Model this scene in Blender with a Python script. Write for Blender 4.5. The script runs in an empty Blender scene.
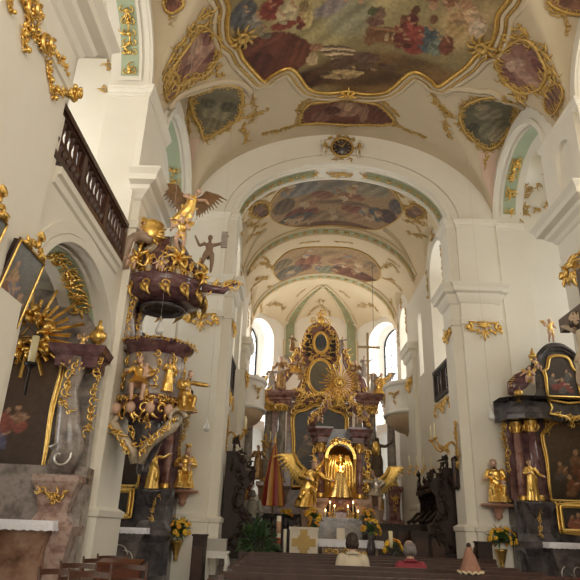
import bpy, bmesh, math, random
from mathutils import Vector, Matrix
S = bpy.context.scene
COL = S.collection
PI = math.pi
V = Vector
# ------------------------------------------------------------------ camera
CZ = 1.35
FPX, PITCH, ROLL, YAW = 590.0, math.radians(22.0), math.radians(2.0), math.radians(0.6)
_f = V((-math.sin(YAW)*math.cos(PITCH), math.cos(YAW)*math.cos(PITCH), math.sin(PITCH)))
_r0 = V((math.cos(YAW), math.sin(YAW), 0)); _u0 = _r0.cross(_f)
_r = _r0*math.cos(ROLL) + _u0*math.sin(ROLL); _u = -_r0*math.sin(ROLL) + _u0*math.cos(ROLL)
cam_d = bpy.data.cameras.new('camera'); cam = bpy.data.objects.new('camera', cam_d); COL.objects.link(cam)
cam_d.sensor_fit = 'HORIZONTAL'; cam_d.sensor_width = 36; cam_d.lens = 36*FPX/580
cam_d.clip_start = .05; cam_d.clip_end = 400
M4 = Matrix((( _r.x, _u.x, -_f.x, 0), (_r.y, _u.y, -_f.y, 0), (_r.z, _u.z, -_f.z, CZ), (0, 0, 0, 1)))
cam.matrix_world = M4; S.camera = cam
def ray(x, y): return _f + _r*((x-290)/FPX) - _u*((y-290)/FPX)
def at(x, y, Y):                       # point of the plane Y = const that lies behind a pixel of the photograph
    d = ray(x, y); return V((0, 0, CZ)) + d*(Y/d.y)
def atX(x, y, X):
    d = ray(x, y); return V((0, 0, CZ)) + d*(X/d.x)
AX = 1.25                              # the long axis of the church
# ------------------------------------------------------------------ materials
MATS = {}
def mat(name, col, rough=.6, metal=0, noise=None, scale=8, bump=0, bscale=40, emit=None, spec=.5):
    if name in MATS: return MATS[name]
    m = bpy.data.materials.new(name); m.use_nodes = True; nt = m.node_tree; b = nt.nodes['Principled BSDF']
    b.inputs['Base Color'].default_value = (*col, 1); b.inputs['Roughness'].default_value = rough
    b.inputs['Metallic'].default_value = metal; b.inputs['Specular IOR Level'].default_value = spec
    tc = nt.nodes.new('ShaderNodeTexCoord')
    if noise:
        n = nt.nodes.new('ShaderNodeTexNoise'); n.inputs['Scale'].default_value = scale; n.inputs['Detail'].default_value = 6
        n.inputs['Roughness'].default_value = .65
        nt.links.new(tc.outputs['Object'], n.inputs['Vector'])
        r = nt.nodes.new('ShaderNodeValToRGB'); e = r.color_ramp.elements
        cols = noise if isinstance(noise[0], tuple) else (col, noise)
        while len(e) < len(cols): e.new(.5)
        for i, c in enumerate(cols):
            e[i].position = .3 + .4*i/(len(cols)-1); e[i].color = (*c, 1)
        nt.links.new(n.outputs['Fac'], r.inputs['Fac']); nt.links.new(r.outputs['Color'], b.inputs['Base Color'])
    if bump:
        n2 = nt.nodes.new('ShaderNodeTexNoise'); n2.inputs['Scale'].default_value = bscale; n2.inputs['Detail'].default_value = 3
        nt.links.new(tc.outputs['Object'], n2.inputs['Vector'])
        bp = nt.nodes.new('ShaderNodeBump'); bp.inputs['Strength'].default_value = bump; bp.inputs['Distance'].default_value = .02
        nt.links.new(n2.outputs['Fac'], bp.inputs['Height']); nt.links.new(bp.outputs['Normal'], b.inputs['Normal'])
    if emit:
        b.inputs['Emission Color'].default_value = (*emit[0], 1); b.inputs['Emission Strength'].default_value = emit[1]
    MATS[name] = m; return m
def paint_mat(name, rough=.7):
    if name in MATS: return MATS[name]
    m = bpy.data.materials.new(name); m.use_nodes = True; nt = m.node_tree; b = nt.nodes['Principled BSDF']
    a = nt.nodes.new('ShaderNodeAttribute'); a.attribute_name = 'paint'
    n = nt.nodes.new('ShaderNodeTexNoise'); n.inputs['Scale'].default_value = 9; n.inputs['Detail'].default_value = 5
    tc = nt.nodes.new('ShaderNodeTexCoord'); nt.links.new(tc.outputs['Object'], n.inputs['Vector'])
    mx = nt.nodes.new('ShaderNodeMix'); mx.data_type = 'RGBA'; mx.blend_type = 'OVERLAY'; mx.inputs['Factor'].default_value = .35
    nt.links.new(a.outputs['Color'], mx.inputs['A']); nt.links.new(n.outputs['Fac'], mx.inputs['B'])
    nt.links.new(mx.outputs['Result'], b.inputs['Base Color']); b.inputs['Roughness'].default_value = rough
    MATS[name] = m; return m
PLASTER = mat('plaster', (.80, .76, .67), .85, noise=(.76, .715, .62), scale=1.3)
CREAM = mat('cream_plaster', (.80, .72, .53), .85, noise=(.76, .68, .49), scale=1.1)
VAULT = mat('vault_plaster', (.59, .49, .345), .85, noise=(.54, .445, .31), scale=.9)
PINK = mat('pink_plaster', (.66, .47, .37), .85, noise=(.60, .43, .34), scale=3)
GREEN = mat('green_plaster', (.42, .49, .35), .85, noise=(.38, .45, .31), scale=3)
GOLD = mat('gilding', (.9, .6, .17), .3, .9, noise=((.72, .42, .08), (.95, .68, .24)), scale=14, bump=.35, bscale=30)
OLDGOLD = mat('old_gilding', (.66, .42, .12), .36, .85, noise=((.45, .26, .06), (.78, .53, .17)), scale=14, bump=.4, bscale=26)
STUCCO = mat('gold_stucco', (.56, .36, .10), .45, .55, noise=((.42, .26, .08), (.66, .45, .14)), scale=12, bump=.3, bscale=25)
MARBLE = mat('grey_marble', (.20, .18, .165), .22, noise=((.07, .06, .06), (.20, .17, .15), (.34, .29, .26), (.12, .10, .10)), scale=3.2)
REDM = mat('red_marble', (.20, .09, .075), .2, noise=((.07, .028, .028), (.20, .085, .07), (.33, .19, .16), (.12, .045, .045)), scale=4)
BROWNM = mat('brown_marble', (.26, .15, .1), .22, noise=((.11, .055, .035), (.27, .15, .1), (.38, .26, .19)), scale=4)
DARKM = mat('dark_marble', (.05, .045, .05), .18, noise=((.02, .018, .022), (.075, .065, .07), (.15, .13, .13)), scale=4)
PURPM = mat('purple_marble', (.11, .05, .06), .16, noise=((.045, .02, .026), (.13, .06, .065), (.22, .13, .13)), scale=5)
COLM = mat('column_marble', (.24, .21, .18), .2, noise=((.12, .1, .09), (.27, .24, .2), (.38, .33, .28)), scale=5)
WOOD = mat('pew_wood', (.05, .022, .013), .4, noise=((.03, .012, .008), (.065, .029, .017)), scale=6, spec=.3)
DWOOD = mat('dark_carved_wood', (.024, .012, .008), .5, noise=((.013, .007, .005), (.038, .019, .012)), scale=8, bump=.3, spec=.3)
CHW = mat('chair_wood', (.07, .025, .013), .35, noise=((.045, .015, .008), (.095, .035, .018)), scale=9)
SKIN = mat('painted_flesh', (.62, .40, .29), .5)
SILVER = mat('silvering', (.66, .63, .58), .3, .85, noise=((.45, .42, .38), (.75, .72, .66)), scale=12, bump=.3)
WHITE = mat('white_paint', (.78, .75, .69), .45)
CLOTH = mat('white_linen', (.80, .79, .82), .8, noise=(.68, .67, .73), scale=30)
WAX = mat('candle_wax', (.80, .71, .44), .45)
HAIR = mat('brown_hair', (.035, .02, .013), .6)
GREYH = mat('grey_hair', (.23, .20, .185), .65, noise=(.14, .12, .11), scale=30)
FLAME = mat('candle_flame', (1, .7, .3), .5, emit=((1, .55, .2), 14))
LEAF = mat('leaf_green', (.04, .085, .02), .5, noise=(.055, .12, .03), scale=12)
YEL = mat('yellow_petals', (.82, .5, .03), .6)
ORG = mat('orange_petals', (.7, .32, .03), .6)
GREEN2 = mat('pale_green_plaster', (.33, .36, .22), .85, noise=(.29, .31, .18), scale=3)
PALE = mat('pale_gilt_scroll', (.48, .40, .29), .4, .15, noise=((.36, .28, .18), (.56, .48, .37)), scale=9)
ROSEM = mat('rose_marble', (.3, .19, .16), .22, noise=((.16, .08, .07), (.3, .19, .16), (.44, .33, .28), (.2, .11, .1)), scale=5)
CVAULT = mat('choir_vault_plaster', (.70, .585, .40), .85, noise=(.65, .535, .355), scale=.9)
FLOORM = mat('stone_floor', (.17, .135, .105), .35, noise=(.12, .095, .075), scale=2.5)
IRON = mat('dark_metal', (.03, .026, .024), .45, .6)
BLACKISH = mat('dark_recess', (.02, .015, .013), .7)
# ------------------------------------------------------------------ mesh builder
class MB:
    def __init__(s): s.v = []; s.f = []; s.m = []; s.col = None; s.sm = []
    def add(s, vs, fs, mi=0, smooth=True):
        o = len(s.v); s.v += [tuple(p) for p in vs]
        for f in fs: s.f.append([i+o for i in f]); s.m.append(mi); s.sm.append(smooth)
        return s
    def box(s, c, d, mi=0, rz=0, taper=1.0, rx=0):
        hx, hy, hz = d[0]/2, d[1]/2, d[2]/2; vs = []
        for z, k in ((-hz, 1), (hz, taper)):
            for x, y in ((-hx, -hy), (hx, -hy), (hx, hy), (-hx, hy)): vs.append(V((x*k, y*k, z)))
        R = Matrix.Rotation(rz, 3, 'Z') @ Matrix.Rotation(rx, 3, 'X')
        vs = [R @ p + V(c) for p in vs]
        return s.add(vs, [(3, 2, 1, 0), (4, 5, 6, 7), (0, 1, 5, 4), (1, 2, 6, 5), (2, 3, 7, 6), (3, 0, 4, 7)], mi, False)
    def bx(s, x0, x1, y0, y1, z0, z1, mi=0): return s.box(((x0+x1)/2, (y0+y1)/2, (z0+z1)/2), (x1-x0, y1-y0, z1-z0), mi)
    def tube(s, pts, rad, n=7, mi=0, flat=1.0, up=None, cap=True):
        pts = [V(p) for p in pts]; k = len(pts)
        if not hasattr(rad, '__len__'): rad = [rad]*k
        rings = []; prev = None
        for i in range(k):
            t = (pts[min(i+1, k-1)] - pts[max(i-1, 0)])
            if t.length < 1e-9: t = V((0, 0, 1))
            t.normalize()
            if prev is None:
                a = V(up) if up is not None else (V((0, 0, 1)) if abs(t.z) < .9 else V((1, 0, 0)))
            else: a = prev
            b = t.cross(a)
            if b.length < 1e-6: b = t.cross(V((.3, .5, .8)))
            b.normalize(); a = b.cross(t); a.normalize(); prev = a
            rings.append([pts[i] + (a*math.cos(2*PI*j/n)*flat + b*math.sin(2*PI*j/n))*max(rad[i], 1e-4) for j in range(n)])
        vs = [p for r in rings for p in r]; fs = []
        for i in range(k-1):
            for j in range(n): fs.append((i*n+j, i*n+(j+1) % n, (i+1)*n+(j+1) % n, (i+1)*n+j))
        if cap: fs.append(tuple(range(n-1, -1, -1))); fs.append(tuple((k-1)*n+j for j in range(n)))
        return s.add(vs, fs, mi)
    def lathe(s, prof, c=(0, 0, 0), n=16, mi=0, a0=0, a1=2*PI, sx=1, sy=1, cap=True):
        full = abs(a1-a0-2*PI) < 1e-6; m = n if full else n+1; vs = []
        for r, z in prof:
            for j in range(m):
                a = a0+(a1-a0)*j/n; vs.append((c[0]+r*math.cos(a)*sx, c[1]+r*math.sin(a)*sy, c[2]+z))
        fs = []
        for i in range(len(prof)-1):
            for j in range(n):
                jj = (j+1) % m; fs.append((i*m+j, i*m+jj, (i+1)*m+jj, (i+1)*m+j))
        if full and cap: fs.append(tuple(range(m-1, -1, -1))); fs.append(tuple((len(prof)-1)*m+j for j in range(m)))
        return s.add(vs, fs, mi)
    def ball(s, c, r, mi=0, n=8):
        rx, ry, rz = r if hasattr(r, '__len__') else (r, r, r); vs = []; m = n//2+1
        for i in range(m+1):
            p = PI*i/m
            for j in range(n):
                a = 2*PI*j/n; vs.append((c[0]+rx*math.sin(p)*math.cos(a), c[1]+ry*math.sin(p)*math.sin(a), c[2]-rz*math.cos(p)))
        fs = [(i*n+j, i*n+(j+1) % n, (i+1)*n+(j+1) % n, (i+1)*n+j) for i in range(m) for j in range(n)]
        return s.add(vs, fs, mi)
    def prism(s, out, fn, h0, h1, mi=0):          # outline (u,v) swept between heights by fn(u,v,h)
        n = len(out); vs = [fn(u, w, h0) for u, w in out]+[fn(u, w, h1) for u, w in out]
        fs = [tuple(range(n-1, -1, -1)), tuple(range(n, 2*n))]+[(i, (i+1) % n, n+(i+1) % n, n+i) for i in range(n)]
        return s.add(vs, fs, mi, False)
    def sweep(s, path, prof, mi=0, closed=False, smooth=False):   # plan path (x,y), profile (out, z); out = right-hand side of travel
        n = len(path); vs = []; m = len(prof)
        for i in range(n):
            p = V(path[i]).to_2d()
            if closed: a = V(path[i-1]).to_2d(); b = V(path[(i+1) % n]).to_2d()
            else: a = V(path[max(i-1, 0)]).to_2d(); b = V(path[min(i+1, n-1)]).to_2d()
            d1 = (p-a); d2 = (b-p)
            if d1.length < 1e-9: d1 = d2
            if d2.length < 1e-9: d2 = d1
            d1.normalize(); d2.normalize(); n1 = V((d1.y, -d1.x)); n2 = V((d2.y, -d2.x)); nn = n1+n2
            if nn.length < 1e-6: nn = n1
            nn.normalize(); k = 1/max(.3, nn.dot(n1))
            for o, z in prof: vs.append((p.x+nn.x*o*k, p.y+nn.y*o*k, z))
        fs = []
        for i in range(n if closed else n-1):
            j = (i+1) % n
            for q in range(m-1): fs.append((i*m+q, j*m+q, j*m+q+1, i*m+q+1))
        if not closed: fs.append(tuple(range(m-1, -1, -1))); fs.append(tuple((n-1)*m+q for q in range(m)))
        return s.add(vs, fs, mi, smooth)
    def mesh(s, name, mats):
        me = bpy.data.meshes.new(name); me.from_pydata(s.v, [], s.f); me.update()
        for m in (mats if isinstance(mats, (list, tuple)) else [mats]): me.materials.append(m)
        me.polygons.foreach_set('material_index', s.m); me.polygons.foreach_set('use_smooth', s.sm)
        if s.col:
            a = me.color_attributes.new('paint', 'FLOAT_COLOR', 'POINT')
            a.data.foreach_set('color', [c for q in s.col for c in (*q, 1)])
        bm = bmesh.new(); bm.from_mesh(me); bmesh.ops.recalc_face_normals(bm, faces=bm.faces); bm.to_mesh(me); bm.free()
        return me
    def build(s, name, mats, parent=None, loc=None, rz=0):
        o = bpy.data.objects.new(name, s.mesh(name, mats)); COL.objects.link(o)
        if parent is not None: o.parent = parent
        if loc is not None: o.location = loc
        if rz: o.rotation_euler.z = rz
        return o
def tag(o, label, cat, group=None, kind=None):
    o['label'] = label; o['category'] = cat
    if group: o['group'] = group
    if kind: o['kind'] = kind
    return o
def thing(name, label, cat, loc=(0, 0, 0), rz=0, group=None):
    o = bpy.data.objects.new(name, None); COL.objects.link(o); o.location = loc; o.rotation_euler.z = rz; o.empty_display_size = .1
    return tag(o, label, cat, group)
def struct(o): o['kind'] = 'structure'; return o
def dup(o, loc=None, rz=None, label=None, group=None, parent=None):
    c = o.copy(); COL.objects.link(c)
    if parent is not None: c.parent = parent
    if loc is not None: c.location = loc
    if rz is not None: c.rotation_euler.z = rz
    if label: c['label'] = label
    if group: c['group'] = group
    for ch in list(o.children): dup(ch, parent=c)
    return c
# 2D outline with holes, extruded: returns a mesh whose (u, v) plane is x, y and thickness z (-d/2..d/2)
def plate(outer, holes, d, res=1):
    cu = bpy.data.curves.new('plate', 'CURVE'); cu.dimensions = '2D'; cu.fill_mode = 'BOTH'; cu.extrude = d/2
    for poly in [outer]+list(holes):
        sp = cu.splines.new('POLY'); sp.points.add(len(poly)-1)
        for p, q in zip(sp.points, poly): p.co = (q[0], q[1], 0, 1)
        sp.use_cyclic_u = True
    o = bpy.data.objects.new('plate', cu); COL.objects.link(o)
    dg = bpy.context.evaluated_depsgraph_get(); dg.update()
    me = bpy.data.meshes.new_from_object(o.evaluated_get(dg)); bpy.data.objects.remove(o); bpy.data.curves.remove(cu)
    return me
def plate_obj(name, outer, holes, d, m, axis, pos, parent=None):
    me = plate(outer, holes, d); me.materials.clear(); me.materials.append(m)
    o = bpy.data.objects.new(name, me); COL.objects.link(o)
    if axis == 'X': R = Matrix(((0, 0, 1, pos), (1, 0, 0, 0), (0, 1, 0, 0), (0, 0, 0, 1)))      # u->Y, v->Z
    elif axis == 'Y': R = Matrix(((1, 0, 0, 0), (0, 0, -1, pos), (0, 1, 0, 0), (0, 0, 0, 1)))   # u->X, v->Z
    else: R = axis
    me.transform(R)
    if parent is not None: o.parent = parent
    return o
def arc(cx, cy, rx, ry, a0, a1, n): return [(cx+rx*math.cos(a0+(a1-a0)*i/n), cy+ry*math.sin(a0+(a1-a0)*i/n)) for i in range(n+1)]
def arch(c, hw, z0, zs, rise, n=24): return [(c-hw, z0), (c+hw, z0)]+arc(c, zs, hw, rise, 0, PI, n)
# ================================================================== the building
HN, HC = 4.42, 3.1                     # half widths: nave wall, chancel wall
ZI = 9.6                              # impost of vaults
Y1, Y2, YC = 6.5, 9.72, 15.0
BAYS = [(-2.5, 1.8), (Y1, Y2), (11.8, YC)]
CEN = [-.6, 2.0+.0, 7.97, 13.3]
def lun(y, c, R): 
    t = (y-c)/R
    return math.sqrt(1-t*t) if abs(t) < 1 else -1
NLUN = [(7.97, 2.1), (12.95, 2.03), (2.9, 2.1)]
def nave_z(x, y):
    t = min(1, abs(x-AX)/HN); z = ZI-.1+3.1*math.sqrt(max(0, 1-t*t))
    for c, R in NLUN:
        k = lun(y, c, R)
        if k >= 0: z = max(z, ZI+2.05*k+(HN-abs(x-AX))*.13*k)
    return z
APY = 24.2
def chan_z(x, y):
    dx = abs(x-AX)/HC
    if y <= APY: r2 = dx*dx
    else: r2 = dx*dx+((y-APY)/3.25)**2
    z = ZI-.1+2.25*math.sqrt(max(0, 1-r2)) if r2 < 1 else ZI-.1
    for c in (17.0, 22.5):
        k = lun(y, c, 1.2)
        if k >= 0 and y < APY: z = max(z, 9.1+1.3*k+(HC-abs(x-AX))*.12*k)
    if y > APY-1.2:                     # window lunettes of the apse
        for sgn in (-1, 1):
            ux, uy = sgn*.8, .6         # outward direction through the window centre
            qx, qy = x-(AX+sgn*2.72), y-25.4
            sN = -qx*uy+qy*ux; dN = qx*ux+qy*uy
            k = lun(sN, 0, .95)
            if k >= 0 and dN > -1.5: z = max(z, 9.2+1.2*k-.05*dN)
    return z
def ceil_z(x, y): return nave_z(x, y) if y < YC else chan_z(x, y)
def ceil_n(x, y):
    e = .03; gx = (ceil_z(x+e, y)-ceil_z(x-e, y))/(2*e); gy = (ceil_z(x, y+e)-ceil_z(x, y-e))/(2*e)
    gx = max(-4, min(4, gx)); gy = max(-2, min(2, gy))
    return V((gx, gy, -1)).normalized()
def on_ceil(px, py):
    d = ray(px, py); t = 4.0
    while t < 45:
        p = V((0, 0, CZ))+d*t
        if p.z > ceil_z(p.x, p.y): break
        t += .02
    return p
def cf(x, y, h=0):                     # point h below the vault at plan position x, y
    return V((x, y, ceil_z(x, y)))+ceil_n(x, y)*h
# floor and steps
FZ = .64
m = MB(); m.bx(-7, 9.5, -7, 14.55, -.2, 0); struct(m.build('floor', FLOORM))
m = MB()
for i in range(4): m.bx(AX-HC-.05+.02*i, AX+HC+.05-.02*i, 14.55+.28*i, 28.5, .16*i, .16*(i+1))
struct(m.build('floor_chancel', FLOORM))
m = MB(); m.bx(-7, AX-HN+.9, 11.9, 15, 0, .12); m.bx(AX+HN-.9, 9.5, 11.9, 15, 0, .12)
struct(m.build('floor_side_chapel', FLOORM))
# vaults as fine height fields
def field(name, fn, xs, ys, m, skip=None):
    b = MB(); nx, ny = len(xs), len(ys)
    vs = [(x, y, fn(x, y)) for y in ys for x in xs]
    fs = [(j*nx+i, j*nx+i+1, (j+1)*nx+i+1, (j+1)*nx+i) for j in range(ny-1) for i in range(nx-1) if not (skip and skip(xs[i], ys[j]))]
    b.add(vs, fs); return struct(b.build(name, m))
def lin(a, b, n): return [a+(b-a)*i/n for i in range(n+1)]
def xs_for(h, n=90): return [AX-h*math.cos(PI*i/n) for i in range(n+1)]
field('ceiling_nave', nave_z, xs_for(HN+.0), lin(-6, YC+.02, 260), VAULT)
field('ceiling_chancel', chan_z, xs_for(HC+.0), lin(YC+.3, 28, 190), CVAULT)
# nave side walls with arches, galleries and tall bays
def side_wall(name, sgn):
    top = [(-6, 0), (YC, 0)]
    ys = lin(YC, -6, 200)
    top += [(y, nave_z(AX+HN, y)+.25) for y in ys]
    holes = []
    holes.append(arch(8.11, 1.61, .02, 3.85, 1.22)); holes.append(arch(8.11, 1.61, 5.62, ZI, 1.55))
    holes.append(arch(2.9, 1.3, .02, 3.55, 1.3)); holes.append(arch(2.9, 1.3, 5.62, ZI, 1.5))
    holes.append(arch(13.19, 1.78, .02, ZI, 1.66))
    x = AX+sgn*(HN+.4)
    return struct(plate_obj(name, top, holes, .8, PLASTER, 'X', x))
side_wall('wall_nave_left', -1); side_wall('wall_nave_right', 1)
# chancel arch wall
tops = [(x, nave_z(x, YC-.01)+.2) for x in xs_for(HN+.05, 60)]
out = [(-7, 0), (AX-HC-.0, 0)]+[(AX-3.05, 0), (AX-3.05, ZI)]+arc(AX, ZI, 3.05, 1.9, PI, 0, 40)[1:]+[(AX+3.05, 0), (9.5, 0), (9.5, 12), ]+tops[::-1]+[(-7, 12)]
out = [(-7, 0), (AX-3.05, 0), (AX-3.05, ZI)]+arc(AX, ZI, 3.05, 1.9, PI, 0, 40)[1:]+[(AX+3.05, 0), (9.5, 0), (9.5, 13.6), (-7, 13.6)]
struct(plate_obj('wall_chancel_arch', out, [], .8, PLASTER, 'Y', YC+.4))
# outer walls with windows of the side bays
def win_wall(name, x, holes, m=CREAM):
    return struct(plate_obj(name, [(-6, 0), (15.4, 0), (15.4, 12.2), (-6, 12.2)], holes, .5, m, 'X', x))
wh = [arch(2.9, .8, 6.6, 8.8, .8), arch(7.97, .8, 6.6, 8.8, .8), arch(13.1, .85, 4.4, 8.6, .85), arch(7.97, .6, 1.9, 3.2, .6)]
win_wall('wall_left', -6.6, wh, PLASTER); win_wall('wall_right', 9.1, wh)
BW = [arch(AX+c, 1.05, 2.2, 7.4, 1.05) for c in (-2.9, 0, 2.9)]  # unseen rear windows, added to go with the rear fill lamp
struct(plate_obj('wall_back', [(-7, 0), (9.5, 0), (9.5, 13.2), (-7, 13.2)], BW, .5, PLASTER, 'Y', -6.25))
# gallery floors, chapel vaults, cross walls
m = MB()
for x0, x1 in ((-6.4, AX-HN-.75), (AX+HN+.75, 8.9)):
    m.bx(x0, x1, -6, 11.0, 5.3, 5.62); m.bx(x0, x1, -6, 15.4, 12.0, 12.2)
struct(m.build('ceiling_gallery', PLASTER))
for sgn in (-1, 1):
    m = MB()
    for y0, y1 in ((4.3, 6.48), (9.74, 11.38)):
        xa, xb = AX+sgn*(HN+.7), AX+sgn*7.7
        m.bx(min(xa, xb), max(xa, xb), y0, y1, 0, 12)
    struct(m.build('wall_chapel_cross', PLASTER if sgn < 0 else CREAM))
# chancel walls with tall oratory openings
def chancel_wall(name, sgn):
    outer = [(15.3, 0), (24.15, 0), (24.15, 10.2)]+[(y, chan_z(AX+HC-.001, y)+.15) for y in lin(24.1, 15.4, 90)]+[(15.3, 9.9)]
    holes = [arch(16.75, .95, 5.0, 8.95, .9), arch(19.5, .3, 6.3, 8.2, .3), arch(22.5, .75, 5.4, 9.0, .75)]
    return struct(plate_obj(name, outer, holes, .6, PLASTER, 'X', AX+sgn*(HC+.3)))
chancel_wall('wall_chancel_left', -1); chancel_wall('wall_chancel_right', 1)
# apse: two slanting walls with windows above and below, and the end wall
AW = {}
for sgn, nm in ((-1, 'left'), (1, 'right')):
    L = 3.5; out = [(-L/2-.1, 0), (L/2+.1, 0), (L/2+.1, 10.9), (-L/2-.1, 10.9)]
    holes = [arch(0, .9, 5.6, 9.3, .85), arch(0, .5, 2.6, 4.75, .5)]
    me_axis = Matrix.Translation(V((AX+sgn*(2.72+.55*.8), 25.4+.55*.6, 0))) @ Matrix(((.6, 0, sgn*.8, 0), (-sgn*.8, 0, .6, 0), (0, 1, 0, 0), (0, 0, 0, 1)))
    struct(plate_obj('wall_apse_'+nm, out, holes, 1.1, PLASTER, me_axis, 0)); AW[nm] = me_axis
m = MB(); m.bx(AX-2.1, AX+2.1, 26.75, 27.3, 0, 11.2); struct(m.build('wall_apse_end', PLASTER))
# rooms behind the oratory openings
m = MB()
for sgn in (-1, 1):
    x = AX+sgn*(HC+2.2); struct(plate_obj('wall_oratory_outer', [(15.8, 4.4), (24.5, 4.4), (24.5, 10.4), (15.8, 10.4)], [arch(17.9, .85, 5.6, 8.6, .85), arch(22.45, .7, 5.6, 8.4, .7)], .2, PLASTER, 'X', x)); xx = sorted((AX+sgn*(HC+.58), x))  # outer windows added to go with the lamps in these rooms
    m.bx(xx[0], xx[1], 20.6, 21.2, 4.4, 10.4); m.bx(xx[0], xx[1], 15.8, 24.5, 10.2, 10.4); m.bx(xx[0], xx[1], 15.8, 24.5, 4.3, 4.5)
struct(m.build('wall_oratory', PLASTER))
# ---------- windows: frame, glazing bars, pane
PANE = bpy.data.materials.new('window_glass'); PANE.use_nodes = True
nt = PANE.node_tree; nt.nodes.clear(); o_ = nt.nodes.new('ShaderNodeOutputMaterial'); t_ = nt.nodes.new('ShaderNodeBsdfTransparent'); g_ = nt.nodes.new('ShaderNodeBsdfGlossy'); x_ = nt.nodes.new('ShaderNodeMixShader')
t_.inputs['Color'].default_value = (.93, .95, .95, 1); g_.inputs['Roughness'].default_value = .05; x_.inputs['Fac'].default_value = .06
nt.links.new(t_.outputs[0], x_.inputs[1]); nt.links.new(g_.outputs[0], x_.inputs[2]); nt.links.new(x_.outputs[0], o_.inputs[0])
WN = [0]
def window(mtx, hw, z0, zs, rise, depth):
    WN[0] += 1; n = 'window_%d' % WN[0]
    T = lambda u, v, h: mtx @ V((u, v, h))
    m = MB(); ol = arch(0, hw, z0, zs, rise, 14); il = arch(0, hw-.05, z0+.05, zs, rise-.05, 14); k = len(ol)
    for i in range(k):
        j = (i+1) % k; q = [T(*ol[i], depth), T(*ol[j], depth), T(*il[j], depth), T(*il[i], depth), T(*ol[i], depth-.06), T(*ol[j], depth-.06), T(*il[j], depth-.06), T(*il[i], depth-.06)]
        m.add(q, [(0, 1, 2, 3), (7, 6, 5, 4), (0, 1, 5, 4), (2, 3, 7, 6)], 0, False)
    def bar(a, b, r=.016): m.tube([T(*a, depth-.03), T(*b, depth-.03)], r, 4)
    bar((0, z0), (0, zs+rise), .024)
    z = z0+.55
    while z < zs+rise*.6:
        w = hw if z < zs else hw*math.sqrt(max(0, 1-((z-zs)/rise)**2)); bar((-w, z), (w, z)); z += .55
    for u in (-.5, .5): bar((u*hw, z0), (u*hw, zs+rise*.86), .012)
    o = struct(m.build(n, IRON)); p = MB(); p.add([T(*q, depth-.02) for q in il], [tuple(range(k))], 0, False)
    w = p.build('window_pane', PANE, o); return o
for nm in ('left', 'right'):
    window(AW[nm], .9, 5.6, 9.3, .85, .5); window(AW[nm], .5, 2.6, 4.75, .5, .5)
for x, sg in ((-6.6, -1), (9.1, 1)):
    for c, hw, z0, zs, r in ((7.97, .8, 6.6, 8.8, .8), (13.1, .85, 4.4, 8.6, .85), (2.9, .8, 6.6, 8.8, .8)):
        MX = Matrix(((0, 0, sg, x), (1, 0, 0, c), (0, 1, 0, 0), (0, 0, 0, 1)))
        window(MX, hw, z0, zs, r, .1)
for c in (-2.9, 0, 2.9): window(Matrix(((1, 0, 0, AX), (0, 0, -1, -6.25), (0, 1, 0, 0), (0, 0, 0, 1))) @ Matrix.Translation((c, 0, 0)), 1.05, 2.2, 7.4, 1.05, .1)
for sg in (-1, 1):
    for c, hw, zs in ((17.9, .85, 8.6), (22.45, .7, 8.4)): window(Matrix(((0, 0, sg, AX+sg*(HC+2.2)), (1, 0, 0, c), (0, 1, 0, 0), (0, 0, 0, 1))), hw, 5.6, zs, hw, .05)
# ---------- mouldings
def molding(z, h, d):                   # simple classical cornice profile growing outwards to the top
    return [(0, z), (d*.18, z), (d*.22, z+h*.18), (d*.4, z+h*.22), (d*.45, z+h*.4), (d*.62, z+h*.5), (d*.8, z+h*.62), (d*.84, z+h*.8), (d, z+h*.86), (d, z+h), (0, z+h+.02)]
def entab(z0, z1, d):
    h = z1-z0
    return [(0, z0), (.03, z0+.01), (.04, z0+h*.06), (.05, z0+h*.09), (.01, z0+h*.12), (.01, z0+h*.5), (.05, z0+h*.53), (.09, z0+h*.6), (d*.42, z0+h*.67), (d*.48, z0+h*.74), (d*.78, z0+h*.78), (d*.82, z0+h*.88), (d*.92, z0+h*.93), (d, z0+h*.97), (d, z1), (0, z1+.05)]
def pier(name, path, plinth, zc=6.55, zt=7.62, d=.28, zi=(9.42, 9.68), attic=None):
    """pilaster standing against a wall: plan path of its outline; plinth top height"""
    o = MB(); shaft = [(0, 0), (0, zc)]
    o.sweep(path, [(-.3, 0), (0, 0), (0, zc+.1), (-.3, zc+.1)])
    o.sweep(path, [(0, 0), (.06, 0), (.06, plinth-.14), (.09, plinth-.12), (.10, plinth-.03), (.05, plinth), (0, plinth+.03)])
    p = struct(o.build(name, PLASTER))
    e = MB(); e.sweep(path, entab(zc, zt, d)); e.sweep(path, [(0, zc-.06), (.035, zc-.05), (.035, zc), (0, zc+.02)])
    e.build('entablature', PLASTER, p)
    if attic:
        t = MB(); t.sweep(attic, [(-.2, zt-.1), (0, zt-.1), (0, zi[0]+.05), (-.2, zi[0]+.05)]); t.sweep(attic, molding(zi[0], zi[1]-zi[0], .1)); t.build('attic', PLASTER, p)
    return p
XL, XR = AX-HN, AX+HN
def pier_l(y0, y1, f=.13): return [(XL-.05, y0), (XL+f, y0), (XL+f, y1), (XL-.05, y1)]
def pier_r(y0, y1, f=.13): return [(XR+.05, y1), (XR-f, y1), (XR-f, y0), (XR+.05, y0)]
pier('pillar_left', pier_l(9.88, 11.2), 1.55, d=.42, attic=pier_l(9.7, 11.42, .06))
pier('pillar_left_near', pier_l(4.4, 6.15), 1.55, d=.42, attic=pier_l(4.3, 6.48, .06))
pier('pillar_right', pier_r(9.88, 11.2), 1.55, d=.42, attic=pier_r(9.7, 11.42, .06))
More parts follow.
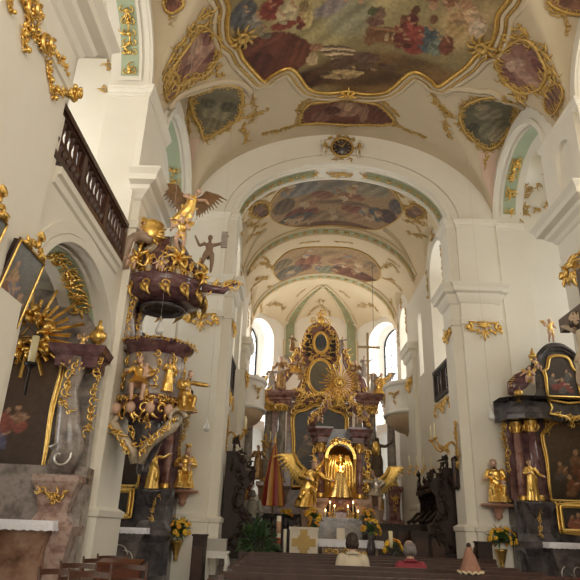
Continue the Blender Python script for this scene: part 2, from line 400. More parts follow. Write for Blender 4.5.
# piers of the chancel arch, with a reveal towards the chancel
for sg, nm in ((-1, 'left'), (1, 'right')):
    pa = [(AX+sg*4.22, YC+.05), (AX+sg*4.22, YC-.16), (AX+sg*4.05, YC-.16), (AX+sg*4.05, YC-.24), (AX+sg*3.18, YC-.24), (AX+sg*3.18, YC-.1), (AX+sg*2.94, YC-.1), (AX+sg*2.94, YC+.7), (AX+sg*3.1, YC+.7)]
    at_ = [(AX+sg*4.3, YC+.05), (AX+sg*4.3, YC-.14), (AX+sg*3.25, YC-.14), (AX+sg*3.25, YC-.04), (AX+sg*3.0, YC-.04), (AX+sg*3.0, YC+.7), (AX+sg*3.1, YC+.7)]
    if sg < 0: pa = [p for p in pa]; at_ = [p for p in at_]
    if sg > 0: pa = pa[::-1]; at_ = at_[::-1]
    # travel direction so that the right-hand side points into the room
    pier('pillar_chancel_'+nm, pa[::-1] if False else pa, 1.55, attic=at_)
    pb = [(AX+sg*3.15, 20.25), (AX+sg*2.95, 20.25), (AX+sg*2.95, 21.4), (AX+sg*3.15, 21.4)]
    if sg > 0: pb = pb[::-1]
    pier('pillar_choir_'+nm, pb, 1.55+FZ, d=.22)
# arch mouldings: archivolt of the chancel arch, lower and upper side arches
def arch_band(mb, c, hw, zs, rise, w, fn, t, n=40, legs=0, mi=0):
    """flat raised band around an arch; fn maps (u, z, h)"""
    pin = arc(c, zs, hw, rise, 0, PI, n); pout = arc(c, zs, hw+w, rise+w, 0, PI, n)
    for i in range(n):
        q = [fn(*pin[i], 0), fn(*pin[i+1], 0), fn(*pout[i+1], 0), fn(*pout[i], 0), fn(*pin[i], t), fn(*pin[i+1], t), fn(*pout[i+1], t), fn(*pout[i], t)]
        mb.add(q, [(4, 5, 6, 7), (0, 1, 5, 4), (2, 3, 7, 6)], mi, False)
    return mb
fY = lambda Y: (lambda u, z, h: V((u, Y-h, z)))
def fX(X, s): return lambda u, z, h: V((X+s*h, u, z))
m = MB(); arch_band(m, AX, 3.06, ZI, 1.91, .12, fY(YC), .07); arch_band(m, AX, 3.2, ZI, 2.05, .16, fY(YC), .04); arch_band(m, AX, 3.4, ZI, 2.25, .08, fY(YC), .06)
struct(m.build('trim_1', PLASTER))
for sg, X, k in ((-1, XL, 2), (1, XR, 3)):
    m = MB(); F = fX(X, -sg)
    arch_band(m, 8.11, 1.62, 3.85, 1.23, .1, F, .05); arch_band(m, 8.11, 1.74, 3.85, 1.35, .16, F, .03)
    for zz in (5.5,): m.sweep([(X, 6.5), (X, 9.45)] if sg < 0 else [(X, 9.45), (X, 6.5)], [(0, zz-.14), (.04, zz-.12), (.05, zz-.02), (.1, zz), (.1, zz+.1), (0, zz+.12)])
    arch_band(m, 13.19, 1.79, ZI, 1.67, .12, F, .06); arch_band(m, 8.11, 1.62, ZI, 1.56, .12, F, .06)
    # impost mouldings wrapping the jambs
    for y, s2, z in ((Y2, 1, 3.62), (Y1, -1, 3.62), (Y2, 1, 9.42), (15.0, 1, 9.42), (11.4, -1, 9.42)):
        xa, xb = X+sg*.8, X-sg*.02
        pth = [(xa, y), (xb, y)]
        rightside_is = -1 if xb > xa else 1      # right-hand side of +x travel is -y
        want = -1 if s2 > 0 else 1
        if rightside_is != want: pth = pth[::-1]
        m.sweep(pth, molding(z, .24, .1))
    struct(m.build('trim_%d' % k, PLASTER))
# green panels with white borders on the arch soffits
def soffit(mb, X0, X1, c, R, zs, rise, a0, a1, off, mi, n=24):
    vs = []; fs = []
    for i in range(n+1):
        a = a0+(a1-a0)*i/n
        for x in (X0, X1): vs.append((x, c+(R-off)*math.cos(a), zs+(rise-off)*math.sin(a)))
    for i in range(n): fs.append((2*i, 2*i+1, 2*i+3, 2*i+2))
    mb.add(vs, fs, mi)
for sg, X, k in ((-1, XL, 4), (1, XR, 5)):
    m = MB()
    for c, R, zs, rise in ((8.11, 1.61, 3.85, 1.22), (8.11, 1.61, ZI, 1.55), (13.19, 1.78, ZI, 1.66)):
        x0, x1 = X+sg*.15, X+sg*.65
        soffit(m, x0, x1, c, R, zs, rise, .14, PI-.14, .035, 0)
        soffit(m, x0+sg*.07, x1-sg*.07, c, R, zs, rise, .2, PI-.2, .045, 1)
    struct(m.build('trim_%d' % k, [PLASTER, GREEN]))

# attic face of the right pillar with a shallow round-headed niche
struct(plate_obj('wall_pillar_niche', [(9.75, 7.75), (11.36, 7.75), (11.36, 9.4), (9.75, 9.4)], [arch(10.4, .34, 8.0, 8.75, .36)], .1, PLASTER, 'X', XR-.11))
# ================================================================== generators: figures, ornament, painting
from mathutils.kdtree import KDTree
from mathutils import noise as mnoise
def voxel(me, vs, smooth=2):
    o = bpy.data.objects.new('tmp', me); COL.objects.link(o)
    r = o.modifiers.new('r', 'REMESH'); r.mode = 'VOXEL'; r.voxel_size = vs; r.use_smooth_shade = True
    if smooth:
        k = o.modifiers.new('s', 'SMOOTH'); k.factor = .5; k.iterations = smooth
    dg = bpy.context.evaluated_depsgraph_get(); dg.update()
    out = bpy.data.meshes.new_from_object(o.evaluated_get(dg)); bpy.data.objects.remove(o); bpy.data.meshes.remove(me)
    return out
STAND = dict(pel=(0, 0, .53), che=(0, 0, .72), nec=(0, .005, .83), hea=(0, -.015, .915),
             shl=(-.11, 0, .79), ell=(-.15, .01, .63), hal=(-.15, -.06, .49), shr=(.11, 0, .79), elr=(.15, .01, .63), har=(.15, -.06, .49),
             hil=(-.055, 0, .5), knl=(-.065, -.02, .28), anl=(-.06, .01, .05), hir=(.055, 0, .5), knr=(.065, -.02, .28), anr=(.06, .01, .05))
def figure_mesh(h, mats, pose=None, robe=None, mantle=False, wings=0, hair=True, veil=False, chubby=1.0, crown=False, legs=True, child=False, detail=70, seed=1, beard=False, halo=False, face=True):
    """mats: 0 skin, 1 robe, 2 hair, 3 mantle / wings. Stands at the origin and faces -Y."""
    J = dict(STAND); J.update(pose or {}); J = {k: V(p)*h for k, p in J.items()}; rng = random.Random(seed)
    m = MB(); q = chubby; tube = lambda a, b, r0, r1, mi, n=8: m.tube([J[a] if isinstance(a, str) else a, (J[a] if isinstance(a, str) else a).lerp(J[b] if isinstance(b, str) else b, .35), J[b] if isinstance(b, str) else b], [r0*h*q, (r0*.65+r1*.35)*h*q*1.06, r1*h*q], n, mi)
    body = 1 if robe is not None else 0
    # trunk, neck, head with face
    m.tube([J['pel']-V((0, 0, .045*h)), J['pel'], J['pel'].lerp(J['che'], .45), J['che'], J['che'].lerp(J['nec'], .6), J['nec']], [.07*h*q, .085*h*q, .073*h*q, .088*h*q, .07*h*q, .036*h], 12, body, flat=.72, up=(0, 1, 0))
    d = (J['hea']-J['nec']).normalized()
    m.tube([J['nec']-d*.02*h, J['hea']], [.034*h*q, .032*h*q], 8, 0)
    hs = 1.0+.32*(q-1)/.35 if q > 1 else 1.0
    m.ball(J['hea'], (.047*h*hs, .056*h*hs, .066*h*hs), 0, 12)
    if face:
        m.ball(J['hea']+V((0, -.058, -.006))*h*hs, (.009*h, .016*h, .014*h), 0, 6); m.ball(J['hea']+V((0, -.045, -.048))*h*hs, (.02*h, .014*h, .014*h), 0, 6)
        for s in (-1, 1): m.ball(J['hea']+V((s*.046, 0, -.004))*h*hs, (.008*h, .014*h, .018*h), 0, 6)
    if hair:
        m.ball(J['hea']+V((0, .012, .014))*h*hs, (.054*h*hs, .058*h*hs, .064*h*hs), 2, 10)
        if hair == 'long': m.ball(J['hea']+V((0, .03, -.05))*h, (.05*h, .035*h, .06*h), 2, 8)
    if beard: m.ball(J['hea']+V((0, -.045, -.065))*h, (.03*h, .025*h, .045*h), 2, 8)
    if veil:
        m.ball(J['hea']+V((0, .014, .012))*h, (.062*h, .062*h, .072*h), 3, 10); m.tube([J['hea']+V((0, .03, -.01))*h, J['che']+V((0, .05, .02))*h, J['pel']+V((0, .07, 0))*h], [.06*h, .12*h, .13*h], 10, 3, flat=.5, up=(0, 1, 0))
    if crown:
        c0 = J['hea']+V((0, .005, .055))*h; m.lathe([(.04*h, 0), (.046*h, .015*h), (.056*h, .06*h), (.03*h, .075*h), (.0, .08*h)], c0, 8, 1)
        for k in range(8): a = PI/4*k; m.tube([c0+V((math.cos(a)*.052, math.sin(a)*.052, .045))*h, c0+V((math.cos(a)*.062, math.sin(a)*.062, .1))*h], [.012*h, .006*h], 5, 1)
    for s in ('l', 'r'):
        am = 1 if robe in ('full', 'man') or mantle else 0
        m.ball(J['sh'+s], .04*h*q, body if robe != 'waist' else 0, 8); tube('sh'+s, 'el'+s, .036+.008*(am), .03+.012*am, am if robe != 'waist' else 0); tube('el'+s, 'ha'+s, .03+.012*am, .021+.014*am, am if robe != 'waist' else 0)
        fd = (J['ha'+s]-J['el'+s]).normalized(); P = J['ha'+s]; m.ball(P+fd*.018*h, (.022*h, .017*h, .022*h), 0, 6)
        sd = fd.cross(V((0, 0, 1)));  sd = sd.normalized() if sd.length > .1 else V((1, 0, 0))
        for k in range(4):
            o = sd*(k-1.5)*.0105*h; L = (.036, .043, .041, .032)[k]*h; m.tube([P+fd*.02*h+o, P+fd*(.02*h+L*.6)+o*1.15, P+fd*(.02*h+L)+o*1.1+V((0, 0, -.008*h))], [.0075*h, .007*h, .005*h], 5, 0)
        m.tube([P+fd*.008*h-sd*.012*h, P+fd*.03*h-sd*.034*h], [.0085*h, .006*h], 5, 0)
        if legs:
            lm = body if robe in ('man', 'full', 'bell') else 0; tube('hi'+s, 'kn'+s, .062, .043, lm if robe != 'waist' else 0, 10); tube('kn'+s, 'an'+s, .042, .026, lm if robe != 'waist' else 0, 10)
            A = J['an'+s]; m.tube([A+V((0, .02, -.02))*h, A+V((0, -.04, -.03))*h, A+V((0, -.09, -.036))*h], [.026*h, .026*h, .014*h], 7, 0 if robe != 'man' else 2)
    if robe in ('full', 'bell', 'short'):
        hem = {'full': .02, 'bell': .0, 'short': .3}[robe]*h; n = 40; rings = []; z1 = J['che'].z+.05*h; N = 9
        ph = rng.random()*6; mid = (J['anl']+J['anr'])/2 if legs else J['pel']*1.0
        for i in range(N+1):
            t = i/N; z = z1+(hem-z1)*t; c = J['che'].lerp(J['pel'], min(1, t*2.2)); 
            if t > .45: c = J['pel'].lerp(mid, (t-.45)/.55)
            wv = {'full': .15, 'bell': .26, 'short': .14}[robe]; r = (.088+(wv-.088)*max(0, t-.2)/.8)*h*q
            if robe == 'bell': r = (.08+.2*t**.8)*h
            r = r*1.12 if i > 1 else r; rings.append([V((c.x+math.cos(2*PI*j/n)*r*(1+.10*t*math.sin(9*2*PI*j/n+ph+t*2)+.05*t*math.sin(4*2*PI*j/n+ph*2)), c.y+math.sin(2*PI*j/n)*r*.78*(1+.10*t*math.sin(9*2*PI*j/n+ph+t*2)), z)) for j in range(n)])
        vs = [p for r in rings for p in r]; fs = [(i*n+j, i*n+(j+1) % n, (i+1)*n+(j+1) % n, (i+1)*n+j) for i in range(N) for j in range(n)]
        fs += [tuple(range(n)), tuple(N*n+j for j in range(n))]; m.add(vs, fs, 1)
    if robe == 'waist':
        for k in range(7):
            a = k*.9; m.tube([J['pel']+V((math.cos(a)*.08, math.sin(a)*.06, .02))*h, J['pel']+V((math.cos(a+.5)*.1, math.sin(a+.5)*.075, -.06))*h, J['pel']+V((math.cos(a+.8)*.1, math.sin(a+.8)*.07, -.15-.03*(k % 3)))*h], [.03*h, .04*h, .02*h], 6, 1)
    if mantle:                              # cloak swung from one shoulder around the hips
        for k in range(5):
            t = k/4; m.tube([J['shl']+V((.0, .03, 0))*h, J['che']+V((-.02+.05*t, -.07, -.06-.03*t))*h, J['pel']+V((.1, -.06+.03*t, .02-.06*t))*h, J['pel']+V((.13, .02, -.12-.1*t))*h, J['pel']+V((.1+.04*math.sin(k*2), .05, -.3-.05*t))*h], [.035*h, .03*h, .035*h, .035*h, .02*h], 7, 3)
    if wings:
        for s in (-1, 1):
            sh = J['che']+V((s*.04, .07, .06))*h; W = sh+V((s*.2, .09, .26))*h*wings; m.tube([sh, sh.lerp(W, .5)+V((s*.05, .02, 0))*h, W], [.035*h, .038*h, .03*h], 7, 3)
            for k in range(11):
                t = k/10; r0 = sh.lerp(W, .15+.85*t); tip = r0+V((s*(.06+.30*t), .06, -.3+.26*t*t))*h*wings*(1-.25*t*(1-t))
                m.tube([r0, r0.lerp(tip, .5)+V((s*.03, .01, .02))*h, tip], [.03*h, .036*h, .012*h], 6, 3, flat=.5, up=(0, 1, 0))
    if child:
        c = J['che']+V((.09, -.09, .0))*h
        m.ball(c+V((0, 0, .1))*h, (.035*h, .036*h, .042*h), 0, 8); m.tube([c+V((0, 0, .06))*h, c, c+V((-.01, -.01, -.09))*h], [.03*h, .05*h, .045*h], 8, 1 if child == 'robe' else 0)
        m.tube([c+V((-.03, 0, .05))*h, c+V((-.1, -.05, .07))*h], [.018*h, .012*h], 6, 0); m.tube([c+V((.0, -.01, -.08))*h, c+V((-.03, -.06, -.13))*h, c+V((-.02, -.05, -.2))*h], [.03*h, .024*h, .015*h], 6, 0)
    if halo:
        for k in range(12): a = 2*PI*k/12; m.tube([J['hea']+V((0, .03, .01))*h, J['hea']+V((math.cos(a)*.13, .035, math.sin(a)*.13+.01))*h], [.014*h, .004*h], 4, 1)
    src = m.v; kd = KDTree(len(m.f)*1)
    cen = []; 
    for i, f in enumerate(m.f):
        c = V((0, 0, 0))
        for j in f: c += V(m.v[j])
        kd.insert(c/len(f), i)
    kd.balance(); mi = m.m
    me = m.mesh('figure', mats); me = voxel(me, h/detail, 1)
    me.materials.clear()
    for x in mats: me.materials.append(x)
    idx = [mi[kd.find(p.center)[1]] for p in me.polygons]; me.polygons.foreach_set('material_index', [min(i, len(mats)-1) for i in idx])
    me.polygons.foreach_set('use_smooth', [True]*len(me.polygons))
    return me
def put(name, me, loc, rz=0, parent=None, label=None, cat=None, group=None, rx=0, ry=0, sc=1):
    o = bpy.data.objects.new(name, me); COL.objects.link(o); o.location = loc; o.rotation_euler = (rx, ry, rz); o.scale = (sc,)*3
    if parent is not None: o.parent = parent
    if label: tag(o, label, cat, group)
    return o
# ---- rocaille ornament in a (u, v, h) frame
def scroll(mb, fn, c, r, a0, turn, w, mi=0, tail=None, n=16, hgt=1.0):
    pts = []; rad = []
    if tail: pts.append(fn(tail[0], tail[1], w*.3)); rad.append(w*.4)
    for i in range(n+1):
        t = i/n; rr = r*(1-t*.78); a = a0+turn*t
        pts.append(fn(c[0]+rr*math.cos(a), c[1]+rr*math.sin(a), w*.55*hgt)); rad.append(w*(.62-.25*t))
    mb.tube(pts, rad, 6, mi); mb.ball(fn(c[0]+r*.2*math.cos(a0+turn), c[1]+r*.2*math.sin(a0+turn), w*.6*hgt), w*.7, mi, 6)
def leaf(mb, fn, p, a, L, w, mi=0, bend=.5, h=.03):
    pts = []; rad = []
    for i in range(6):
        t = i/5; aa = a+bend*t*t; pts.append(fn(p[0]+math.cos(aa)*L*t, p[1]+math.sin(aa)*L*t, h*(.5+math.sin(t*PI))*1.0)); rad.append(w*math.sin(PI*min(1, .12+t*.8))**.8*(1-t*.55))
    mb.tube(pts, rad, 5, mi)
def spray(mb, fn, p, a, L, w, rng, mi=0, k=3):
    leaf(mb, fn, p, a, L, w, mi, rng.uniform(-.6, .6))
    for i in range(k):
        t = .25+.5*i/max(1, k); q = (p[0]+math.cos(a)*L*t, p[1]+math.sin(a)*L*t)
        for s in (-1, 1): leaf(mb, fn, q, a+s*rng.uniform(.6, 1.0), L*(.5-.25*t), w*.75, mi, -s*.5)
def rocaille(mb, fn, pts, size, rng, mi=0, dens=1.0, w=None):
    """C and S scrolls with leaves strung along a poly-line of (u, v) points"""
    w = w or size*.16
    for i in range(len(pts)-1):
        a, b = V(pts[i]), V(pts[i+1]); L = (b-a).length; n = max(1, int(L/size*dens)); th = math.atan2(b.y-a.y, b.x-a.x)
        for k in range(n):
            c = a.lerp(b, (k+.5)/n)+V((rng.uniform(-.2, .2), rng.uniform(-.2, .2)))*size; s = rng.choice((-1, 1))
            scroll(mb, fn, c, size*rng.uniform(.35, .55), th+rng.uniform(-.6, .6)+(PI if s < 0 else 0), s*rng.uniform(3.5, 6), w, mi, tail=(c.x-math.cos(th)*size*.7, c.y-math.sin(th)*size*.7), n=12)
            for j in range(2): leaf(mb, fn, c, rng.uniform(0, 2*PI), size*rng.uniform(.5, .9), w*.8, mi, rng.uniform(-1, 1))
def frame_fn(o, u, n, up=(0, 0, 1)):
    o, u, n, up = V(o), V(u).normalized(), V(n).normalized(), V(up)
    return lambda a, b, h=0: o+u*a+up*b+n*h
def ceil_fn(x, y): return lambda a, b, h=0: cf(x+a, y+b, h)
# ---- painting
def lerp3(a, b, t): return tuple(x+(y-x)*t for x, y in zip(a, b))
def painter(bg, blobs, seed=0):
    """bg(u, v) -> colour; blobs: (u, v, ru, rv, angle, colour[, softness])"""
    sz = sorted(b[2] for b in blobs)[len(blobs)//2] if blobs else .2; NZ = mnoise.noise
    BL = [(b[0], b[1], b[2], b[3], math.cos(b[4]), math.sin(b[4]), b[5], b[6] if len(b) > 6 else .25, (1.5*max(b[2], b[3]))**2, min(b[2], b[3])) for b in blobs]
    def f(u, v):
        q_ = V((u/sz, v/sz, seed*1.7)); n1 = .45*NZ(q_*1.3)+.35*NZ(q_*3.4); n2 = .45*NZ(q_*1.3+V((9, 4, 1)))+.35*NZ(q_*3.4+V((3, 7, 2))); tone = 1+.2*NZ(q_*1.9+V((5, 1, 8)))+.2*NZ(q_*5.5)
        c = bg(u, v)
        for x0, y0, ru, rv, ca, sa, col, s, R2, mn in BL:
            du, dv = u-x0, v-y0
            if du*du+dv*dv > R2: continue
            mw = min(mn, .13); du += n1*mw*.7; dv += n2*mw*.7; p = (du*ca+dv*sa)/ru; q = (-du*sa+dv*ca)/rv; e = p*p+q*q
            if e < 1:
                fold = .8+.4*(q*.5+.5)+(.22*math.sin(p*9+q*4+x0*5) if mn > .06 else 0); c = lerp3(c, tuple(x*fold for x in col), min(1, (1-e)/s))
        return tuple(max(0, x*tone) for x in c)
    return f
def sc(*c):                              # sRGB 0-255 -> linear
    return tuple((x/255/12.92 if x < 10 else ((x/255+.055)/1.055)**2.4) for x in c)
def inside(p, poly):
    r = False; n = len(poly)
    for i in range(n):
        a, b = poly[i], poly[(i+1) % n]
        if (a[1] > p[1]) != (b[1] > p[1]) and p[0] < (b[0]-a[0])*(p[1]-a[1])/(b[1]-a[1])+a[0]: r = not r
    return r
def smooth_poly(P, k=4, closed=True):
    n = len(P); out = []
    for i in range(n if closed else n-1):
        p0, p1, p2, p3 = (V(P[(i+d) % n]) if closed else V(P[max(0, min(n-1, i+d))]) for d in (-1, 0, 1, 2))
        for j in range(k):
            t = j/k; out.append(.5*((2*p1)+(-p0+p2)*t+(2*p0-5*p1+4*p2-p3)*t*t+(-p0+3*p1-3*p2+p3)*t*t*t))
    if not closed: out.append(V(P[-1]))
    return [(p.x, p.y) for p in out]
def paint_patch(poly, fn, colour, step, h, mb=None):
    """grid clipped by polygon (u, v), mapped by fn(u, v, h), coloured by colour(u, v)"""
    mb = mb or MB(); mb.col = mb.col or []
    us = [p[0] for p in poly]; vs_ = [p[1] for p in poly]; u0, u1, v0, v1 = min(us), max(us), min(vs_), max(vs_)
    nu, nv = max(2, int((u1-u0)/step)), max(2, int((v1-v0)/step)); idx = {}; V_ = []; F = []
    ins = {}
    for j in range(nv+1):
        for i in range(nu+1): ins[i, j] = inside((u0+(u1-u0)*i/nu, v0+(v1-v0)*j/nv), poly)
    def vid(i, j):
        if (i, j) not in idx:
            u, v = u0+(u1-u0)*i/nu, v0+(v1-v0)*j/nv; idx[i, j] = len(V_); V_.append(fn(u, v, h)); mb.col.append(colour(u, v))
        return idx[i, j]
    for j in range(nv):
        for i in range(nu):
            if any(ins[a] for a in ((i, j), (i+1, j), (i, j+1), (i+1, j+1))): F.append((vid(i, j), vid(i+1, j), vid(i+1, j+1), vid(i, j+1)))
    mb.add(V_, F); return mb
def figures_blobs(rng, n, box, size, cols):
    """loose groups of draped figures: robe, arm, head"""
    out = []
    for i in range(n):
        u, v = rng.uniform(box[0], box[1]), rng.uniform(box[2], box[3]); s = size*rng.uniform(.7, 1.2); c = rng.choice(cols)
        out.append((u, v, s*.42, s*.62, rng.uniform(-.5, .5), c)); out.append((u+s*rng.uniform(-.3, .3), v-s*.3, s*.45, s*.3, rng.uniform(-.8, .8), rng.choice(cols)))
        out.append((u+s*rng.uniform(-.1, .1), v+s*.72, s*.15, s*.18, 0, (.42, .24, .14))); out.append((u+s*.35, v+s*.3, s*.3, s*.08, rng.uniform(-1, 1), (.42, .25, .16)))
    return out
# ================================================================== ceiling paintings and stucco
R0 = random.Random(7)
_sc = sc
def sc(*c):                              # fresco pigments: muted, earthy
    r, g, b = _sc(*c); l = .3*r+.55*g+.15*b; k = .72; r, g, b = l+(r-l)*k, l+(g-l)*k, l+(b-l)*k; return (r*.82, g*.74, b*.6)
def plan(px): return [tuple(on_ceil(*p).xy) for p in px]
FC = lambda u, v, h=0: cf(u, v, h)
PT = paint_mat('fresco_paint')
ENDS = 1.0
def orn_set(name, label, fn, lines, size, seed, dens=1.0, m=None, cat='stucco ornament', part='scroll_spray', host=None):
    rr = random.Random(seed); t = thing(name, label, cat, fn(*lines[0][0]))
    if host:                               # relief worked into the vault itself
        t.parent = bpy.data.objects[host]
        for k in ('label', 'category'): del t[k]
    for L in lines:
        mb = MB(); rocaille(mb, fn, L, size, rr, 0, dens, size*.085 if host else None); o = mb.build(part, m or STUCCO, t); o.location = -V(t.location)
    return t
# --- frames: a moulded band following an outline on the vault
def ceil_frame(parent, poly, prof, m, name='frame', closed=True):
    """prof: list of (offset outwards, drop, radius)"""
    mb = MB(); P = smooth_poly(poly, 3, closed); n = len(P); area_ = sum(P[i][0]*P[(i+1) % n][1]-P[(i+1) % n][0]*P[i][1] for i in range(n))
    sg = 1 if area_ > 0 else -1
    for off, h, r, mi in prof:
        pts = []
        for i in range(n):
            a, b = V(P[i-1]) if (closed or i) else V(P[0]), V(P[(i+1) % n]) if (closed or i < n-1) else V(P[-1]); d = (b-a).normalized(); nn = V((d.y, -d.x))*sg
            q = V(P[i])+nn*off; pts.append(cf(q.x, q.y, h))
        if closed: pts.append(pts[0])
        mb.tube(pts, r, 6, mi, cap=not closed)
    return mb.build(name, m, parent)
# --- the great fresco over the nave
half_px = [(348, 90), (330, 92), (310, 88), (296, 70), (286, 67), (270, 75), (264, 80), (256, 72), (244, 58), (238, 46), (229, 38), (227, 20), (229, 4)]
hp = plan(half_px); cx0 = hp[0][0]
left = [(x-cx0, y) for x, y in hp]; yl = left[-1][1]
near = [(-3.0, yl-.6), (-2.7, yl-1.3), (-2.2, yl-1.9), (-1.5, yl-2.2), (-.8, yl-2.15), (-.4, yl-2.4)]
side = [(min(x, -.02) if i else 0, y) for i, (x, y) in enumerate(left)]+near
poly = [(cx0+x, y) for x, y in side]+[(cx0, near[-1][1]-.08)]+[(cx0-x, y) for x, y in reversed(side[1:])]
def B(px, py, rx, ry, col, ang=0, soft=.3):
    p = on_ceil(px, py); q = on_ceil(px+rx, py); r = on_ceil(px, py+ry)
    return (p.x, p.y, max(.03, (q-p).xy.length), max(.03, (r-p).xy.length), ang, sc(*col), soft)
big = [B(345, -10, 120, 45, (186, 172, 118), 0, .8), B(320, 30, 40, 18, (176, 165, 110), .2, .6), B(350, 15, 30, 25, (160, 158, 130), .4, .7), B(330, 6, 22, 9, (150, 140, 150), -.6, .6), B(470, 20, 40, 40, (188, 164, 112), 0, .7),
  B(400, 78, 110, 26, (138, 104, 50), 0, .4), B(350, 74, 70, 12, (104, 74, 40), 0, .5), B(300, 80, 30, 10, (92, 52, 30), 0, .5),
  B(272, 58, 36, 24, (122, 58, 36), .1, .15), B(255, 66, 20, 14, (100, 44, 30), 0, .2), B(300, 52, 12, 14, (128, 66, 42), 0, .2), B(262, 40, 22, 6, (126, 62, 42), -.1, .2)]
big += [B(331+4*i, 46+2.5*i, 21, 1.9, (232, 208, 168) if i % 2 else (122, 98, 72), .06, .15) for i in range(7)]+[B(312, 58, 6, 7, (206, 178, 136), 0, .15), B(316, 46, 7, 4, (176, 120, 88), 0, .15)]
big += [B(243, 14, 13, 16, (92, 98, 112), .3), B(250, 26, 7, 10, (150, 150, 150), .3), B(272, 8, 14, 12, (140, 52, 40), .5), B(288, 14, 12, 14, (206, 190, 150), 0), B(305, 12, 8, 16, (198, 178, 110), 0, .1), B(304, 6, 5, 6, (150, 126, 74), 0, .1), B(284, 24, 14, 5, (150, 60, 44), 0),
  B(371, 34, 6, 11, (134, 94, 56), 0, .1), B(390, 34, 22, 8, (128, 84, 48), 0, .1), B(387, 36, 2.2, 5, (190, 168, 120), 0), B(394, 36, 2.2, 5, (190, 168, 120), 0), B(401, 36, 2.2, 5, (190, 168, 120), 0), B(375, 20, 9, 6, (120, 84, 70), 0), B(379, 12, 8, 7, (134, 100, 84), 0), B(372, 10, 5, 5, (90, 100, 60), 0),
  B(406, 30, 10, 20, (118, 44, 40), .2), B(417, 36, 14, 13, (164, 62, 56), .5), B(413, 46, 12, 8, (150, 56, 48), 0), B(430, 40, 11, 13, (82, 100, 118), .2), B(436, 47, 9, 8, (120, 140, 130), 0), B(446, 44, 9, 11, (130, 66, 44), 0), B(416, 9, 5, 5, (110, 70, 44), 0), B(404, 18, 4, 5, (130, 80, 52), 0), B(434, 18, 4.5, 5, (130, 84, 56), 0),
  B(462, 22, 16, 8, (196, 156, 104), .5), B(474, 16, 13, 9, (210, 172, 134), .6), B(478, 28, 9, 11, (216, 196, 176), 0), B(468, 4, 8, 6, (190, 140, 100), 0), B(455, 28, 10, 9, (190, 160, 96), 0), B(352, 62, 26, 7, (112, 84, 62), 0), B(366, 56, 16, 6, (118, 86, 70), 0), B(340, 74, 20, 4, (176, 150, 96), 0, .1)]
rb = random.Random(3)
for px, py, col in ((398, 30, (150, 66, 50)), (410, 24, (176, 74, 62)), (420, 36, (190, 84, 70)), (428, 30, (92, 112, 128)), (438, 40, (128, 146, 138)), (446, 42, (150, 84, 56)), (404, 40, (120, 52, 44)), (472, 10, (222, 190, 150)), (482, 24, (228, 208, 188)), (460, 16, (200, 160, 110)), (244, 12, (120, 126, 138)), (256, 18, (170, 166, 158)), (270, 6, (164, 64, 48)), (280, 16, (216, 200, 160)), (292, 8, (226, 210, 170)), (300, 20, (150, 66, 50)), (262, 30, (140, 130, 110))):
    big += [B(px, py, 3.2, 6, col, rb.uniform(-.5, .5), .2), B(px+rb.uniform(-4, 4), py+5, 5, 2.6, tuple(int(c*.8) for c in col), rb.uniform(-.6, .6), .2), B(px+rb.uniform(-1, 1), py-6.5, 1.7, 1.8, (188, 138, 100), 0, .2), B(px+3, py-2, 3.4, 1.1, (190, 140, 104), rb.uniform(-1, 1), .2)]
for k in range(14): big.append(B(rb.uniform(318, 400), rb.uniform(62, 80), rb.uniform(2, 5), rb.uniform(1, 2), rb.choice([(170, 128, 92), (96, 66, 50), (128, 96, 84), (186, 158, 104), (110, 74, 66)]), rb.uniform(-1, 1), .3))
big += [B(348, 71, 17, 2.6, (206, 178, 118), .04, .1), B(386, 28, 20, 1.5, (164, 116, 68), 0, .1), B(386, 41, 20, 1.5, (150, 104, 60), 0, .1)]
big += [(b[0], b[1]-.0, b[2], b[3], b[4], b[5]) for b in figures_blobs(rb, 22, (cx0-2.2, cx0+2.2, yl-1.7, yl+.2), .5, [(.17, .06, .045), (.09, .11, .13), (.27, .2, .08), (.2, .09, .045), (.32, .25, .15)])]
ft = thing('ceiling_fresco', 'huge ceiling painting in a curved gold frame above the nave, red drapery and steps', 'ceiling painting', cf(cx0, 10.5))
mb = paint_patch(smooth_poly(poly, 3), lambda u, v, h=0: cf(u, v, h)-ft.location, painter(lambda u, v: (.25, .19, .085), big, 3), .024, .03); mb.build('painting', PT, ft)
def sub(o, par): o.location = -V(par.location); return o
sub(ceil_frame(ft, poly, [(.02, .03, .065, 0), (.12, .02, .05, 1), (.19, .02, .028, 0), (.28, .0, .06, 1)], [OLDGOLD, VAULT]), ft)
mb = MB(); p = on_ceil(348, 92); F = ceil_fn(p.x, p.y)
for a in (-1.1, -.55, 0, .55, 1.1): leaf(mb, F, (0, .12), PI/2+a+PI, .32 if a else .38, .06, 0, a*.5, .08)
for s in (-1, 1): scroll(mb, F, (s*.17, .16), .11, PI/2, s*4.5, .045)
sub(mb.build('crest', GOLD, ft), ft)
for px, py, s in ((242, 36, -1), (483, 46, 1)):           # rocaille knots at the flanks of the frame
    mb = MB(); p = on_ceil(px, py); F = ceil_fn(p.x, p.y)
    mb.lathe([(.09, 0), (.16, .05), (.13, .12), (.08, .1), (.05, .02)], (0, 0, 0), 14); mb.v[:] = [tuple(F(x, y, z)) for x, y, z in mb.v]
    for k in range(9): leaf(mb, F, (.12*math.cos(k*.7), .12*math.sin(k*.7)), k*.7, .24, .05, 0, .5, .07)
    rocaille(mb, F, [(0, .2), (s*.3, -.1), (s*.5, -.3)], .2, R0)
    sub(mb.build('shell_knot', STUCCO, ft), ft)
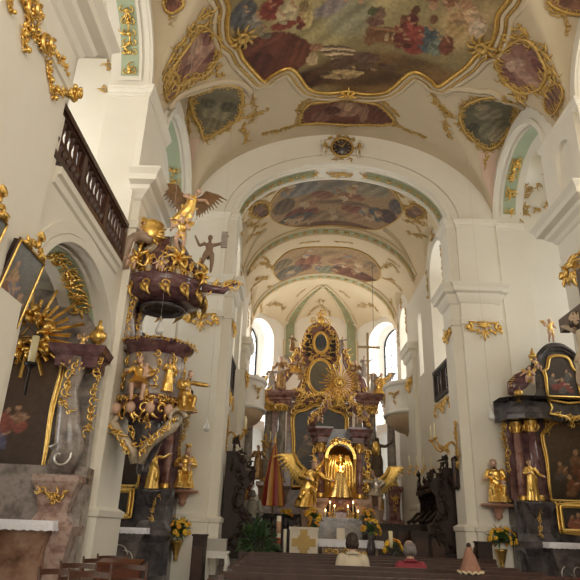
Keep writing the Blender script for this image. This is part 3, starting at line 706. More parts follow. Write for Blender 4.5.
# --- cartouches
def cartouche(name, label, px, base, blobs, fcol=STUCCO, step=.022, orn=(), fr=.035, osz=.18, group=None, cat='ceiling painting'):
    P = plan(px); c = V((sum(p[0] for p in P)/len(P), sum(p[1] for p in P)/len(P))); t = thing(name, label, cat, cf(c.x, c.y))
    rr = random.Random(len(label)*7+int(px[0][0]))
    mb = paint_patch(smooth_poly(P, 3), lambda u, v, h=0: cf(u, v, h)-t.location, painter(lambda u, v: sc(*base), [B(*b) for b in blobs]), step, .02); mb.build('painting', PT, t)
    f = MB(); Q = smooth_poly(P, 3); Q.append(Q[0]); f.tube([cf(x, y, .03) for x, y in Q], fr, 6)
    for i in range(0, len(P)):
        a, b = P[i], P[(i+1) % len(P)]; L = (V(b)-V(a)).length
        ext = lambda p, k: (c.x+(p[0]-c.x)*k, c.y+(p[1]-c.y)*k); rocaille(f, FC, [a, b], osz, rr, 0, 1.3); rocaille(f, FC, [ext(a, 1.1), ext(b, 1.1)], osz*.9, rr, 0, .9)
    for line in orn: rocaille(f, FC, plan(line), osz*1.2, rr, 0, 1.6)
    sub(f.build('gilded_frame', fcol, t), t); return t
cartouche('ceiling_cartouche', 'grey painted cartouche in gold scrolls on the left vault above the pulpit', [(191, 95), (210, 88), (238, 86), (242, 100), (238, 118), (224, 128), (205, 138), (200, 126), (193, 112)], (118, 112, 88), [(216, 110, 16, 12, (136, 130, 104)), (208, 102, 8, 6, (96, 92, 76)), (228, 106, 9, 6, (90, 86, 70)), (214, 124, 10, 8, (128, 118, 84))], orn=[[(196, 100), (188, 112), (188, 140)], [(238, 118), (262, 112)], [(244, 122), (248, 140)]])
cartouche('ceiling_cartouche', 'grey green painted cartouche in gold scrolls on the right vault beside the lunette', [(462, 108), (480, 98), (505, 100), (519, 106), (512, 125), (500, 142), (488, 148), (474, 140), (462, 126)], (104, 104, 86), [(488, 112, 16, 8, (132, 126, 108)), (492, 128, 14, 12, (122, 120, 100)), (496, 134, 8, 8, (150, 142, 122)), (472, 130, 8, 10, (84, 86, 74)), (482, 106, 8, 4, (150, 140, 118))], orn=[[(455, 118), (440, 108), (432, 96)], [(446, 124), (450, 136)], [(520, 118), (512, 138), (504, 148)], [(488, 152), (486, 166)]])
pk = [(170, 55, 58, (0, 0, 0))]
cartouche('ceiling_cartouche', 'pink cartouche with white figures in gold scrolls left of the great fresco', [(170, 72), (178, 58), (190, 42), (198, 25), (210, 30), (220, 42), (216, 60), (204, 74), (190, 78), (176, 84)], (158, 106, 92), [(200, 52, 14, 9, (184, 140, 126), -.5), (208, 38, 8, 7, (140, 86, 84)), (190, 66, 10, 8, (176, 130, 116), .4), (212, 56, 9, 5, (126, 72, 66)), (196, 44, 6, 10, (190, 150, 134)), (183, 72, 7, 5, (138, 88, 78))], orn=[[(168, 88), (166, 70), (180, 48), (190, 28)], [(196, 20), (206, 10), (220, 18)], [(198, 80), (212, 70), (222, 74)], [(176, 90), (190, 84)]], osz=.22)
cartouche('ceiling_cartouche', 'small trellis patterned pink cartouche below the pink figures on the left vault', [(166, 78), (172, 70), (178, 78), (176, 92), (168, 100), (164, 90)], (150, 108, 92), [(170+3*(i % 2), 76+4*i, 3, 1.4, (104, 70, 60)) for i in range(5)], osz=.09, step=.025, fr=.025)
cartouche('ceiling_cartouche', 'pink cartouche with white figures in gold scrolls right of the great fresco', [(497, 58), (508, 46), (522, 38), (534, 44), (542, 58), (548, 72), (540, 88), (522, 92), (508, 84), (500, 72)], (158, 108, 98), [(516, 64, 6, 12, (196, 160, 146), .4), (524, 74, 9, 7, (182, 138, 128)), (534, 82, 8, 6, (190, 150, 136)), (508, 74, 8, 6, (140, 88, 86)), (528, 50, 10, 6, (146, 94, 92)), (538, 66, 6, 6, (128, 72, 72)), (506, 56, 6, 5, (176, 128, 118))], orn=[[(500, 44), (512, 32), (520, 24), (530, 32)], [(542, 44), (552, 60), (552, 78)], [(500, 78), (512, 92), (528, 96)]], osz=.22)
cartouche('ceiling_cartouche', 'small trellis patterned pink cartouche at the right edge of the vault', [(548, 88), (558, 82), (564, 92), (560, 106), (552, 114), (545, 106)], (150, 108, 96), [(552+3*(i % 2), 90+4*i, 3.4, 1.4, (106, 70, 62)) for i in range(5)], osz=.09, step=.025, fr=.025)
cartouche('ceiling_cartouche', 'dark red cartouche with a pale figure between the great fresco and the clock', [(302, 112), (310, 103), (328, 101), (345, 98), (362, 101), (378, 104), (388, 112), (394, 122), (380, 124), (345, 124), (316, 122), (300, 123)], (120, 70, 60), [(346, 108, 16, 9, (158, 116, 96)), (348, 106, 5, 5, (186, 150, 120)), (322, 116, 12, 6, (136, 92, 80)), (376, 114, 10, 7, (112, 62, 54)), (364, 113, 5, 9, (150, 110, 92)), (332, 110, 9, 4, (100, 54, 48))], orn=[[(394, 124), (410, 130), (428, 138)], [(300, 124), (280, 130), (262, 134)], [(296, 110), (306, 100), (318, 97)], [(372, 98), (388, 104), (400, 116)]], osz=.12)
cartouche('ceiling_cartouche', 'dark pink stucco cartouche at the top left corner of the vault', [(164, 0), (178, -6), (184, 4), (174, 12), (166, 10)], (140, 84, 72), [(172, 2, 5, 4, (110, 64, 54))], orn=[[(168, 12), (172, 20)]], osz=.1)
cartouche('ceiling_cartouche', 'gold scroll cartouche at the top right corner of the vault', [(548, 0), (570, -8), (590, 2), (582, 14), (560, 10)], (150, 104, 84), [(566, 2, 8, 5, (116, 74, 60))], orn=[[(546, 4), (556, 12), (566, 14)], [(566, 18), (566, 34)]], osz=.13)
# pendentive fields in pink below the cartouches
for px, lb in (([(180, 140), (200, 138), (192, 160), (186, 190)], 'left'), ([(478, 150), (494, 152), (496, 180), (494, 206), (484, 176)], 'right')):
    P = plan(px); mb = paint_patch(P, FC, lambda u, v: (.56, .38, .30), .04, .012); mb.col = None
    struct(mb.build('trim_%d' % (6 if lb == 'left' else 7), PINK))
# lunette ribs: raised white mouldings where the lunettes meet the vault
def rib(n, px, r=.075):
    P = [on_ceil(*p) for p in px]; Q = smooth_poly([(p.x, p.y) for p in P], 5, False); mb = MB()
    mb.tube([cf(x, y, .02) for x, y in Q], r, 6); mb.tube([cf(x, y+.15, .01) for x, y in Q], r*.6, 6); struct(mb.build('trim_%d' % n, VAULT))
rib(8, [(168, 108), (178, 96), (200, 86), (226, 81), (243, 84), (250, 92)]); rib(9, [(446, 92), (456, 88), (478, 90), (500, 96), (524, 106), (538, 120)])
# gold leaf sprays on the plain vault
def vault_spray(lines, label, size=.14, seed=1):
    return orn_set('stucco_ornament', label, FC, [plan(L) for L in lines], size*1.4, seed, 1.3, host='ceiling_nave')
vault_spray([[(250, 92), (256, 108), (250, 124)], [(262, 112), (270, 106)]], 'gold leaf spray on the vault right of the left grey cartouche', .16, 2)
vault_spray([[(190, 150), (190, 166)]], 'gold drop hanging below the left grey cartouche', .08, 3)
vault_spray([[(438, 100), (428, 90)], [(444, 104), (446, 130)]], 'gold leaf spray on the vault left of the right grey cartouche', .15, 4)
vault_spray([[(176, 16), (170, 26)]], 'tiny gold drop under the top left cartouche', .07, 5)
# --- chancel vault: two frescoes
def chan_fresco(label, px, blobs, base, seed):
    P = plan(px); c = V((sum(p[0] for p in P)/len(P), sum(p[1] for p in P)/len(P))); t = thing('ceiling_fresco', label, 'ceiling painting', cf(c.x, c.y))
    fx, fy = [p[0] for p in P], [p[1] for p in P]; more = [b for b in figures_blobs(random.Random(seed), 15, (min(fx)+.5, max(fx)-.5, min(fy)+.4, max(fy)-.3), .36, [(.26, .13, .07), (.17, .17, .15), (.36, .26, .14), (.22, .12, .06), (.40, .31, .19), (.30, .22, .12)])]
    mb = paint_patch(smooth_poly(P, 3), lambda u, v, h=0: cf(u, v, h)-t.location, painter(lambda u, v: sc(*base), [B(*b) for b in blobs]+more, seed), .028, .02); mb.build('painting', PT, t)
    sub(ceil_frame(t, P, [(.02, .02, .025, 0)], [STUCCO]), t); return t
chan_fresco('wide oval ceiling painting of clouds and figures just inside the chancel arch', [(270, 208), (276, 195), (290, 184), (308, 178), (342, 175), (372, 178), (388, 186), (398, 198), (402, 211), (392, 222), (374, 229), (345, 225), (305, 226), (284, 224), (272, 218)],
  [(340, 186, 50, 9, (132, 128, 122), 0, .8), (300, 188, 20, 8, (126, 130, 134)), (372, 188, 18, 8, (142, 136, 116)), (330, 196, 34, 6, (158, 124, 84)), (322, 194, 12, 4, (140, 92, 66), .4), (352, 196, 14, 4, (150, 100, 70)), (302, 212, 18, 6, (132, 70, 54)), (284, 206, 10, 8, (110, 92, 70)), (296, 218, 20, 5, (90, 92, 90)), (330, 215, 20, 6, (150, 122, 90)), (358, 216, 16, 5, (168, 132, 100)), (352, 208, 12, 4, (142, 84, 62)), (376, 214, 8, 8, (82, 92, 110)), (388, 216, 8, 8, (86, 62, 60)), (396, 206, 6, 8, (96, 88, 92)), (340, 223, 50, 3, (118, 76, 44), 0, .5), (312, 204, 8, 4, (160, 120, 80)), (345, 202, 30, 2.4, (128, 100, 72))], (172, 140, 98), 1)
chan_fresco('second ceiling painting of the chancel with figures on clouds before the apse', [(274, 266), (280, 258), (292, 250), (325, 247), (354, 249), (372, 258), (380, 270), (376, 280), (352, 281), (325, 278), (300, 280), (284, 281), (275, 275)],
  [(326, 255, 40, 6, (160, 130, 88), 0, .7), (308, 260, 14, 5, (146, 88, 58), -.4), (300, 268, 12, 4, (120, 80, 62)), (288, 272, 12, 6, (112, 106, 96)), (326, 269, 10, 4, (130, 136, 112)), (318, 267, 3, 3, (92, 108, 128)), (336, 267, 3, 3, (92, 108, 128)), (350, 272, 18, 5, (122, 72, 42)), (364, 276, 12, 4, (110, 62, 40)), (344, 262, 16, 4, (156, 116, 78)), (282, 264, 8, 5, (126, 112, 82)), (370, 266, 6, 6, (150, 124, 88)), (300, 278, 18, 2, (120, 118, 104))], (176, 144, 98), 2)
# ribs of the chancel vault with a green band and gold rosettes
def vrib(n, Y, w, half=1.0):
    mb = MB(); N = 48
    ring = lambda dy, h: [cf(AX-HC*.985*math.cos(PI*i/N), Y+dy, h) for i in range(N+1)]
    def strip(d0, d1, h, mi):
        a, b = ring(d0, h), ring(d1, h); mb.add(a+b, [(i, i+1, N+2+i, N+1+i) for i in range(N)], mi)
    strip(-w, w, .035, 0)
    for s in (-1, 1): mb.tube(ring(s*w, .03), .035, 6, 0); mb.tube(ring(s*w*.62, .04), .025, 5, 0)
    strip(-w*.5, w*.5, .05, 1)
    for i in range(3, N-2, 2):
        x = AX-HC*.985*math.cos(PI*i/N); F = ceil_fn(x, Y); mb.ball(F(0, 0, .06), .05, 2, 6)
        for a in (0, PI/2, PI, 3*PI/2): leaf(mb, F, (0, 0), a+.4, .13, .025, 2, .3, .06)
    F = ceil_fn(AX, Y); rocaille(mb, F, [(-.5, 0), (.5, 0)], .22, R0, 2)
    struct(mb.build('trim_%d' % n, [CVAULT, GREEN2, STUCCO]))
vrib(10, 19.6, .3); vrib(11, 23.9, .28)
# soffit of the chancel arch: green band with gold
mb = MB(); N = 48
def sof(i, y, off): a = PI*i/N; return V((AX-(3.05-off)*math.cos(a), y, ZI+(1.9-off)*math.sin(a)))
def sstrip(y0, y1, off, mi, i0=0, i1=N):
    a = [sof(i, y0, off) for i in range(i0, i1+1)]; b = [sof(i, y1, off) for i in range(i0, i1+1)]; k = len(a); mb.add(a+b, [(i, i+1, k+i+1, k+i) for i in range(k-1)], mi)
for y in (YC+.12, YC+.68): mb.tube([sof(i, y, .01) for i in range(N+1)], .035, 6, 0)
sstrip(YC+.22, YC+.58, .015, 1, 3, N//2-4); sstrip(YC+.22, YC+.58, .015, 1, N//2+4, N-3)
for i in range(4, N-3):
    if abs(i-N//2) < 4: continue
    p = sof(i, YC+.4, .02); mb.ball(p, .035, 2, 6)
    t = (sof(i+1, 0, 0)-sof(i-1, 0, 0)).normalized(); F = frame_fn(p, t, (V((AX, p.y, ZI))-p).normalized(), (0, 1, 0))
    if i % 2 == 0:
        for a in range(4): leaf(mb, F, (0, 0), a*PI/2+.4, .14, .026, 2, .4, .04)
F = frame_fn(sof(N//2, YC+.4, .02), (1, 0, 0), (0, 0, -1), (0, 1, 0)); rocaille(mb, F, [(-.35, 0), (.35, 0)], .26, R0, 2, 1.5); rocaille(mb, F, [(-.9, 0), (-.5, 0)], .2, R0, 2); rocaille(mb, F, [(.5, 0), (.9, 0)], .2, R0, 2)
struct(mb.build('trim_12', [PLASTER, GREEN2, STUCCO]))
# apse ribs running up to the crown
for n, (ex, ey) in ((13, (-1.45, 26.72)), (14, (1.45, 26.72))):
    mb = MB(); N = 24; c0 = V((AX, 24.9)); c1 = V((AX+ex, ey)); d = (c1-c0).normalized(); s_ = V((d.y, -d.x))
    L = [c0.lerp(c1, 1-(1-i/N)**1.6) for i in range(N+1)]
    def line(o, h): return [cf(*(p+s_*o*(.35+.65*i/N)), h) for i, p in enumerate(L)]
    a, b = line(-.2, .04), line(.2, .04); mb.add(a+b, [(i, i+1, N+2+i, N+1+i) for i in range(N)], 1)
    for o in (-.26, .26): mb.tube(line(o, .03), .05, 6, 0)
    for i in range(2, N, 2): mb.ball(cf(L[i].x, L[i].y, .06), .045, 2, 6)
    x = AX+ex; mb.bx(x-.2, x+.2, 26.68, 26.76, 8.6, L and cf(*L[-1], 0).z, 1); mb.bx(x-.3, x-.2, 26.66, 26.76, 8.6, 9.6, 0); mb.bx(x+.2, x+.3, 26.66, 26.76, 8.6, 9.6, 0); mb.bx(x-.36, x+.36, 26.62, 26.76, 8.45, 8.62, 0)
    struct(mb.build('trim_%d' % n, [CVAULT, GREEN2, STUCCO]))
rib(15, [(384, 228), (398, 240), (408, 256), (414, 272)], .04); rib(16, [(266, 228), (256, 238), (248, 254), (243, 270)], .04)
# gold stucco flanking the chancel frescoes
def cstucco(label, lines, size, seed):
    return orn_set('stucco_ornament', label, FC, [plan(L) for L in lines], size*1.25, seed, 1.5, host='ceiling_chancel')
cstucco('gold scrollwork around a small brown field left of the first chancel fresco', [[(244, 210), (262, 202), (272, 212)], [(246, 222), (258, 226), (268, 222)], [(250, 236), (262, 232)], [(264, 196), (276, 190)]], .17, 11)
cstucco('gold scrollwork around a small brown field right of the first chancel fresco', [[(402, 208), (416, 202), (432, 212)], [(404, 220), (420, 222), (428, 226)], [(408, 232), (424, 234)], [(392, 190), (404, 196)]], .17, 12)
cstucco('gold scrollwork left of the second chancel fresco', [[(252, 268), (262, 262), (274, 268)], [(256, 278), (268, 278)], [(268, 286), (276, 290)]], .17, 13)
cstucco('gold scrollwork right of the second chancel fresco', [[(380, 268), (392, 264), (400, 272)], [(384, 278), (394, 280)], [(376, 290), (384, 296)]], .17, 14)
cstucco('gold ornament on the apse vault left above the window', [[(266, 306), (278, 304), (284, 310)]], .17, 15)
cstucco('gold ornament on the apse vault right above the window', [[(358, 306), (370, 304), (378, 310)]], .17, 16)
cstucco('gold ornament on the apse vault above the high altar', [[(308, 314), (320, 304), (332, 314)], [(316, 300), (326, 300)]], .16, 17)
cstucco('gold leaf chain along the lower edge of the first chancel fresco', [[(300, 232), (322, 229), (350, 230)]], .12, 18)
cartouche('ceiling_cartouche', 'small brown violet field in gold scrolls at the left end of the first chancel fresco', [(250, 208), (258, 201), (268, 203), (268, 213), (260, 218), (252, 215)], (112, 78, 62), [(260, 209, 6, 4, (136, 98, 80))], osz=.13, fr=.022)
cartouche('ceiling_cartouche', 'small brown violet field in gold scrolls at the right end of the first chancel fresco', [(406, 208), (414, 204), (424, 208), (426, 216), (416, 219), (407, 216)], (116, 80, 62), [(416, 211, 6, 4, (140, 100, 80))], osz=.13, fr=.022)
cstucco('fine gold scrolls between the chancel arch and the first chancel fresco', [[(258, 196), (272, 186), (286, 180)], [(396, 182), (410, 192), (420, 200)], [(300, 173), (322, 170)], [(362, 170), (380, 174)], [(246, 204), (244, 216)], [(430, 204), (434, 216)]], .1, 21)
cstucco('fine gold scrolls on the vault between the two chancel frescoes', [[(244, 244), (254, 230)], [(428, 238), (418, 226)], [(264, 246), (284, 240)], [(372, 240), (392, 248)], [(262, 256), (270, 262)], [(388, 258), (400, 266)], [(300, 243), (320, 241)], [(334, 241), (354, 243)]], .1, 22)
cstucco('fine gold scrolls on the vault between the second fresco and the apse', [[(250, 290), (262, 280)], [(402, 290), (392, 282)], [(296, 296), (306, 288)], [(340, 290), (350, 298)], [(258, 300), (262, 312)], [(392, 300), (390, 314)]], .1, 23)
# gold leaf tips on the green soffits of the side arches, and gold scrolls on the walls behind them
def soff_orn(label, X, s, c, R, zs, rise, angs, seed):
    rr = random.Random(seed); t_ = thing('stucco_ornament', label, 'stucco ornament', (X+s*.4, c, zs+rise-.1))
    for a, k in angs:
        mb = MB()
        p = V((X+s*.4, c+(R-.06)*math.cos(a), zs+(rise-.06)*math.sin(a))); t = V((0, -R*math.sin(a), rise*math.cos(a))).normalized()
        F = frame_fn(p, t, (V((X+s*.4, c, zs))-p).normalized(), (1, 0, 0)); mb.ball(F(0, 0, .02), .05, 0, 6)
        for j in range(k): leaf(mb, F, (0, 0), rr.uniform(0, 6.28), rr.uniform(.16, .24), .03, 0, .6, .04)
        for j in (-1, 1): scroll(mb, F, (0, j*.08), .07, 0, j*5, .022)
        o = mb.build('blossom', GOLD, t_); o.location = -V(t_.location)
    return t_
soff_orn('gold leaf garland on the green soffit of the chapel arch left of the pulpit', XL, -1, 8.11, 1.61, 3.85, 1.22, [(.28, 3), (.72, 5), (.84, 6), (.96, 6), (1.08, 6), (1.2, 6), (1.32, 5), (1.5, 5), (1.7, 5)], 1)
soff_orn('gold blossoms in a string on the green soffit of the gallery arch at top left', XL, -1, 8.11, 1.61, ZI, 1.55, [(.25, 2), (.52, 2), (.64, 2), (.76, 2), (.9, 3), (1.05, 3)], 2)
soff_orn('gold leaf sprig on the green soffit of the arch behind the pulpit canopy', XL, -1, 13.19, 1.78, ZI, 1.66, [(.28, 3), (.45, 3), (.6, 3), (.8, 4)], 3)
soff_orn('gold leaf sprigs on the green soffit of the tall arch on the right', XR, 1, 13.19, 1.78, ZI, 1.66, [(.24, 3), (.52, 4), (.6, 4), (.85, 5), (.95, 5), (1.05, 5), (1.15, 5)], 4)
def wall_orn(name, label, fn, lines, size, seed, m=STUCCO, cat='stucco ornament'):
    return orn_set(name, label, fn, lines, size, seed, 1.0, m, cat)
# ================================================================== things fixed to walls and pillars
RW = random.Random(21)
CAPGRP = 'gilded pilaster capitals'
def capital(label, o, u, n, w=.95, m=GOLD, big=1.0, seed=1):
    """gilded stucco capital: shell in the middle, scrolls at both sides, pendant; o = centre of the face, u along it, n out of it"""
    rr = random.Random(seed); t = thing('gilded_capital', label, 'capital', o, 0, CAPGRP); F = frame_fn((0, 0, 0), u, n); h = w*.5; s_ = w/.95
    mb = MB()
    for k in range(7): leaf(mb, F, (0, -.02*s_), PI/2+(k-3)*.38, .2*s_, .04*s_, 0, (k-3)*.1, .06*s_)
    mb.ball(F(0, .0, .05*s_), .06*s_, 0, 8); mb.build('shell', m, t)
    for s in (-1, 1):
        mb = MB(); scroll(mb, F, (s*(h-.1*s_), .0), .11*s_, PI/2, s*5.2, .06*s_, tail=(s*.1*s_, .12*s_)); scroll(mb, F, (s*(h-.07*s_), -.02*s_), .05*s_, PI/2, s*4, .06*s_, hgt=1.8); mb.build('volute', m, t)
        mb = MB()
        for k in range(4):
            x = s*(.1+.085*k)*s_; y = (-.05-.06*math.sin(k))*s_; spray(mb, F, (x, y), PI/2*(1-s)+s*rr.uniform(-.9, .6), .16*s_, .035*s_, rr, 0, 2)
        mb.build('leaf_spray', m, t)
    mb = MB()
    for k in range(5): leaf(mb, F, (0, -.08*s_), -PI/2+(k-2)*.35, .3*s_-abs(k-2)*.06*s_, .035*s_, 0, (k-2)*.15, .05*s_)
    mb.ball(F(0, -.3*s_, .03*s_), .035*s_, 0, 6); mb.build('pendant_leaf', m, t); return t
ux, uy = V((1, 0, 0)), V((0, 1, 0)); nf = V((0, -1, 0))
capital('gilded capital with spread leaf wings on the front of the right chancel pillar', (4.97, YC-.25, 6.42), ux, nf, 1.0)
capital('gilded capital on the front of the left chancel pillar under the pulpit canopy', (-2.47, YC-.25, 6.42), ux, nf, 1.0)
capital('gilded capital on the inner side of the right chancel pillar above the small balustrade', (4.18, YC+.35, 6.38), uy, (-1, 0, 0), .75)
capital('gilded capital on the inner side of the left chancel pillar', (-1.68, YC+.35, 6.38), uy, (1, 0, 0), .75)
capital('gilded capital on the second choir pillar above the right white balcony', (AX+2.94, 20.8, 6.3), uy, (-1, 0, 0), 1.0)
capital('gilded capital on the second choir pillar above the left white balcony', (AX-2.94, 20.8, 6.3), uy, (1, 0, 0), 1.0)
capital('gilded capital on the near right pillar at the right edge above the crucifix', (XR-.14, 10.6, 6.35), uy, (-1, 0, 0), 1.25)
t = thing('gilded_capital', 'large gilded capital of scrolls on the near left pillar at the top left corner', 'capital', (XL+.14, 5.2, 6.4), 0, CAPGRP); F_ = frame_fn((0, 0, 0), uy, (1, 0, 0)); rr = random.Random(3)
def cpx(*pp): return [(atX(x, y, XL+.16).y-5.2, atX(x, y, XL+.16).z-6.4) for x, y in pp]
for pp, nm, sz in ((((22, 0), (30, 14), (24, 34), (26, 50)), 'leaf_spray', .17), (((8, 0), (12, 12)), 'leaf_spray', .12), (((34, 2), (40, 16), (36, 30)), 'leaf_spray', .14), (((30, 30), (42, 44), (56, 56), (64, 66)), 'festoon', .16), (((48, 62), (50, 80), (54, 98)), 'leaf_spray', .15), (((62, 58), (66, 74)), 'leaf_spray', .12), (((56, 90), (70, 96)), 'leaf_spray', .14)):
    mb = MB(); rocaille(mb, F_, cpx(*pp), sz*.75, rr, 0, 2.6, sz*.13)
    for q in cpx(*pp): mb.ball(F_(*q, .05), sz*.22, 0, 7)
    mb.build(nm, GOLD, t)
for q, s in ((cpx((44, 46))[0], 1), (cpx((71, 93))[0], -1), (cpx((30, 12))[0], 1)):
    mb = MB(); scroll(mb, F_, q, .13, PI/2, s*6.5, .055, 0, None, 22, 1.6); scroll(mb, lambda a, b, h=0: F_(a, b, h+.09), q, .085, PI/2, s*5, .045, 0, None, 18, 1.5); mb.build('volute', GOLD, t)
capital('gilded capital on the pulpit pillar behind the pulpit canopy', (XL+.14, 10.6, 6.35), uy, (1, 0, 0), 1.2)
# ---- pictures
def picture(name, label, outline, frame_w, colour, o, u, n, up=(0, 0, 1), frame_m=GOLD, cat='painting', crest=False, back=.05, parent=None, wood=None):
    """shaped canvas with a moulded frame; outline in (u, v)"""
    F0 = frame_fn((0, 0, 0), u, n, up); P = outline
    if parent is None: t = thing(name, label, cat, o)
    else: t = bpy.data.objects.new(name, None); COL.objects.link(t); t.parent = parent; t.location = o
    mb = paint_patch(P, lambda a, b, h=0: F0(a, b, h), colour, max(.02, (max(p[0] for p in P)-min(p[0] for p in P))/44), .02); mb.build('canvas', paint_mat('oil_paint', .4), t)
    bd = MB(); bd.prism(P, F0, -back, .0); bd.build('panel_back', DWOOD, t)
    fr = MB(); Q = P+[P[0], P[1]]
    fr.tube([F0(a, b, .03) for a, b in Q], frame_w, 7, cap=False)
    c = V((sum(p[0] for p in P)/len(P), sum(p[1] for p in P)/len(P))); Q2 = [tuple(c+(V(p)-c)*(1+frame_w*1.5/((V(p)-c).length))) for p in Q]
    fr.tube([F0(a, b, .015) for a, b in Q2], frame_w*.6, 6, 1 if wood else 0, cap=False); fr.build('frame', [frame_m, wood] if wood else frame_m, t)
    if crest:
        mb = MB(); top = max(p[1] for p in P); lf = lambda a, b, h=0: F0(a*.62, b*.62+top, h*.62+.03)
        for s in (-1, 1):
            scroll(mb, lf, (s*.16, .1), .1, -PI/2, s*5, .04, tail=(s*.42, .03)); spray(mb, lf, (s*.2, .05), PI/2*(1-s), .25, .04, RW)
        mb.ball(lf(0, .16, .02), (.045, .03, .055), 1, 8)
        for k in range(5): leaf(mb, lf, (0, .24), PI/2+(k-2)*.45, .18, .035)
        mb.build('crest', [GOLD, OLDGOLD], t)
    return t
def rect(w, h, n=1): return [(-w/2, 0), (w/2, 0), (w/2, h), (-w/2, h)]
def rect_sub(w, h, k=10): return [(-w/2+w*i/k, 0) for i in range(k)]+[(w/2, h*i/k) for i in range(k)]+[(w/2-w*i/k, h) for i in range(k)]+[(-w/2, h-h*i/k) for i in range(k)]
def oil(seed, w, h, base=((.06, .045, .035), (.16, .15, .15)), n=6, cols=((.28, .1, .06), (.12, .13, .2), (.3, .2, .1), (.2, .09, .05))):
    rr = random.Random(seed)
    return painter(lambda u, v: lerp3(base[0], base[1], max(0, min(1, v/h))), figures_blobs(rr, n, (-w*.32, w*.32, h*.15, h*.55), w*.3, list(cols)), seed)
# tilted pictures on the near left pillar, over the chapel arch
def tilted(label, Y, Z, w, h, X, seed, tilt=.2):
    up = V((math.sin(tilt), 0, math.cos(tilt))); n = V((math.cos(tilt), 0, -math.sin(tilt)))
    return picture('framed_painting', label, rect_sub(w, h), .013, oil(seed, w, h, ((.07, .04, .025), (.18, .19, .19)), 9), (X, Y, Z), (0, 1, 0), n, up, wood=CHW, crest=True)
tilted('framed painting tilted forward with crowned gilded top, beside the chapel arch at left', 5.92, 3.32, .64, .8, XL+.06, 4)
tilted('second framed painting cut off by the left edge of the picture', 4.95, 3.32, .64, .8, XL+.06, 9)
picture('framed_painting', 'small dark framed picture on the chancel pillar beneath the right sconce', rect_sub(.34, .72), .02, oil(12, .3, .7), (AX+2.9, 15.42, 2.42), (0, -1, 0), (-1, 0, 0), frame_m=DWOOD)
# ---- balustrades
def balustrade(name, label, a, b, z0, z1, m=CHW, nb=None, nrm=None, posts=2):
    a, b = V(a), V(b); L = (b-a).length; t = thing(name, label, 'balustrade', (a.x, a.y, z0)); d = (b-a)/L; ang = math.atan2(d.y, d.x); h = z1-z0
    nb = nb or int(L/.2)
    mb = MB(); mb.box((L/2, 0, h-.045), (L, .2, .09)); mb.box((L/2, 0, h-.11), (L, .14, .05)); o = mb.build('handrail', m, t); o.rotation_euler.z = ang
    mb = MB(); mb.box((L/2, 0, .05), (L, .16, .1)); o = mb.build('bottom_rail', m, t); o.rotation_euler.z = ang
    for k in range(posts+1):
        mb = MB(); mb.box((L*k/posts*.98+L*.01, 0, h/2), (.13, .15, h-.1)); o = mb.build('post', m, t); o.rotation_euler.z = ang
    hh = h-.22; kk = 1 if L > 3 else .62; prof = [(.045*kk, 0), (.055*kk, .02), (.04*kk, .06), (.064*kk, hh*.28), (.072*kk, hh*.36), (.035, hh*.5), (.022, hh*.6), (.034, hh*.78), (.026, hh*.85), (.045, hh*.95), (.045, hh)]
    base = None
    for k in range(nb):
        x = L*(k+.5)/nb
        if base is None:
            mb = MB(); mb.lathe(prof, (0, 0, .1), 8); base = mb.build('baluster', m, t)
            base.location = (d.x*x, d.y*x, 0)
        else: dup(base, loc=(d.x*x, d.y*x, 0), parent=t)
    return t
balustrade('wooden_balustrade', 'long dark brown turned balustrade of the left gallery', (XL-.06, 6.2), (XL-.06, 9.72), 5.7, 6.5, mat('balustrade_wood', (.045, .018, .012), .3, noise=(.065, .027, .017), scale=8), nb=21, posts=3)
def oratory(label, lg, x, s):
    balustrade('wooden_balustrade', label, (x, 15.85), (x, 17.68), 5.0, 5.9, DWOOD, nb=6, posts=2)
    F = frame_fn((x-s*.0, 16.85, 4.85), (0, 1, 0), (-s, 0, 0)); wall_orn('stucco_ornament', lg, lambda a, b, h=0: F(a, b, h+.06), [[(-.8, .0), (0, -.12)], [(0, -.12), (.8, -.0)], [(0, -.15), (0, -.35)], [(-.85, -.05), (-.85, -.4)], [(.85, -.05), (.85, -.4)]], .2, 31, GOLD)
oratory('small dark balustrade in the oratory opening of the right chancel wall', 'gold festoon hanging under the right oratory balustrade', AX+HC+.0, 1)
oratory('small dark balustrade in the oratory opening of the left chancel wall', 'gold festoon hanging under the left oratory balustrade', AX-HC-.0, -1)
for s, lb in ((1, 'right'), (-1, 'left')):
    F = frame_fn((AX+s*(HC-.03), 16.85, 9.6), (0, 1, 0), (-s, 0, 0))
    wall_orn('stucco_ornament', 'thin gold garland around the top of the tall %s oratory arch' % lb, F, [[(-.25, .5), (.25, .5)], [(0, .75), (0, .4)], [(-.95, -.2), (-1.0, -.9)], [(-1.0, -.9), (-1.0, -1.7)], [(.98, -.2), (1.0, -1.2)]], .17, 35)
    F = frame_fn((AX+s*(HC-.03), 22.5, 9.6), (0, 1, 0), (-s, 0, 0))
    wall_orn('stucco_ornament', 'gold garland over the doorway of the %s white balcony' % lb, F, [[(-.2, .4), (.25, .4)], [(0, .6), (0, .2)], [(-.85, -.1), (-.9, -1.2)], [(.85, -.1), (.9, -1.2)]], .17, 37)
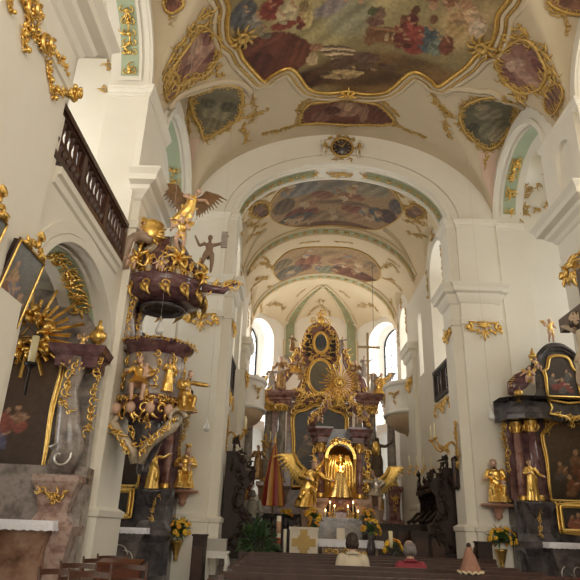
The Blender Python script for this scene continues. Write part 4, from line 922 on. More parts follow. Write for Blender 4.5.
# ---- round white balconies in the choir
def balcony(label, s):
    t = thing('white_balcony', label, 'balcony', (AX+s*HC, 22.45, 4.68)); a0 = PI/2 if s > 0 else -PI/2; R_ = lambda p, m, nm, sy=1.0: MB().lathe(p, (0, 0, 0), 24, 0, a0, a0+PI, .8, 1.1).build(nm, m, t)
    R_([(1.02, .75), (1.0, .8), (1.0, 1.75), (.97, 1.75), (.97, .8)], WHITE, 'parapet'); R_([(.9, 1.72), (1.06, 1.74), (1.1, 1.82), (1.06, 1.9), (.9, 1.9)], WHITE, 'rail'); R_([(.9, .68), (1.08, .7), (1.1, .78), (1.0, .84), (.9, .84)], WHITE, 'base_moulding')
    R_([(.98, .72), (.95, .62), (.86, .46), (.68, .3), (.4, .16), (.14, .08), (.05, 0), (.0, -.04)], mat('balcony_underside', (.62, .47, .31), .5, noise=(.5, .36, .22), scale=5), 'corbel')
    for k in range(3):
        mb = MB(); a = a0+PI*(.25+.25*k); c, q = math.cos(a), math.sin(a); F = frame_fn((c*.82, q*1.12, 1.3), (-q, c, 0), (c, q, 0))
        rocaille(mb, F, [(-.22, .2), (0, .05), (.22, .2)], .16, RW, 0, 1.3); rocaille(mb, F, [(0, .1), (0, -.3)], .14, RW); mb.build('gilded_relief', OLDGOLD, t)
    return t
balcony('white rounded balcony with gold reliefs on the right choir wall', 1); balcony('white rounded balcony with gold reliefs on the left choir wall', -1)
# ---- clock on the chancel arch wall
t = thing('wall_clock', 'dark round clock face in a stucco frame held by white putti above the chancel arch', 'clock', (AX+.02, YC-.03, ZI+2.48))
MB().lathe([(.0, 0), (.3, 0), (.3, .05), (0, .055)], (0, 0, 0), 28).build('dial', DARKM, t).rotation_euler.x = PI/2
mb = MB(); mb.lathe([(.29, 0), (.36, 0), (.36, .06), (.33, .09), (.29, .07), (.29, 0)], (0, 0, 0), 28, cap=False); mb.build('rim', STUCCO, t).rotation_euler.x = PI/2
mb = MB(); F = frame_fn((0, 0, 0), ux, nf)
for k in range(12):
    a = k*PI/6; mb.tube([F(.2*math.cos(a), .2*math.sin(a), .06), F(.26*math.cos(a), .26*math.sin(a), .06)], .012, 4)
mb.build('hour_marks', GOLD, t)
for a, L, nm in ((1.0, .24, 'hand'), (2.6, .17, 'hand')): MB().tube([F(0, 0, .075), F(L*math.cos(a), L*math.sin(a), .075)], .014, 4).build(nm, GOLD, t)
mb = MB(); rocaille(mb, F, [(-.5, -.1), (-.45, .25), (0, .45), (.45, .25), (.5, -.1)], .2, RW); rocaille(mb, F, [(-.35, -.4), (.35, -.4)], .18, RW); mb.build('scroll_frame', STUCCO, t)
PUTTO = dict(shl=(-.13, 0, .74), shr=(.13, 0, .74), ell=(-.24, -.02, .66), hal=(-.3, -.08, .8), elr=(.22, -.04, .62), har=(.16, -.16, .56), nec=(0, 0, .78), hea=(0, -.02, .9), knl=(-.12, -.1, .28), anl=(-.08, .06, .06), knr=(.09, -.03, .27), anr=(.08, .02, .05))
M_PUTTO = figure_mesh(.62, [SKIN, GOLD, GOLD, OLDGOLD], PUTTO, robe='waist', chubby=1.35, wings=.55, detail=56)
M_WPUTTO = figure_mesh(.62, [mat('white_stucco_figure', (.66, .58, .45), .6), STUCCO, STUCCO, STUCCO], PUTTO, robe='waist', chubby=1.35, detail=52)
for s in (-1, 1): put('putto', M_WPUTTO, (s*.52, -.16, -.42), rz=-s*.5, parent=t)
# ---- candle sconces
def sconce(label, o, n, arms=3, s=1.0):
    t = thing('wall_sconce', label, 'sconce', o); n = V(n); u = n.cross(V((0, 0, 1))); F = frame_fn((0, 0, 0), u, n); mb = MB()
    rocaille(mb, F, [(0, -.45*s), (0, 0), (0, .5*s)], .2*s, random.Random(5), 0, 1.6); mb.build('back_plate', OLDGOLD, t)
    for k in range(arms):
        a = (k-(arms-1)/2)*.7; mb = MB(); d = (n*math.cos(a)+u*math.sin(a)); pts = [V((0, 0, -.02))+d*(.55*s*q)+V((0, 0, (.12*math.sin(q*7)-.05+.1*q)*s)) for q in [i/12 for i in range(13)]]
        mb.tube(pts, .022*s, 6); e = pts[-1]; mb.lathe([(.0, -.05), (.03, -.03), (.085, .02), (.07, .03), (.02, .03)], e, 10)
        for j in range(3): leaf(mb, lambda x, y, h=0: pts[6]+d*x+V((0, 0, y))+u*h, (0, 0), j*1.9, .16*s, .03*s)
        ar = mb.build('arm', OLDGOLD, t); c = MB(); c.lathe([(.022, 0), (.022, .34), (.004, .36)], e+V((0, 0, .03)), 8); c.build('candle', WAX, ar)
    return t
sconce('gilded candle sconce with curling arms on the right chancel pillar above the small picture', (AX+2.9, YC+.1, 3.4), (-1, 0, 0), 2, 1.15)
sconce('gilded candle sconce on the left chancel wall above the choir stalls', (AX-HC+.06, 16.6, 3.7), (1, 0, 0), 2)
sconce('gilded candle sconce with leaves in front of the lower left apse window', (-.98, 22.6, 4.2), (.5, -.85, 0), 3, .8)
# ---- grey column loudspeakers
for lb, p, rz in (('slim grey column loudspeaker on the pillar behind the pulpit beside the madonna', (-3.02, YC-.28, 2.55), 0), ('slim grey column loudspeaker on the right chancel pillar beside the seated saint', (5.42, YC-.3, 2.45), 0)):
    t = thing('column_loudspeaker', lb, 'loudspeaker', p, rz); MB().bx(-.06, .06, -.05, .06, -.45, .45).build('cabinet', mat('speaker_grey', (.27, .255, .235), .6), t)
    mb = MB()
    for k in range(9): mb.bx(-.045, .045, -.056, -.05, -.4+.09*k, -.34+.09*k)
    mb.build('grille', mat('speaker_grille', (.2, .19, .18), .7), t); MB().bx(-.03, .03, .05, .14, -.04, .04).build('bracket', IRON, t)
# ---- pendant lamps on long thin cables
def pendant(label, px, py, Y, r=.07, top=None):
    p = at(px, py, Y); zt = ceil_z(p.x, p.y) if abs(p.x-AX) < HN else 11.9; zt = top or zt
    t = thing('pendant_lamp', label, 'lamp', p)
    MB().tube([(0, 0, .12), (0, 0, zt-p.z)], .0024, 5).build('cable', mat('lamp_cable', (.5, .47, .42), .6), t)
    MB().lathe([(.012, .16), (.02, .14), (.025, .06), (.03, .05)], (0, 0, 0), 10).build('socket', SILVER, t)
    MB().lathe([(.022, .06), (.04, .0), (r, -.08), (r*1.05, -.12), (r*.7, -.16), (0, -.175)], (0, 0, 0), 14).build('glass_bulb', mat('lamp_glass', (.62, .62, .60), .12, spec=.8), t)
pendant('clear glass lamp hanging on a long cable in front of the pulpit opening', 160, 325, 9.6)
pendant('small glass lamp hanging beside the golden angel at the right of the pulpit', 207, 424, 13.6)
pendant('small glass lamp hanging in front of the right chancel pillar', 491, 413, 13.6)
# ---- consoles with figures on the chancel pillars
SEAT = dict(pel=(0, .02, .32), che=(0, 0, .52), nec=(0, 0, .63), hea=(0, -.02, .72), shl=(-.12, 0, .59), shr=(.12, 0, .59), ell=(-.2, -.03, .45), hal=(-.08, -.15, .44), elr=(.2, -.03, .45), har=(.08, -.16, .47), hil=(-.07, -.02, .3), hir=(.07, -.02, .3), knl=(-.1, -.22, .3), knr=(.1, -.22, .29), anl=(-.08, -.2, .06), anr=(.08, -.2, .06))
def console(t, top_w, m=BROWNM, h=.36):
    mb = MB(); mb.lathe([(.0, -h), (.04, -h+.02), (.1, -h+.08), (.07, -h+.13), (.14, -.1), (top_w*.42, -.06), (top_w*.5, -.045), (top_w*.5, 0), (.0, 0)], (0, .02, 0), 18, 0, 0, 2*PI, 1, .75); return mb.build('console', m, t)
BLUE = mat('faded_robe', (.19, .12, .1), .5, noise=(.22, .15, .12), scale=9); ROSE = mat('pale_robe', (.5, .36, .27), .5)
TERRA = mat('console_pink', (.42, .22, .15), .5, noise=(.32, .16, .11), scale=7)
p = at(183, 490, YC-.53); t = thing('saint_statue', 'crowned madonna with child in gold robe on a bracket on the left chancel pillar', 'statue', p); console(t, .72, TERRA)
put('figure', figure_mesh(1.22, [SKIN, GOLD, HAIR, ROSE], dict(SEAT, hea=(.03, -.02, .72)), robe='full', mantle=True, chubby=1.12, child='robe', crown=True, hair='long', seed=4), (0, 0, .0), parent=t, rz=.2)
p = at(498, 504, YC-.53); t = thing('saint_statue', 'seated saint in gold and brown robe with a small halo on the right chancel pillar', 'statue', p); console(t, .78, TERRA)
put('figure', figure_mesh(1.25, [SKIN, GOLD, HAIR, BLUE], dict(SEAT, ell=(-.19, -.02, .44), hal=(-.2, -.16, .43), elr=(.18, .0, .43), har=(.1, -.17, .38), hea=(-.02, -.02, .72)), robe='full', chubby=1.12, mantle=True, halo=True, beard=True, hair='long', seed=8), (0, 0, 0), parent=t, rz=-.15)
# ---- bouquets in gilded wall vases
def bouquet(t, n, r, c=(0, 0, 0), seed=1, sq=.8, cols=(0, 1), fsize=.05, leaves=26):
    rr = random.Random(seed); fo = MB()
    for k in range(leaves):
        a = rr.uniform(0, 2*PI); e = rr.uniform(-.25, 1.4); L = r*rr.uniform(.8, 1.35); d = V((math.cos(a)*math.cos(e), math.sin(a)*math.cos(e)*sq, math.sin(e))); b = V(c)
        s_ = d.cross(V((0, 0, 1))).normalized(); w = rr.uniform(.025, .05)
        q = [b+d*L*.2, b+d*L*.6+s_*w, b+d*L-V((0, 0, .06)), b+d*L*.6-s_*w]; fo.tube([b, b+d*L*.7], .006, 4); fo.tube([q[0], b+d*L*.6, q[2]], [.012, w, .005], 6, flat=.3)
    fo.build('foliage', LEAF, t); PET = [YEL, ORG]
    for k in range(n):
        a = rr.uniform(0, 2*PI); e = rr.uniform(-.15, 1.35); d = V((math.cos(a)*math.cos(e), math.sin(a)*math.cos(e)*sq-.25, math.sin(e))); p = V(c)+d*r*rr.uniform(.7, 1.0); s = fsize*rr.uniform(.8, 1.25); mb = MB()
        dn = d.normalized(); x = dn.cross(V((0, 0, 1))).normalized(); y = dn.cross(x)
        for j in range(9):
            b_ = j*2*PI/9; mb.tube([p+dn*s*.1, p+(x*math.cos(b_)+y*math.sin(b_))*s*.7+dn*s*.25, p+(x*math.cos(b_)+y*math.sin(b_))*s*1.2+dn*s*.1], [s*.2, s*.34, s*.08], 5)
        mb.ball(p+dn*s*.25, s*.4, 1, 6); mb.build('flower', [PET[cols[k % len(cols)]], ORG if k % 2 else BROWNM], t)
for lb, px, py, sd in (('yellow and orange bouquet in a gilded wall vase on the left chancel pillar', 177, 541, 3), ('yellow bouquet in a gilded wall vase on the right chancel pillar plinth', 501, 550, 6)):
    p = at(px, py, YC-.5); t = thing('wall_bouquet', lb, 'flowers', p)
    MB().lathe([(.01, -.42), (.05, -.4), (.04, -.34), (.08, -.2), (.12, -.04), (.15, .0), (.13, .02), (.1, .0)], (0, 0, 0), 12).build('vase', OLDGOLD, t)
    bouquet(t, 34, .36, (0, 0, .16), sd, .7, (0, 0, 0, 1), .05, 60)
# ---- crucifix on the near right pillar, seen from the side at the right edge
t = thing('crucifix', 'large brown wooden crucifix on the near right pillar at the right edge', 'crucifix', (XR-.45, 9.78, 3.0))
CW = mat('cross_wood', (.11, .075, .05), .6, noise=(.16, .115, .08), scale=6)
MB().bx(-.09, .09, -.13, .13, -.6, 2.9).build('upright_beam', CW, t); MB().bx(-.09, .09, -1.08, 1.08, 2.02, 2.28).build('cross_beam', CW, t)
put('corpus', figure_mesh(1.75, [mat('wooden_flesh', (.46, .33, .22), .5), mat('loin_cloth', (.55, .45, .3), .5), HAIR], dict(shl=(-.13, 0, .82), shr=(.13, 0, .82), ell=(-.29, .02, .9), hal=(-.45, .04, .97), elr=(.29, .02, .9), har=(.45, .04, .97), hea=(.02, -.06, .9), knl=(-.04, -.07, .27), anl=(-.01, .02, .05), knr=(.05, -.07, .27), anr=(.02, -.01, .06)), robe='waist', hair='long', beard=True), (-.22, 0, .35), rz=-PI/2, parent=t)
MB().bx(-.02, .42, -.2, .2, -.8, -.6).build('wall_bracket', CW, t)
# ================================================================== side altars, pulpit, high altar
RA = random.Random(33)
def shaped(w, h, shoulder=.7, k=10):                      # rectangle with a curved, shouldered top
    a = w/2; P = [(-a, 0), (a, 0)]
    P += smooth_poly([(a, h*.2), (a*.96, h*.5), (a*1.02, h*shoulder), (a*.78, h*(shoulder+.08)), (a*.6, h*.93), (a*.25, h*.99), (0, h), (-a*.25, h*.99), (-a*.6, h*.93), (-a*.78, h*(shoulder+.08)), (-a*1.02, h*shoulder), (-a*.96, h*.5), (-a, h*.2)], 3, False)
    return P
def column(t, x, y, z0, z1, r, m, cap=GOLD, square=False, name='column'):
    h = z1-z0; mb = MB(); mb.lathe([(r*1.3, 0), (r*1.3, .05), (r*1.15, .08), (r*1.22, .11), (r, .15), (r*1.02, h*.4), (r*.86, h-.26)], (0, 0, 0), 16)
    o = mb.build(name, m, t); o.location = (x, y, z0)
    mb = MB(); mb.lathe([(r*.9, 0), (r*1.0, .02), (r*.9, .04), (r*1.05, .14), (r*1.45, .24), (r*1.5, .27), (0, .27)], (0, 0, h-.27), 14)
    for k in range(8):
        a = k*PI/4+.2; F = frame_fn((math.cos(a)*r*.95, math.sin(a)*r*.95, h-.24), (-math.sin(a), math.cos(a), 0), (math.cos(a), math.sin(a), 0)); leaf(mb, F, (0, 0), PI/2, .2, r*.3, 0, .0, .05)
        if k % 2: scroll(mb, F, (0, .19), r*.32, 0, 5, r*.2)
    mb.build('capital', cap, o); b = MB(); b.lathe([(r*1.32, 0), (r*1.34, .05), (r*1.18, .09), (r*1.24, .12), (r*1.02, .14)], (0, 0, .0), 16); b.build('base_ring', cap, o); return o
def altar_cloth(label, x0, x1, y0, y1, z, drop=.13, o=(0, 0, 0), rz=0):
    mb = MB(); n = 40; top = [(x0, y0), (x1, y0), (x1, y1), (x0, y1)]; rim = []
    def edge(a, b, k): return [(a[0]+(b[0]-a[0])*i/k, a[1]+(b[1]-a[1])*i/k) for i in range(k)]
    ring = edge((x0, y1), (x0, y0), 10)+edge((x0, y0), (x1, y0), n)+edge((x1, y0), (x1, y1), 10)+[(x1, y1)]
    vs = [(a, b, z) for a, b in ring]; k = len(vs)
    vs += [(a+.012*math.sin(i*1.9)+(-.02 if i < 10 else (.02 if i > 10+n else 0)), b-.02+.012*math.cos(i*1.3), z-drop*.55) for i, (a, b) in enumerate(ring)]
    vs += [(a+.018*math.sin(i*1.9)+(-.03 if i < 10 else (.03 if i > 10+n else 0)), b-.03+.018*math.cos(i*1.3), z-drop*(1+.12*(i % 2))) for i, (a, b) in enumerate(ring)]
    fs = [(i, i+1, k+i+1, k+i) for i in range(k-1)]+[(k+i, k+i+1, 2*k+i+1, 2*k+i) for i in range(k-1)]+[tuple(range(k-1, -1, -1))]
    mb.add(vs, fs, 0); ob = mb.build('altar_cloth', CLOTH); ob.location = o; ob.rotation_euler.z = rz; return tag(ob, label, 'altar cloth')
SAINT = dict(ell=(-.2, -.03, .64), hal=(-.13, -.17, .66), elr=(.19, -.03, .65), har=(.24, -.18, .58), hea=(-.015, -.02, .915), knl=(-.07, -.07, .28))
REACH = dict(ell=(.2 - .4, -.02, .68), hal=(-.1, -.18, .62), elr=(.24, -.05, .76), har=(.4, -.1, .86), hea=(.02, -.02, .915), knr=(.08, -.08, .29))
M_SAINT = figure_mesh(.92, [SKIN, GOLD, HAIR, GOLD], SAINT, robe='full', mantle=True, halo=True, seed=2)
M_REACH = figure_mesh(.92, [SKIN, GOLD, HAIR, OLDGOLD], REACH, robe='full', mantle=True, hair='long', seed=5)
def urn(t, x, y, z, s=1.0, m=OLDGOLD):
    mb = MB(); mb.lathe([(.09*s, 0), (.09*s, .03*s), (.03*s, .06*s), (.05*s, .1*s), (.14*s, .2*s), (.16*s, .3*s), (.1*s, .36*s), (.06*s, .38*s), (.09*s, .42*s), (.03*s, .5*s), (.04*s, .56*s), (0, .6*s)], (0, 0, 0), 14); o = mb.build('urn', m, t); o.location = (x, y, z); return o
def side_altar(label, X, Y, seed, mir=1):
    t = thing('side_altar', label, 'altar', (X, Y, .12)); rr = random.Random(seed); N = (0, -1, 0)
    # mensa and bases
    mb = MB(); mb.sweep([(-1.02, -.2), (-1.02, -.86), (1.02, -.86), (1.02, -.2)], [(-.1, 0), (-.02, 0), (-.02, .1), (-.12, .16), (-.15, .4), (-.05, .85), (.02, 1.0), (.03, 1.06), (-.2, 1.06)], 0, False); mb.bx(-1.04, 1.04, -.9, -.2, 1.05, 1.13); mb.build('mensa', mat('altar_grey_marble', (.16, .14, .14), .2, noise=((.07, .06, .06), (.16, .14, .14), (.25, .21, .2)), scale=4), t)
    F = frame_fn((0, -.82, .55), ux, N)
    for s in (-1, 1): mb = MB(); scroll(mb, F, (s*.5, .05), .25, 0, s*5, .03, n=22); scroll(mb, F, (s*.72, -.05), .2, 2, -s*5, .025, n=22); mb.build('inlay_scroll', SILVER, t)
    mb = MB(); rocaille(mb, F, [(-.1, -.2), (.0, .2), (.1, -.2)], .2, rr, 0, 1.4); mb.build('gilded_relief', GOLD, t)
    mb = MB(); mb.bx(-1.5, 1.5, -.22, .2, 0, 1.2); mb.bx(-1.5, 1.5, -.2, .2, 1.2, 2.0); mb.build('predella', DARKM, t)
    for s in (-1, 1):
        mb = MB(); mb.sweep([(s*1.42, .1), (s*1.42, -.5), (s*.78, -.5), (s*.78, .1)][::(1 if s < 0 else -1)], [(0, 0), (.06, 0), (.06, .12), (0, .2), (-.04, .5), (.02, .85), (.1, 1.0), (.1, 1.08), (.02, 1.14), (-.06, 1.3), (-.04, 1.6), (.04, 1.84), (.05, 1.96), (-.2, 1.97)]); mb.build('pedestal', DARKM, t)
        mb = MB(); F = frame_fn((s*1.1, -.5, 1.55), ux, N); rocaille(mb, F, [(-.14, .22), (0, .28), (.14, .22)], .14, rr); rocaille(mb, F, [(0, .2), (0, -.3)], .11, rr, 0, 1.5); mb.build('gilded_drop', GOLD, t)
        column(t, s*.98, -.36, 1.97, 3.78, .105, PURPM); column(t, s*1.24, -.12, 1.97, 3.78, .1, REDM)
        mb = MB(); F = frame_fn((s*1.5, -.06, 2.9), ux, N); rocaille(mb, F, [(0, .9), (s*.06, .5), (-s*.02, .1), (s*.03, -.3)], .17, rr, 0, 1.5); mb.build('side_garland', OLDGOLD, t)
        # volute above the entablature
        mb = MB(); F = frame_fn((s*.98, -.25, 4.5), ux, N); pts = []
        mb.tube([F(s*.28, -.1, 0), F(s*.24, .12, 0), F(s*.08, .26, 0), F(-s*.12, .42, 0), F(-s*.24, .62, 0)], [.1, .14, .15, .11, .06], 9, 0, flat=1.4); scroll(mb, F, (s*.22, .0), .14, PI/2, -s*5, .1); mb.build('volute', PURPM, t)
        urn(t, s*.62, -.1, 5.26, .66)
    mb = MB(); F = frame_fn((s*.7, -.3, 4.9), ux, N); rocaille(mb, F, [(s*.55, -.55), (s*.3, -.2), (s*.12, .1), (-s*.02, .35)], .17, rr, 0, 1.4); mb.build('attic_garland', GOLD, t)
    mb = MB(); F = frame_fn((s*1.1, -.58, 4.06), ux, N); rocaille(mb, F, [(-.28, 0), (.28, 0)], .13, rr, 0, 1.4); mb.build('gilded_frieze', GOLD, t)
    mb = MB(); mb.prism([(-1.5, 1.97), (1.5, 1.97), (1.42, 4.0), (-1.42, 4.0)], lambda a, b, h: V((a, h, b)), -.05, .2); mb.build('retable_wall', PURPM, t)
    mb = MB(); mb.sweep([(-1.46, .1), (-1.46, -.3), (-1.16, -.55), (-.78, -.55), (-.72, -.3), (-.3, -.22), (.3, -.22), (.72, -.3), (.78, -.55), (1.16, -.55), (1.46, -.3), (1.46, .1)][::-1], [(-.2, 3.78), (-.03, 3.78), (-.02, 3.92), (.02, 3.96), (.02, 4.08), (.08, 4.14), (.16, 4.2), (.18, 4.28), (-.2, 4.3)]); 
    mb.bx(-1.4, 1.4, -.3, .15, 3.8, 4.25); mb.build('entablature', DARKM, t)
    P = [(-.74, 4.25), (.74, 4.25)]+smooth_poly([(.54, 4.6), (.52, 5.0), (.62, 5.25), (.54, 5.3), (.38, 5.5), (.2, 5.62), (0, 5.66), (-.2, 5.62), (-.38, 5.5), (-.54, 5.3), (-.62, 5.25), (-.52, 5.0), (-.54, 4.6)], 2, False)
    mb = MB(); mb.prism(P, lambda a, b, h: V((a, h, b)), -.1, .15); mb.build('attic', DARKM, t)
    mb = MB(); Q = smooth_poly([(-.68, 5.22), (-.54, 5.28), (-.38, 5.46), (-.2, 5.6), (0, 5.64), (.2, 5.6), (.38, 5.46), (.54, 5.28), (.68, 5.22)], 2, False)
    for o, h, r in ((0, -.12, .05), (.07, -.17, .05), (.14, -.1, .04)): mb.tube([(a, h, b+o) for a, b in Q], r, 7)
    mb.build('cornice', DARKM, t)
    # pictures with gilded frames
    picture('main_picture', '', shaped(1.22, 1.86, .78), .032, oil(seed, 1.2, 1.8, ((.03, .02, .015), (.12, .07, .04)), 5, ((.16, .06, .03), (.09, .07, .06), (.2, .1, .05))), (0, -.1, 2.02), ux, N, parent=t)
    picture('upper_picture', '', shaped(.78, 1.02, .62), .028, oil(seed+1, .8, 1.0, ((.03, .02, .018), (.07, .05, .04)), 4, ((.2, .05, .04), (.1, .09, .08))), (0, -.14, 4.42), ux, N, parent=t)
    picture('lower_picture', '', rect_sub(1.05, .52), .05, oil(seed+2, 1.0, .5, ((.02, .018, .018), (.05, .045, .04)), 3), (0, -.3, 1.38), ux, N, parent=t)
    mb = MB(); F = frame_fn((0, -.34, 4.1), ux, N); mb.tube([F(a, b, .02) for a, b in [(-.5, .2), (0, .12), (.5, .2), (.42, 0), (.5, -.14), (.1, -.2), (0, -.36), (-.1, -.2), (-.5, -.14), (-.42, 0), (-.5, .2)]], .035, 6); rocaille(mb, F, [(-.35, -.15), (0, -.3), (.35, -.15)], .17, rr); rocaille(mb, F, [(0, -.1), (0, -.5)], .15, rr); mb.build('gilded_cartouche', GOLD, t)
    mb = MB(); F = frame_fn((0, -.16, 3.86), ux, N); rocaille(mb, F, [(-.6, -.35), (-.4, -.1), (0, .05), (.4, -.1), (.6, -.35)], .17, rr, 0, 1.2); mb.build('frame_crest', GOLD, t)
    mb = MB(); F = frame_fn((0, -.2, 1.98), ux, N); rocaille(mb, F, [(-.68, .1), (-.5, -.05), (.5, -.05), (.68, .1)], .16, rr, 0, 1.2); mb.build('frame_foot', GOLD, t)
    return t
RX, RY = 6.62, 14.45
side_altar('dark marble side altar with gold framed pictures at the right edge', RX, RY, 5)
altar_cloth('white altar cloth on the dark marble side altar at the right edge', -1.1, 1.1, -.96, -.25, 1.14, .11, (RX, RY, .12))
LX = 2*AX-RX
side_altar('dark marble side altar partly hidden behind the pulpit', LX, RY, 25)
altar_cloth('white altar cloth on the side altar behind the pulpit pillar', -1.1, 1.1, -.96, -.25, 1.14, .11, (LX, RY, .12))
def statue_on(label, me, px, py, Y, rz=0, brk=True, s=1.0, m=DARKM):
    p = at(px, py, Y); t = thing('saint_statue', label, 'statue', p)
    put('figure', me, (0, 0, 0), rz, t, sc=s)
    if brk: MB().lathe([(.02, -.32), (.07, -.26), (.1, -.16), (.2, -.06), (.22, 0), (0, 0)], (0, 0, 0), 14).build('bracket', m, t)
    return t
statue_on('golden standing saint with a halo on a dark bracket left of the right side altar', M_SAINT, 534, 502, RY-.55, .2)
statue_on('golden standing saint stretching one arm out below the pulpit', M_REACH, 151, 490, RY-.55, .1)
put('putto', M_PUTTO, at(552, 342, RY-.3), .2, None, 'gilt winged putto standing on top of the right side altar gable', 'putto')
M_PUTTO2 = figure_mesh(.6, [SKIN, OLDGOLD, HAIR, OLDGOLD], dict(SEAT, pel=(0, .02, .34), ell=(-.24, -.04, .5), hal=(-.36, -.12, .4), knl=(-.14, -.2, .36), anl=(-.16, -.2, .14)), robe='waist', chubby=1.3, wings=.5, detail=52)
put('putto', M_PUTTO2, at(531, 386, RY-.5), -.3, None, 'seated putto holding a dark rod on the left volute of the right side altar', 'putto')
put('putto', M_PUTTO2, at(537, 372, RY-.35), .6, None, 'small putto beside the upper picture of the right side altar', 'putto', sc=.75)
def reliquary(label, px, py, Y, s=1.0):
    t = thing('gilded_vase', label, 'vase', at(px, py, Y)); u_ = urn(t, 0, 0, 0, s); mb = MB()
    for k in range(8): leaf(mb, frame_fn((0, 0, .5*s), ux, nf), (0, 0), PI/2+(k-3.5)*.4, .3*s, .04*s)
    mb.build('gilded_leaves', OLDGOLD, t)
reliquary('gilded vase finial at the left end of the right side altar entablature', 519, 402, RY-.3, .8)
# ---------------- first altar in the chapel at the left edge
AXL, AYL = -4.33, 9.25
t = thing('side_altar', 'brown marble altar under a golden sunburst in the left chapel', 'altar', (AXL, AYL, 0), .1)
mb = MB(); mb.sweep([(-1.1, -.1), (-1.1, -.8), (.98, -.8), (1.1, -.1)], [(-.1, 0), (0, 0), (0, .1), (-.12, .2), (-.14, .5), (0, 1.0), (.06, 1.2), (.06, 1.31), (-.2, 1.33)]); mb.bx(-1.05, 1.0, -.75, 0, 0, 1.31); mb.build('mensa', BROWNM, t)
mb = MB(); mb.bx(-1.35, 1.3, -.25, .25, 0, 2.1); mb.build('predella', MARBLE, t)
mb = MB(); mb.prism([(-1.3, 2.0), (1.22, 2.0), (1.18, 3.72)]+arc(0, 3.72, 1.18, 1.25, 0, PI, 20)+[(-1.3, 3.7)], lambda a, b, h: V((a, h, b)), .0, .25); mb.build('retable_wall', MARBLE, t)
for s in (-1, 1):
    mb = MB(); mb.sweep([(s*1.24, .1), (s*1.24, -.62), (s*.72, -.62), (s*.72, .1)][::(1 if s < 0 else -1)], [(0, 0), (.05, 0), (.06, .1), (-.04, .25), (-.03, .7), (.06, 1.15), (.08, 1.28), (.0, 1.33), (-.07, 1.45), (0, 1.75), (.06, 1.86), (.06, 1.95), (-.2, 1.97)]); mb.build('pedestal', ROSEM, t)
    mb = MB(); F = frame_fn((s*.98, -.63, 1.66), ux, nf); rocaille(mb, F, [(-.2, .1), (0, -.05), (.2, .1)], .14, RA, 0, 1.4); rocaille(mb, F, [(0, .1), (0, -.14)], .12, RA); mb.build('gilded_relief', GOLD, t)
    # scroll pillar flanking the picture
    mb = MB(); F = frame_fn((s*.95, -.4, 2.0), ux, nf); mb.tube([F(0, .05, 0), F(s*.1, .35, .08), F(s*.02, .75, .1), F(-s*.06, 1.2, .04), F(0, 1.7, 0)], [.16, .17, .13, .1, .12], 10, 0, flat=1.3); scroll(mb, F, (s*.02, .2), .17, PI/2, -s*6.5, .06, 1, n=26); scroll(mb, lambda a, b, h=0: F(a, b, h+.17), (s*.02, .2), .2, PI*.8, -s*7, .04, 1, n=26); mb.build('scroll_pillar', [MARBLE, SILVER], t)
    mb = MB(); rocaille(mb, lambda a, b, h=0: F(a, b, h+.16), [(s*.1, .45), (0, .8), (-s*.08, 1.2), (0, 1.6)], .16, RA, 0, 1.5); mb.build('gilded_garland', GOLD, t); mb = MB(); rocaille(mb, lambda a, b, h=0: F(a, b, h), [(s*.3, .5), (s*.33, 1.7)], .14, RA, 0, 1.2); mb.build('gilded_garland', GOLD, t)
    mb = MB(); mb.sweep([(s*1.25, .1), (s*1.25, -.5), (s*.62, -.5), (s*.62, .1)][::(1 if s < 0 else -1)], [(-.1, 3.55), (0, 3.55), (.01, 3.72), (.08, 3.78), (.12, 3.88), (-.1, 3.9)]); mb.build('entablature_block', PURPM, t)
    mb = MB(); F = frame_fn((s*.95, -.45, 3.62), ux, nf); rocaille(mb, F, [(-.2, -.1), (.2, -.1)], .2, RA, 0, 1.3); mb.build('capital', GOLD, t)
    urn(t, s*1.15, -.25, 3.9, .85, GOLD)
P = shaped(1.26, 1.98, .82)
picture('main_picture', '', P, .03, oil(41, 1.2, 1.9, ((.05, .03, .022), (.1, .055, .03)), 5, ((.24, .07, .05), (.1, .1, .17), (.22, .12, .07))), (0, -.16, 2.0), ux, nf, parent=t)
mb = MB(); F = frame_fn((0, -.3, 3.9), ux, nf); rocaille(mb, F, [(-.55, -.15), (-.3, .0), (0, .1), (.3, 0), (.55, -.15)], .2, RA, 0, 1.1); mb.build('frame_crest', GOLD, t)
sb = MB(); F = frame_fn((.13, -.26, 4.07), ux, nf)
for k in range(26):
    a = 2*PI*k/26+.05; L = (.82 if k % 2 else .6)*(1 if math.sin(a) > -.5 else .85); d = (math.cos(a), math.sin(a)); n_ = (-d[1], d[0]); w = .03
    sb.add([F(d[0]*.2+n_[0]*w*.7, d[1]*.2+n_[1]*w*.7, .06), F(d[0]*.2-n_[0]*w*.7, d[1]*.2-n_[1]*w*.7, .06), F(d[0]*L-n_[0]*w, d[1]*L-n_[1]*w, .03), F(d[0]*L+n_[0]*w, d[1]*L+n_[1]*w, .03), F(d[0]*.2, d[1]*.2, .1), F(d[0]*L, d[1]*L, .06)], [(0, 1, 4), (1, 2, 5, 4), (3, 0, 4, 5), (2, 3, 5)], 0, False)
sun = sb.build('sunburst', GOLD, t)
cl = MB(); rc = random.Random(4)
for k in range(34):
    a = rc.uniform(0, 2*PI); r = rc.uniform(.2, .4); cl.ball(F(r*math.cos(a), r*math.sin(a)*1.1, .1+rc.uniform(0, .06)), rc.uniform(.04, .085), 0, 8)
for k in range(7):
    a = k*.9; 
    for j in range(4): leaf(cl, F, (.3*math.cos(a), .3*math.sin(a)), a+j*1.6, .2, .04, 0, .4, .2)
cl.build('cloud_wreath', GOLD, sun)
tr = MB(); tr.tube([F(*q, .2) for q in ((-.1, -.08), (.1, -.08), (0, .1), (-.1, -.08))], .016, 6); tr.build('triangle', OLDGOLD, sun)
altar_cloth('white altar cloth on the brown marble altar at the left edge', -1.2, 1.1, -.92, -.28, 1.345, .12, (AXL, AYL, 0), .1)
